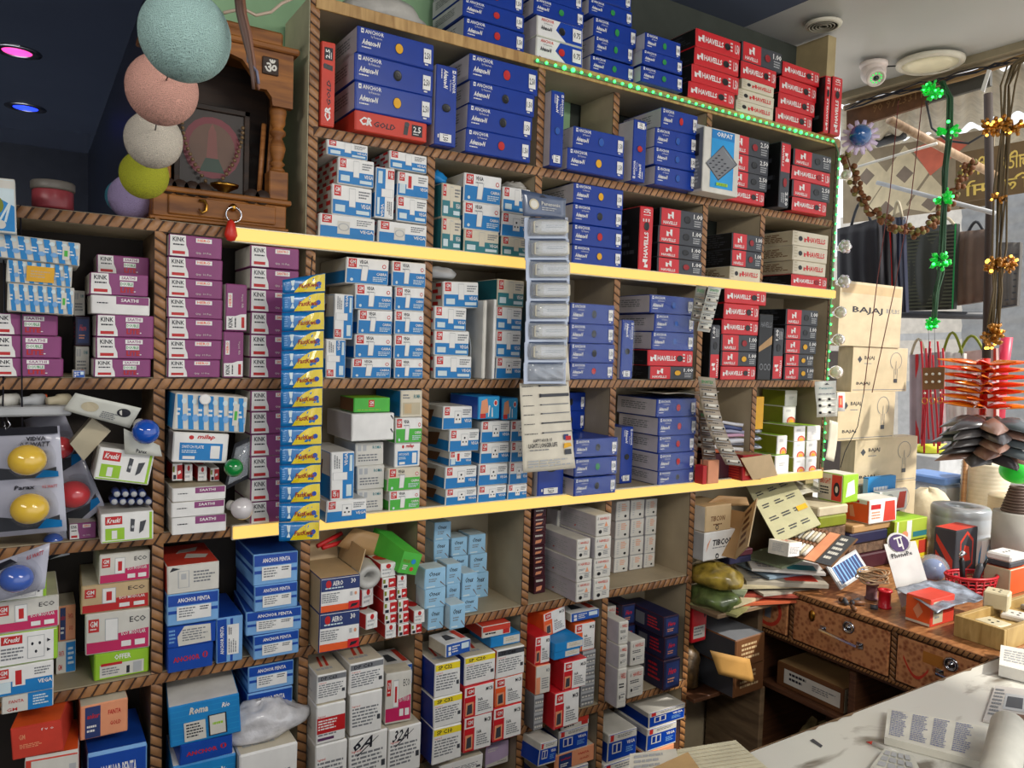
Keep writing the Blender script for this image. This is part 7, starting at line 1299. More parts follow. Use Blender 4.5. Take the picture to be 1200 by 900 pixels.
e = T0('socket_block', 'white rounded socket block on an orange carton beside the basket', 'socket', (2.35, 1.09, DZ + .09)); c = W((2.42, 1.09, DZ + .0775)); mb.box(c.x - .055, c.x + .055, c.y - .04, c.y + .04, c.z, c.z + .02, 'dgrey', .004); kid(mb, 'base', e); mb = MB(); mb.box(c.x - .057, c.x + .057, c.y - .042, c.y + .042, c.z + .02, c.z + .046, 'white', .01); kid(mb, 'cap', e); mb = MB()
for dx in (-.02, .0, .02): mb.lathe([(.0001, .0475), (.004, .047), (.004, .0455)], 'black', 8, ctr=(c.x + dx, c.y, c.z))
kid(mb, 'pin_holes', e)
mb = MB(); c = W((2.42, 1.09, DZ)); mb.box(c.x - .06, c.x + .07, c.y - .045, c.y + .045, c.z + .0006, c.z + .093, 'orange', .003, dict(left='beige', edge='beige')); single(mb, 'carton', 'orange and beige carton under the white socket block', 'box')
# grey wire reel
rp = PZ(1137, 668, DZ); dr_ = -(rp.dot(Vector((AX.z, AY.z, AZ.z)))); R = 38 / FPX * dr_ * K
mb = MB(); c = W((2.685, 1.36, DZ)) + Vector((0, 0, .0006)); R = .112
hR = .215; mb.lathe([(R * .45, 0), (R * .97, 0), (R, .01), (R, .05), (R * .985, .055), (R, .06), (R, .11), (R * .985, .115), (R, .12), (R, .17), (R * .985, .175), (R, .18), (R, hR - .01), (R * .95, hR), (R * .5, hR), (R * .45, hR - .012), (R * .45, 0)], mat('reel_grey', (176, 180, 184), .28, metal=.25, noise=.08), 40, ctr=c); single(mb, 'wire_reel', 'big grey shrink-wrapped wire reel behind the black-red box', 'wire reel')
# ---------------------------------------------------------------- things on the counter
def flat(name, px, z, th, c, label, cat, els=None, w=1, h=1, curl=0, sub='print'):
    q = [W(PZ(x, y, z)) for x, y in px]; f = quadfn(q); up = lambda u, v: f(u, v, 0) + Vector((0, 0, curl * u ** 3)); e = T0(name, label, cat, PZ(*px[0], z)); mb = MB(); mb.sheet(lambda u, v: up(u, v) + Vector((0, 0, th / 2)), 10, 4, c, th, smooth=False); kid(mb, 'pages', e)
    if els: mb = MB(); draw(mb, els, lambda u, v, o: up(u, v) + Vector((0, 0, th + o)), w, h, .0008); kid(mb, sub, e)
    return e
ink_ = mat('pen_ink', (128, 134, 168), .5)
flat('notepad', ((1036, 872), (1160, 905), (1168, 862), (1040, 838)), DZ + .001, .016, mat('pad_paper', (222, 218, 204), .6), 'open notepad with blue handwritten lines on the counter', 'notepad', [('l', .04 + .2 * k, .08, .2 + .2 * k, .94, 15, ink_) for k in range(4)], 2.6, 1)
e = T0('rolled_page', 'curled back pages of the notepad at the right frame edge', 'paper', PZ(1170, 880, DZ)); a = W(PZ(1172, 905, DZ + .045)); b = W(PZ(1182, 852, DZ + .045)); mb = MB(); mb.tube([a + (a - b) * .3, a, b], .034, mat('pad_paper'), 24); kid(mb, 'roll', e)
flat('newspaper', ((1152, 846), (1215, 858), (1215, 812), (1166, 806)), DZ + .001, .006, mat('newsprint', (190, 184, 178), .6), 'folded newspaper with grey pictures at the right counter edge', 'newspaper', [('r', .3, .35, .75, .8, 'lgrey'), ('r', .35, .42, .7, .72, 'dgrey'), ('l', .05, .1, .28, .9, 8, 'grey'), ('r', .6, .05, .9, .28, 'brown')], 1, 1)
flat('paper_stack', ((1170, 792), (1225, 806), (1225, 778), (1172, 768)), DZ + .002, .03, mat('sheet_white', (224, 220, 210), .6), 'white sheets stacked where counter meets the desk', 'paper', [('l', .1, .2, .9, .8, 5, 'lgrey')])
p0, p1 = W(PZ(1015, 871, DZ)), W(PZ(1046, 884, DZ)); e = T0('pen', 'white pen with red tip pointing left on the counter', 'pen', PZ(1015, 871, DZ)); up = Vector((0, 0, .006)); mb = MB(); mb.tube([p0.lerp(p1, .25) + up, p1 + up + (p1 - p0) * .3], .0045, 'offw', 10); kid(mb, 'barrel', e); mb = MB(); mb.tube([p0 + up * .5, p0.lerp(p1, .25) + up], [.0008, .0042], 'crred', 10); kid(mb, 'tip', e)
flat('keypad', ((1020, 905), (1085, 925), (1070, 892), (1036, 884)), DZ + .001, .012, mat('pad_grey', (206, 204, 190), .5), 'pale calculator keypad lying below the pen', 'calculator', [('r', .08 + .2 * i, .15 + .28 * j, .24 + .2 * i, .36 + .28 * j, 'lgrey') for i in range(4) for j in range(3)])
mb = MB(); mb.tube([W(PZ(1103, 853, DZ + .004)), W(PZ(1164, 868, DZ + .004))], .0045, 'gold', 8); single(mb, 'pencil', 'yellow pencil under the edge of the open notepad', 'pencil')
mb = MB(); q = [W(PZ(x, y, DZ + .0006)) for x, y in ((949, 868), (962, 876), (964, 874), (953, 866))]; mb.poly(q, 'dgrey', .0008, (0, 0, 1)); single(mb, 'paint_chip', 'small dark chip lying on the bare counter', 'chip')
for i, (px, z, c, l, els) in enumerate((
    (((735, 925), (800, 915), (792, 880), (738, 886)), DZ + .016, (222, 216, 200), 'left curled white page of the open ledger at bottom', [('l', .1, .1, .8, .9, 5, 'lgrey')]),
    (((797, 920), (902, 905), (862, 870), (793, 881)), DZ + .012, (214, 206, 176), 'right ruled page of the open ledger at bottom', [('r', .02, .08 + .11 * k, .98, .09 + .11 * k, 'beige') for k in range(8)]),
    (((765, 925), (835, 925), (806, 884), (760, 905)), DZ + .028, (196, 160, 110), 'tan card with golden ring mark on the open ledger', [('c', .5, .3, .3, 'gold'), ('c', .5, .3, .24, 'kraft')]))):
    flat('ledger_page', px, z, .005, mat('ledger_page_%d' % i, c, .6), l, 'paper', els)

# ---------------------------------------------------------------- the open right side of the shop and the street
outm = mat('pavement', (210, 204, 196), .8, scale=3)
S_('floor_street', 2.75, 14, -4, 14, ZF - .06, ZF - .01, outm)
# header beam and banner
bm = woodmat('bamboo', (120, 92, 56), (176, 144, 96), (8, 1, 8)); XB = 2.70
def xp(x, y, X=XB): return W(PX(x, y, X))
mb = MB(); mb.tube([xp(990, 127), xp(1060, 108), xp(1130, 90), xp(1215, 62)], .014, bm, 12); single(mb, 'bamboo_pole', 'bamboo pole along the shopfront header under the ceiling', 'pole')
def xslab(px, X, th, c, name, lab, cat, els=None, group=None):
    q = [W(PX(x, y, X)) for x, y in px]; f = quadfn(q); mb = MB(); mb.sheet(lambda u, v, f=f: f(u, v, -(th) / 2), 5, 5, c, th, smooth=False)
    if els: draw(mb, els, lambda u, v, o: f(u, v, .001 + o), (q[1] - q[0]).length, (q[3] - q[0]).length)
    return single(mb, name, lab, cat, group)
xslab(((992, 152), (1086, 122), (1086, 96), (992, 124)), 2.74, .02, mat('banner_brown', (112, 74, 44), .6, noise=.3, scale=12), 'sign_board', 'dark brown painted board under the header, faded numerals', 'sign', [('t', '90 9723311', .35, .35, .95, .7, mat('faded_gold', (150, 112, 70), .6), .4)])
xslab(((1083, 122), (1160, 100), (1160, 78), (1083, 96)), 2.745, .02, mat('slate_board', (82, 80, 74), .6), 'sign_board', 'dark slate board continuing right of the brown one', 'sign')
tin = mat('tin_roof', (176, 168, 150), .5, noise=.15)
def corr(px, X, lab, n=60):
    q = [W(PX(x, y, XX)) for (x, y), XX in zip(px, X)]; f = quadfn(q); mb = MB(); mb.sheet(lambda u, v: f(u, v, .02 * math.sin(u * n)), 120, 3, tin, .003); return single(mb, 'roof_sheet', lab, 'roof', 'corrugated awning sheets')
corr(((985, 182), (1215, 128), (1215, 70), (985, 126)), (4.4, 4.4, 3.4, 3.4), 'corrugated awning sheet just beyond the header boards')
corr(((995, 230), (1215, 205), (1215, 145), (995, 170)), (6.2, 6.2, 5.0, 5.0), 'farther corrugated awning sheet behind the diamond banner')
def pole(pts, X, r, lab, c=None, name='pole'):
    mb = MB(); mb.tube([W(PX(x, y, XX)) for (x, y), XX in zip(pts, X if isinstance(X, (list, tuple)) else [X] * len(pts))], r, c or woodmat('pole_wood', (140, 112, 84), (186, 156, 124), (6, 6, 1)), 10); return single(mb, name, lab, 'pole')
pole(((1042, 140), (1165, 205)), (3.0, 3.6), .022, 'long slanting wooden pole under the awning'); pole(((990, 200), (1098, 168)), 3.1, .007, 'thin bright rod crossing before the diamond banner', 'offw'); pole(((1028, 214), (1166, 250)), 3.2, .012, 'pale pipe the bags hang from', 'lgrey')
pole(((1158, 110), (1160, 250), (1156, 420)), 3.3, .02, 'dark upright post in the middle of the shopfront', mat('post_dark', (52, 38, 30), .7)); pole(((1028, 168), (1060, 158)), 4.2, .03, 'short dark roof batten', 'dgrey')
dia = [('r', 0, 0, 1, 1, mat('banner_tan', (150, 134, 108), .6))]
for i, (x, y) in enumerate(((.18, .6), (.45, .55), (.32, .1), (.62, .1))):
    c = ('crred', 'offw', 'offw', 'crred')[i] if False else 'offw'
    dia += [('p', [(x - .16, y), (x, y - .42 if y > .3 else 0), (x + .16, y), (x, min(1, y + .42))], mat('banner_cream', (218, 202, 166), .6)), ('p', [(x - .06, y + .02), (x, y - .1 if y > .12 else .02), (x + .06, y + .02), (x, y + .14)], mat('banner_taupe', (132, 116, 100), .6))]
dia += [('p', [(.5, .9), (.62, .5), (.86, .86), (.7, 1)], mat('banner_coral', (214, 110, 84), .6)), ('r', .8, .0, 1, .72, mat('banner_olive', (104, 80, 44), .6))]
xslab(((988, 262), (1165, 240), (1165, 150), (988, 180)), 4.0, .01, mat('banner_tan'), 'printed_banner', 'tan awning banner with cream diamond pattern', 'banner', dia)
def mir(els): return els
q = [W(PX(x, y, 3.7)) for x, y in ((1120, 238), (1225, 222), (1225, 160), (1120, 180))]; f = quadfn(q); mb = MB(); mb.sheet(lambda u, v, f=f: f(u, v, -(.01) / 2), 5, 5, mat('banner_olive'), .01, smooth=False)
yy = mat('script_yellow', (222, 190, 90), .5); draw(mb, [('t', 'डीजिटल', .04, .5, .5, .85, yy, .6), ('t', 'टीवी', .58, .5, .95, .85, yy, .6), ('t', 'नि ला', .06, .1, .5, .4, yy, .6), ('t', 'मो', .62, .1, .9, .4, yy, .6)], lambda u, v, o: f(1 - u, v, .001 + o), 2, 1); single(mb, 'sign_banner', 'brown banner with yellow script seen from behind at right', 'banner')
# shutters and pale wall across the street
def ribbed(px, X, n, lab, c):
    q = [W(PX(x, y, X)) for x, y in px]; f = quadfn(q); mb = MB(); mb.sheet(lambda u, v: f(u, v, .02 * abs(math.sin(v * n))), 2, n * 3, c, .01); return single(mb, 'roller_shutter', lab, 'shutter')
ribbed(((1128, 490), (1230, 500), (1230, 215), (1128, 236)), 6.5, 44, 'grey roller shutter across the street at the right edge', mat('shutter_grey', (150, 152, 154), .5))
sw_ = S_('wall_street', 9.0, 9.2, 1.0, 14, ZF, 1.3, mat('street_wall', (206, 200, 190), .8))
q = [W(PX(x, y, 7.5)) for x, y in ((985, 640), (1130, 650), (1130, 242), (985, 255))]; f = quadfn(q); mb = MB(); mb.sheet(lambda u, v, f=f: f(u, v, -(.05) / 2), 5, 5, mat('street_wall'), .05, smooth=False); draw(mb, [('r', .0, .62, 1, .64, 'lgrey'), ('r', .5, .3, .75, .5, 'lgrey'), ('r', .0, .25, 1, .27, 'grey')], lambda u, v, o: f(u, v, .001 + o), 1, 1); single(mb, 'house_front', 'bright pale house front across the street', 'building')
# hanging bags
XG = 3.2
def bag(px, X, c, lab, th=.025, els=None, handle=None, hc='dgrey', cat='bag'):
    q = [W(PX(x, y, X)) for x, y in px]; f = quadfn(q); e = T0('hanging_bag', lab, cat, PX(*px[0], X), 'bags hanging in the shopfront'); nv = f(0, 0, -1) - f(0, 0, 0); mb = MB()
    mb.sheet(lambda u, v: f(u, v, .02 * math.sin(math.pi * u) * math.sin(math.pi * v) + .004 * math.sin(u * 20)), 14, 8, c, .002); mb.sheet(lambda u, v: f(u, v, -th - .01 * math.sin(math.pi * u)), 6, 4, c, .002)
    for s in (((0, 0), (1, 0)), ((1, 0), (1, 1)), ((0, 1), (0, 0))):
        a, b = s; mb.add([f(*a), f(*b), f(*b) + nv * th, f(*a) + nv * th], [(0, 1, 2, 3)], c)
    if els: draw(mb, els, lambda u, v, o: f(u, v, .02 * math.sin(math.pi * u) * math.sin(math.pi * v) + .006 + o), 1, 1)
    kid(mb, 'bag_body', e)
    if handle:
        mb = MB(); (ua, ub, hh) = handle; mb.tube([f(ua + (ub - ua) * t / 8, .97 + hh * math.sin(math.pi * t / 8), -th * .3) for t in range(9)], .008, hc, 6); kid(mb, 'handle', e)
    return e
blk = mat('bag_black', (34, 32, 38), .5); bag(((982, 338), (1034, 366), (1030, 256), (982, 268)), 3.0, blk, 'large black cloth bag hanging nearest the shelves', handle=(.3, .8, .3), els=[('r', .0, 0, .02, 1, 'dnavy')])
bag(((1030, 366), (1050, 368), (1046, 255), (1028, 256)), 3.05, blk, 'narrow black bag with red piping beside the large one', els=[('r', .1, 0, .2, 1, 'wred'), ('r', .8, 0, .9, 1, 'wred')])
bag(((1048, 366), (1062, 366), (1058, 254), (1046, 255)), 3.1, mat('bag_navy', (40, 44, 66), .5), 'narrow navy bag between black and louvred ones', handle=(.0, .9, .2), hc='beige')
lou = [('r', .03, .03 + .042 * k, .97, .05 + .042 * k, 'moss') for k in range(22)]
bag(((1062, 364), (1118, 362), (1122, 262), (1060, 268)), 3.3, mat('bag_moss', (44, 46, 38), .5), 'dark mossy striped bag with green piping', handle=(.55, .95, .12), els=lou + [('r', .97, 0, 1, 1, 'wgreen')], hc='beige')
bag(((1120, 358), (1158, 352), (1160, 268), (1122, 272)), 3.35, mat('bag_taupe', (112, 92, 80), .6), 'flat taupe brown bag beside the mossy one', handle=(.3, .8, .15))
bag(((1166, 362), (1192, 358), (1196, 284), (1168, 284)), 3.6, mat('bag_grey', (88, 84, 80), .6), 'dark grey flat bag right of the middle post', els=[('r', .05, .1 * k, .95, .1 * k + .02, 'dgrey') for k in range(9)])
mb = MB(); mb.tube([W(PX(1030, 368, 3.2)), W(PX(1162, 370, 3.4))], .02, 'dgrey', 8); single(mb, 'rail', 'dark rail below the hanging bags', 'rail')
bag(((1066, 520), (1106, 520), (1104, 412), (1066, 416)), 3.4, mat('bag_mauve', (150, 130, 132), .6), 'mauve shopping bag on the lower row, left', handle=(.0, .5, .2), hc='beige', els=[('r', .2, 0, .3, 1, 'wred')])
bag(((1106, 520), (1130, 518), (1130, 414), (1104, 412)), 3.5, mat('bag_white', (206, 200, 194), .6), 'white shopping bag on the lower row, middle', handle=(.0, .9, .25), hc='olive')
bag(((1130, 516), (1168, 514), (1168, 408), (1130, 412)), 3.55, mat('bag_pink', (196, 164, 158), .6), 'pale pink shopping bag on the lower row, right', handle=(-.2, .6, .2), hc='olive', els=[('r', .92, 0, 1, 1, 'crred')])
mb = MB(); rr = random.Random(2)
for k in range(8): x = 1078 + k * 3.4; mb.sheet(lambda u, v, x=x: W(PX(x + 2.2 * u + 3 * math.sin(v * 3 + k), 400 + 115 * v + (k % 3) * 8, 3.1)), 2, 8, mat('ribbon_red', (214, 30, 50), .35), .002)
single(mb, 'ribbon_bundle', 'bundle of red ribbons hanging behind the earring card', 'ribbons')
mb = MB(); mb.tube([W(PX(1180, 395, 3.6)), W(PX(1174, 440, 3.6)), W(PX(1170, 500, 3.6))], .03, mat('ribbon_pink', (230, 60, 90), .4), 8); single(mb, 'rolled_cloth', 'bright pink rolled cloth beside the pale pink bag', 'cloth')
# earring card
e = T0('jewellery_card', 'brown beaded card with golden hoops hanging from two wires', 'ornament', PX(1093, 455, 2.6)); q = [W(PX(x, y, 2.6)) for x, y in ((1081, 457), (1106, 456), (1107, 430), (1081, 431))]; f = quadfn(q); mb = MB(); mb.sheet(lambda u, v, f=f: f(u, v, -(.004) / 2), 5, 5, mat('bronze_card'), .004, smooth=False); kid(mb, 'card', e); mb = MB()
for i in range(3):
    for j in range(2): mb.ball(f(.2 + .3 * i, .35 + .35 * j, .004), .006, 'white', 7)
kid(mb, 'beads', e)
for i in range(3):
    mb = MB(); c = f(.12 + .36 * i, -.5, .002); mb.tube([c + Vector((.0, .011 * math.cos(a), .013 * math.sin(a))) for a in [k * math.pi / 8 for k in range(17)]], .0018, brass, 5, cap=False); mb.ball(f(.12 + .36 * i, -.15, .002), .005, 'offw', 6); kid(mb, 'hoop', e)
mb = MB()
for x in (1088, 1095): mb.tube([W(PX(x, 380, 2.6)), W(PX(x + 1, 431, 2.6))], .0012, 'dgrey', 4)
kid(mb, 'wire', e)
# spinners of petals
def spinner(c, R, layers, n, dz, mats, name, lab, droop, wd, cat):
    e = T0(name, lab, cat, tuple((c.x / K, c.y / K, (c.z - EYE) / K)))
    mb = MB(); mb.tube([c + Vector((0, 0, .03)), c - Vector((0, 0, dz * layers))], .016, mats[0], 12); kid(mb, 'core', e)
    rr = random.Random(n)
    for L in range(layers):
        mb = MB(); z = -L * dz; off = rr.uniform(0, 6)
        for k in range(n):
            a = off + 2 * math.pi * k / n; R_ = R * rr.uniform(.85, 1.05); d = Vector((math.cos(a), math.sin(a), 0)); s = Vector((-math.sin(a), math.cos(a), 0)); m = mats[1 + (L + k) % (len(mats) - 1)]
            mb.sheet(lambda u, v: c + Vector((0, 0, z)) + d * R_ * u + s * (v - .5) * wd * math.sin(math.pi * min(1, u * .9 + .12)) ** .7 + Vector((0, 0, droop * u * u + wd * .35 * (1 - abs(2 * v - 1)) ** 1 * math.sin(math.pi * u))), 7, 4, m, .003)
        kid(mb, 'petal_ring', e)
    return e
tr = lambda n, c: mat(n, c, .2, noise=0, coat=.6, trans=.25)
spinner(W(PX(1155, 428, 2.85)), .19, 7, 9, .031, [tr('pl_red', (240, 40, 16)), tr('pl_orange', (255, 120, 20)), tr('pl_scar', (255, 64, 30)), tr('pl_amber', (255, 150, 40))], 'petal_spinner', 'stack of bright orange pointed plastic petals on the desk end', .02, .05, 'ornament')
lf = lambda n, c: mat(n, c, .3, noise=.08, coat=.4)
spinner(W(PX(1160, 497, 2.75)), .21, 5, 7, .034, [lf('lf_d', (60, 56, 54)), lf('lf_grey', (88, 84, 84)), lf('lf_dark', (58, 54, 56)), lf('lf_brn', (138, 104, 90)), lf('lf_slate', (84, 92, 96))], 'leaf_stack', 'stack of dark grey and brown glossy leaf-shaped blades', -.03, .11, 'ornament')
# rope column, bucket, rolls beyond the desk
def cyl(px, X, r, z0, z1, c, name, lab, cat, n=28, rib=0):
    p = PX(*px, X); w0 = W(p); zb = W((0, 0, z0)).z; zt = W((0, 0, z1)).z; pr = [(.0001, 0), (r, 0)]
    k = int((zt - zb) / rib) if rib else 1
    for i in range(k): h = (zt - zb) / k; pr += [(r * .97, i * h + .0001), (r, i * h + h * .5), (r * .97, (i + 1) * h)] if rib else [(r, h)]
    pr += [(r * .3, zt - zb), (.0001, zt - zb)]; mb = MB(); mb.lathe(pr, c, n, ctr=(w0.x, w0.y, zb)); return single(mb, name, lab, cat)
cyl((1152, 600), 3.35, .11, ZF, -.42, mat('rope_white', (226, 214, 188), .7), 'rope_roll', 'tall cream rope roll standing behind the grey reel', 'rope roll', rib=.02)
cyl((1186, 600), 3.1, .1, ZF, -.50, mat('twine', (206, 186, 150), .8), 'twine_roll', 'tan twine roll with red lettering at right edge', 'rope roll', rib=.012)
cyl((1190, 680), 2.62, .09, DZ + .0006, DZ + .2, mat('drum_grey', (176, 172, 164), .5), 'cable_drum', 'grey cable drum at the right end of the desk', 'drum')
p = W(PX(1190, 625, 2.62)); c = Vector((p.x, p.y, W((0, 0, DZ + .2)).z)); mb = MB()
for k in range(9): mb.tube([c + Vector(((.05 - .003 * k) * math.cos(t * math.pi / 10), (.05 - .003 * k) * math.sin(t * math.pi / 10), .006 + k * .011)) for t in range(21)], .006, mat('coil_brown', (96, 76, 66), .6), 6, cap=False)
single(mb, 'cable_coil', 'brown cable coil heaped on the grey drum', 'coil')
mb = MB(); mb.ball(W(PX(1192, 552, 3.0)), .07, mat('green_net', (40, 220, 60), .4), 14, sz=.8); single(mb, 'green_ball', 'bright green rounded bundle at the right edge', 'bundle')
bk = PX(1095, 590, 3.3); e = T0('storage_bucket', 'white storage box with blue lid beyond the desk', 'bucket', bk); w0 = W(bk); mb = MB(); mb.box(w0.x - .1, w0.x + .1, w0.y - .1, w0.y + .12, W((0, 0, ZF)).z, w0.z + .12, mat('frost_white', (206, 214, 224), .3), .02)
kid(mb, 'tub', e); mb = MB(); mb.box(w0.x - .115, w0.x + .115, w0.y - .115, w0.y + .135, w0.z + .12, w0.z + .16, mat('lid_blue', (110, 150, 214), .35), .015); kid(mb, 'lid', e); mb = MB(); mb.box(w0.x - .103, w0.x - .1, w0.y - .08, w0.y + .05, w0.z - .06, w0.z + .08, 'lblue', 0); mb.box(w0.x - .105, w0.x - .103, w0.y - .06, w0.y + .03, w0.z + .03, w0.z + .05, 'crred', 0); kid(mb, 'label', e)
cyl((1128, 600), 3.25, .012, ZF, -.36, woodmat('stake', (140, 96, 50), (180, 130, 76)), 'wooden_stake', 'brown wooden stake beside the blue-lidded box', 'pole')
mb = lump(W(PX(1085, 632, 3.0)), .14, .14, .16, mat('sack_cream', (224, 210, 176), .8, bump=.6), 9); single(mb, 'cloth_bundle', 'cream cloth bundle behind the lamp boxes', 'bundle')
bb = PX(1085, 632, 3.0); mb = MB(); wbox(mb, bb.x - .13, bb.x + .13, bb.y - .13, bb.y + .13, ZF, bb.z - .001, pw, .003); single(mb, 'crate', 'pale wooden crate under the cream cloth bundle', 'crate')
bb = PX(1093, 530, 4.2); mb = MB(); wbox(mb, bb.x - .2, bb.x + .2, bb.y - .15, bb.y + .15, ZF, bb.z - .001, 'lgrey', .003); single(mb, 'stall_table', 'grey stall table far outside under the neon yellow pack', 'table')
mb = lump(W(PX(1093, 530, 4.2)), .16, .08, .06, mat('neon_yellow', (226, 226, 60), .5), 10); single(mb, 'yellow_pack', 'neon yellow pack lying far behind the ribbons', 'pack')
mb = MB(); wbox(mb, 2.8, 2.95, 1.86, 2.0, ZF, .02, mat('card_mauve', (150, 140, 138), .7), .003); single(mb, 'carton', 'tall mauve-grey carton right of the bulb cartons', 'box')
# ---------------------------------------------------------------- garlands and string lights in the shopfront
def strand(pts, dist, r, c, name, lab, cl, leafc, kind, n=5):
    e = T0(name, lab, 'garland', PD(*pts[-1], dist)); P_ = [W(PD(x, y, dist)) for x, y in pts]; mb = MB(); rr = random.Random(len(lab))
    for k in range(n): o = Vector((rr.uniform(-r, r), rr.uniform(-r, r), 0)); mb.tube([p + o * (1 + .5 * math.sin(i * 2.1 + k)) for i, p in enumerate(P_)], .0032, c, 5)
    kid(mb, 'cord', e)
    for (x, y, s) in cl:
        mb = MB(); q = W(PD(x, y, dist))
        for k in range(16):
            d = Vector((rr.gauss(0, 1), rr.gauss(0, 1), rr.gauss(0, .7))).normalized(); t = d.orthogonal().normalized(); L = s * rr.uniform(.8, 1.3)
            if kind == 'leaf': mb.add([q, q + d * L * .5 + t * L * .28, q + d * L, q + d * L * .5 - t * L * .28, q + d * L * .5 + t.cross(d) * L * .12], [(0, 1, 4), (1, 2, 4), (2, 3, 4), (3, 0, 4)], leafc)
            mb.ball(q + d * L * .75, s * .17, leafc, 6)
        kid(mb, 'light_cluster', e)
        for k in range(4):
            mb = MB(); d = Vector((rr.gauss(0, 1), rr.gauss(0, 1), rr.gauss(0, 1))).normalized(); mb.ball(q + d * s * .75, s * .14, gl if n == 6 else mat('warm_led', (255, 200, 90), .4, noise=0, emit=(255, 190, 70), es=3.5), 6)
            kid(mb, 'glowing_bulb', e)
    return e
gp = mat('green_petal', (24, 190, 60), .3, noise=.1, emit=(20, 200, 60), es=.25)
strand([(1104, 95), (1114, 115), (1112, 160), (1108, 200), (1106, 260), (1102, 320), (1097, 345), (1094, 385)], 2.3, .008, mat('cord_green', (40, 80, 50), .5), 'flower_light_string', 'green flower light string hanging in the shopfront', [(1095, 108, .034), (1090, 104, .03), (1111, 152, .042), (1106, 233, .04), (1104, 306, .042), (1092, 378, .03)], gp, 'leaf', 6)
gd = mat('gold_petal', (176, 118, 40), .35, noise=.2, metal=.3)
strand([(1215, 60), (1190, 75), (1180, 100), (1178, 150), (1174, 220), (1170, 290), (1168, 340), (1164, 398)], 2.15, .014, mat('cord_brown', (92, 76, 48), .6), 'flower_light_string', 'golden flower light string hanging right of the green', [(1172, 148, .045), (1160, 150, .035), (1188, 150, .04), (1170, 232, .03), (1168, 312, .045), (1182, 308, .035), (1163, 392, .04), (1160, 400, .035)], gd, 'leaf', 8)
mb = MB(); rr = random.Random(5); pth = [(992, 182), (998, 200), (1004, 222), (1016, 240), (1032, 256), (1050, 266), (1072, 272), (1090, 262), (1100, 252), (1118, 228), (1130, 205), (1140, 185)]
mb.tube([W(PD(x, y, 2.5)) for x, y in pth], .003, 'brown', 5)
for i in range(len(pth) - 1):
    for t in (0, .33, .66):
        x = pth[i][0] + (pth[i + 1][0] - pth[i][0]) * t; y = pth[i][1] + (pth[i + 1][1] - pth[i][1]) * t; q = W(PD(x, y, 2.5))
        for k in range(5): d = Vector((rr.gauss(0, 1), rr.gauss(0, 1), rr.gauss(0, 1))).normalized() * .02; mb.ball(q + d, .011, mat('marigold', (112, 66, 30), .7) if (i + k) % 3 else mat('moss_fl', (120, 110, 60), .7), 5)
single(mb, 'flower_garland', 'dried brown flower garland draped across the opening', 'garland')
mb = MB()
for p in (((1053, 118), (1043, 225), (1028, 330), (1012, 462)), ((1082, 108), (1068, 230), (1048, 340), (1022, 460))): mb.tube([W(PD(x, y, 2.35)) for x, y in p], .0018, mat('twist_red', (110, 40, 36), .5), 5)
mb.tube([W(PD(x, y, 2.35)) for x, y in ((1012, 462), (1005, 500), (990, 530), (985, 548))], .0016, 'ink', 5); single(mb, 'hanging_wire', 'thin red-black twisted wires hanging before the bulb cartons', 'wire')
mb = MB(); rr = random.Random(6)
for j in range(4): mb.tube([W(PX(990 + i * 22, 126 - i * 6.2 + rr.uniform(-5, 5), 2.66)) for i in range(11)], .003, 'ink', 5)
mb.tube([W(PX(x, y, 2.65)) for x, y in ((1085, 118), (1092, 150), (1110, 165), (1135, 168), (1165, 150))], .005, 'dgrey', 6)
single(mb, 'cable_bundle', 'tangle of dark cables along the shopfront header', 'cable')
mb = MB(); q = [W(PX(x, y, 2.66)) for x, y in ((1149, 106), (1153, 108), (1161, 82), (1157, 81))]; f = quadfn(q); mb.sheet(lambda u, v, f=f: f(u, v, -(.006) / 2), 5, 5, 'white', .006, smooth=False); single(mb, 'metal_strap', 'white perforated metal strap hooked on the header', 'strap')
# disco lamp on the post
c = W(PD(1008, 160, 2.22)); e = T0('party_lamp', 'blue domed party lamp with clear petals at the post top', 'lamp', PD(1008, 160, 2.22)); q = Vector((-.8, -.6, .1)).normalized().to_track_quat('Z', 'Y').to_matrix().to_4x4()
mb = MB(); mb.lathe([(.0001, .05), (.02, .046), (.034, .03), (.038, .012), (.036, 0)], mat('lamp_blue', (40, 90, 150), .2, coat=1), 24, ctr=c, mtx=q); kid(mb, 'dome', e); mb = MB()
for k in range(14):
    a = 2 * math.pi * k / 14; d = q.to_3x3() @ Vector((math.cos(a), math.sin(a), -.15)); t = q.to_3x3() @ Vector((-math.sin(a), math.cos(a), 0)); mb.sheet(lambda u, v: c + d * (.03 + .034 * u) + t * (v - .5) * .022 * (1 - .5 * u), 3, 2, mat('petal_clear', (220, 200, 226), .15, noise=0, alpha=.75), .002)
kid(mb, 'petal_ring', e)
bl_ = mat('bulb_frost', (214, 206, 190), .15, noise=0, coat=1, trans=.5)
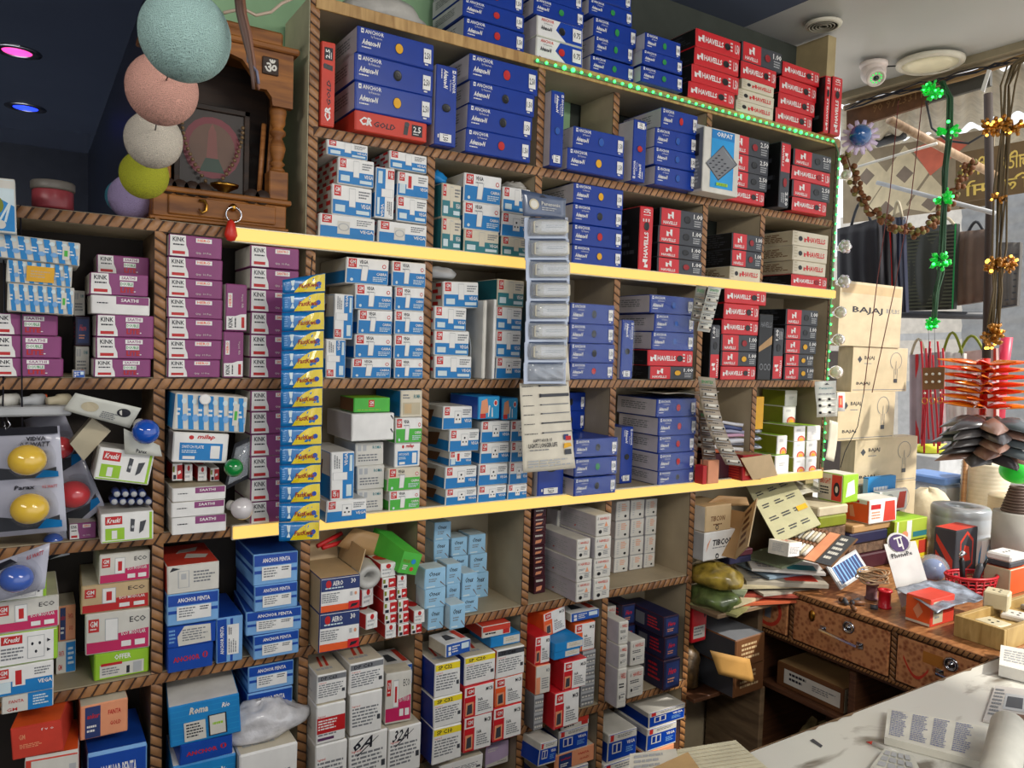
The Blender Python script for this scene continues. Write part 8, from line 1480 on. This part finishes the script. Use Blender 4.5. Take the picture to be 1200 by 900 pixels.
for i, (x, y, r, cn_) in enumerate(((992, 205, 8, 'topmost'), (990, 289, 9, 'second from top'), (989, 330, 9, 'third from top'), (985, 366, 9, 'fourth from top'), (983, 398, 9, 'second from bottom'), (980, 436, 10, 'lowest'))):
    c = W(PX(x, y, 2.15)); mb = MB(); d = Vector((-.2, -.9, .1)); bulb = MB(); qn = d.normalized().to_track_quat('Z', 'Y').to_matrix().to_4x4(); R = r * 2.35 / FPX * K * .8
    bulb.lathe([(.0001, R)] + [(R * math.cos(a), R * math.sin(a)) for a in [math.radians(z) for z in (75, 55, 35, 15, -5, -25, -42)]] + [(R * .5, -R * .95), (R * .42, -R * 1.5), (.0001, -R * 1.5)], bl_, 20, ctr=c, mtx=qn)
    if i in (1, 2):
        for k in range(6): a = k * math.pi / 3; dd = qn.to_3x3() @ Vector((math.cos(a), math.sin(a), .2)); bulb.ball(c + dd * R * .8, R * .42, mat('petal_white', (206, 196, 206), .3), 7)
    single(bulb, 'light_bulb', 'clear lamp bulb on the right shelf post, %s of the column' % cn_, 'bulb', 'lamp bulbs on the right shelf post')
mb = MB(); q = [W(PX(x, y, 2.2)) for x, y in ((975, 560), (1012, 590), (1000, 560), (975, 540))]
mb = MB(); mb.sheet(lambda u, v: W((2.0 + .22 * u, 1.5 + .14 * v, DZ + .232 + .04 * v + .01 * math.sin(5 * u))), 10, 5, mat('clear_sheet'), .0015); single(mb, 'plastic_sheet', 'grey translucent sheet over the lamp boxes by the corner', 'sheet')
mb = MB(); mb.sheet(lambda u, v: W(PY(972 + 10 * u - 5 * v * v, 492 + 46 * v + 3 * u, 1.475)), 4, 10, mat('sheet_white2', (206, 200, 180), .6), .001); single(mb, 'hanging_paper', 'limp cream paper hanging below the white pin card', 'paper')
# papers and packs on the third bay of the lower LED shelf
zz = LEVEL['led2'] + .0006; A = PY(845, 528, 1.5)
zc = PY(865, 530, 1.5).z
for i, (x0, w, c, cn_, th) in enumerate(((1.63, .12, (196, 96, 60), 'orange', .012), (1.60, .15, (214, 210, 206), 'white', .014), (1.62, .13, (90, 90, 100), 'dark grey', .008), (1.60, .15, (206, 206, 212), 'pale grey', .014), (1.61, .14, (196, 150, 176), 'pink', .01), (1.6, .15, (150, 150, 176), 'violet-grey', .012), (1.6, .14, (44, 60, 110), 'navy', .014), (1.595, .15, (200, 200, 206), 'silver', .01))):
    mb = MB(); c0 = W((x0, 1.50, zc)); mb.sheet(lambda u, v: c0 + Vector(((u * w) * K, v * .13 * K, .004 * math.sin(4 * u + i) + (.014 - .02 * u) * .6)), 6, 3, mat('pkt_' + cn_.replace(' ', '_').replace('-', '_'), c, .3), th * .8 * K); zc += th
    single(mb, 'flat_packet', '%s flat packet in the pile behind the slanting plug strip' % cn_, 'packet', 'flat packets piled beside the lamp boxes')
zsup = PY(865, 530, 1.5).z
mb = MB(); wbox(mb, 1.6, 1.77, 1.5, 1.64, zz, zsup - .001, 'maroon', .002); single(mb, 'carton', 'dark carton beneath the pile of flat packets', 'box')
for i, (y, cn_) in enumerate(((524, 'lowest'), (514, 'middle'), (505, 'topmost'))):
    mb = lump(W((PY(892, y, 1.49).x, 1.52, PY(892, y + 3, 1.49).z)), .03, .03, .012, mat('foil'), 40 + i, 14, 10, .25); single(mb, 'metallic_packet', '%s silvery packet beside the green-sided lamp boxes' % cn_, 'packet', 'silvery packets')
A = PY(889, 503, 1.5); mb = MB(); wbox(mb, PY(883, 480, 1.5).x, PY(895, 480, 1.5).x, 1.5, 1.53, A.z, PY(889, 465, 1.5).z, 'gold', .001, ); single(mb, 'slim_box', 'slim yellow and grey upright box by the green-sided boxes', 'box')
for i, (xa, xb, yt, c, l) in enumerate(((824, 829, 546, 'wred', 'slim red box at the shelf edge below the plug strips'), (830, 843, 540, 'peach', 'slim orange box beside the slim red box'))):
    mb = MB(); wbox(mb, PY(xa, 550, 1.45).x, PY(xb, 550, 1.45).x - .001, 1.45, 1.48, zz, PY(xa, yt, 1.45).z, c, .001); single(mb, 'slim_box', l, 'box')
q = [W(PY(x, y, 1.44)) for x, y in ((877, 563), (912, 560), (905, 532), (868, 537))]; f = quadfn(q); mb = MB(); mb.poly([f(.15, 0), f(1, .1), f(.95, 1), f(0, 1)], 'kraft', .003, (0, 1, 0)); single(mb, 'cardboard_flap', 'tan cardboard flap hanging over the red ribbed carton', 'cardboard')
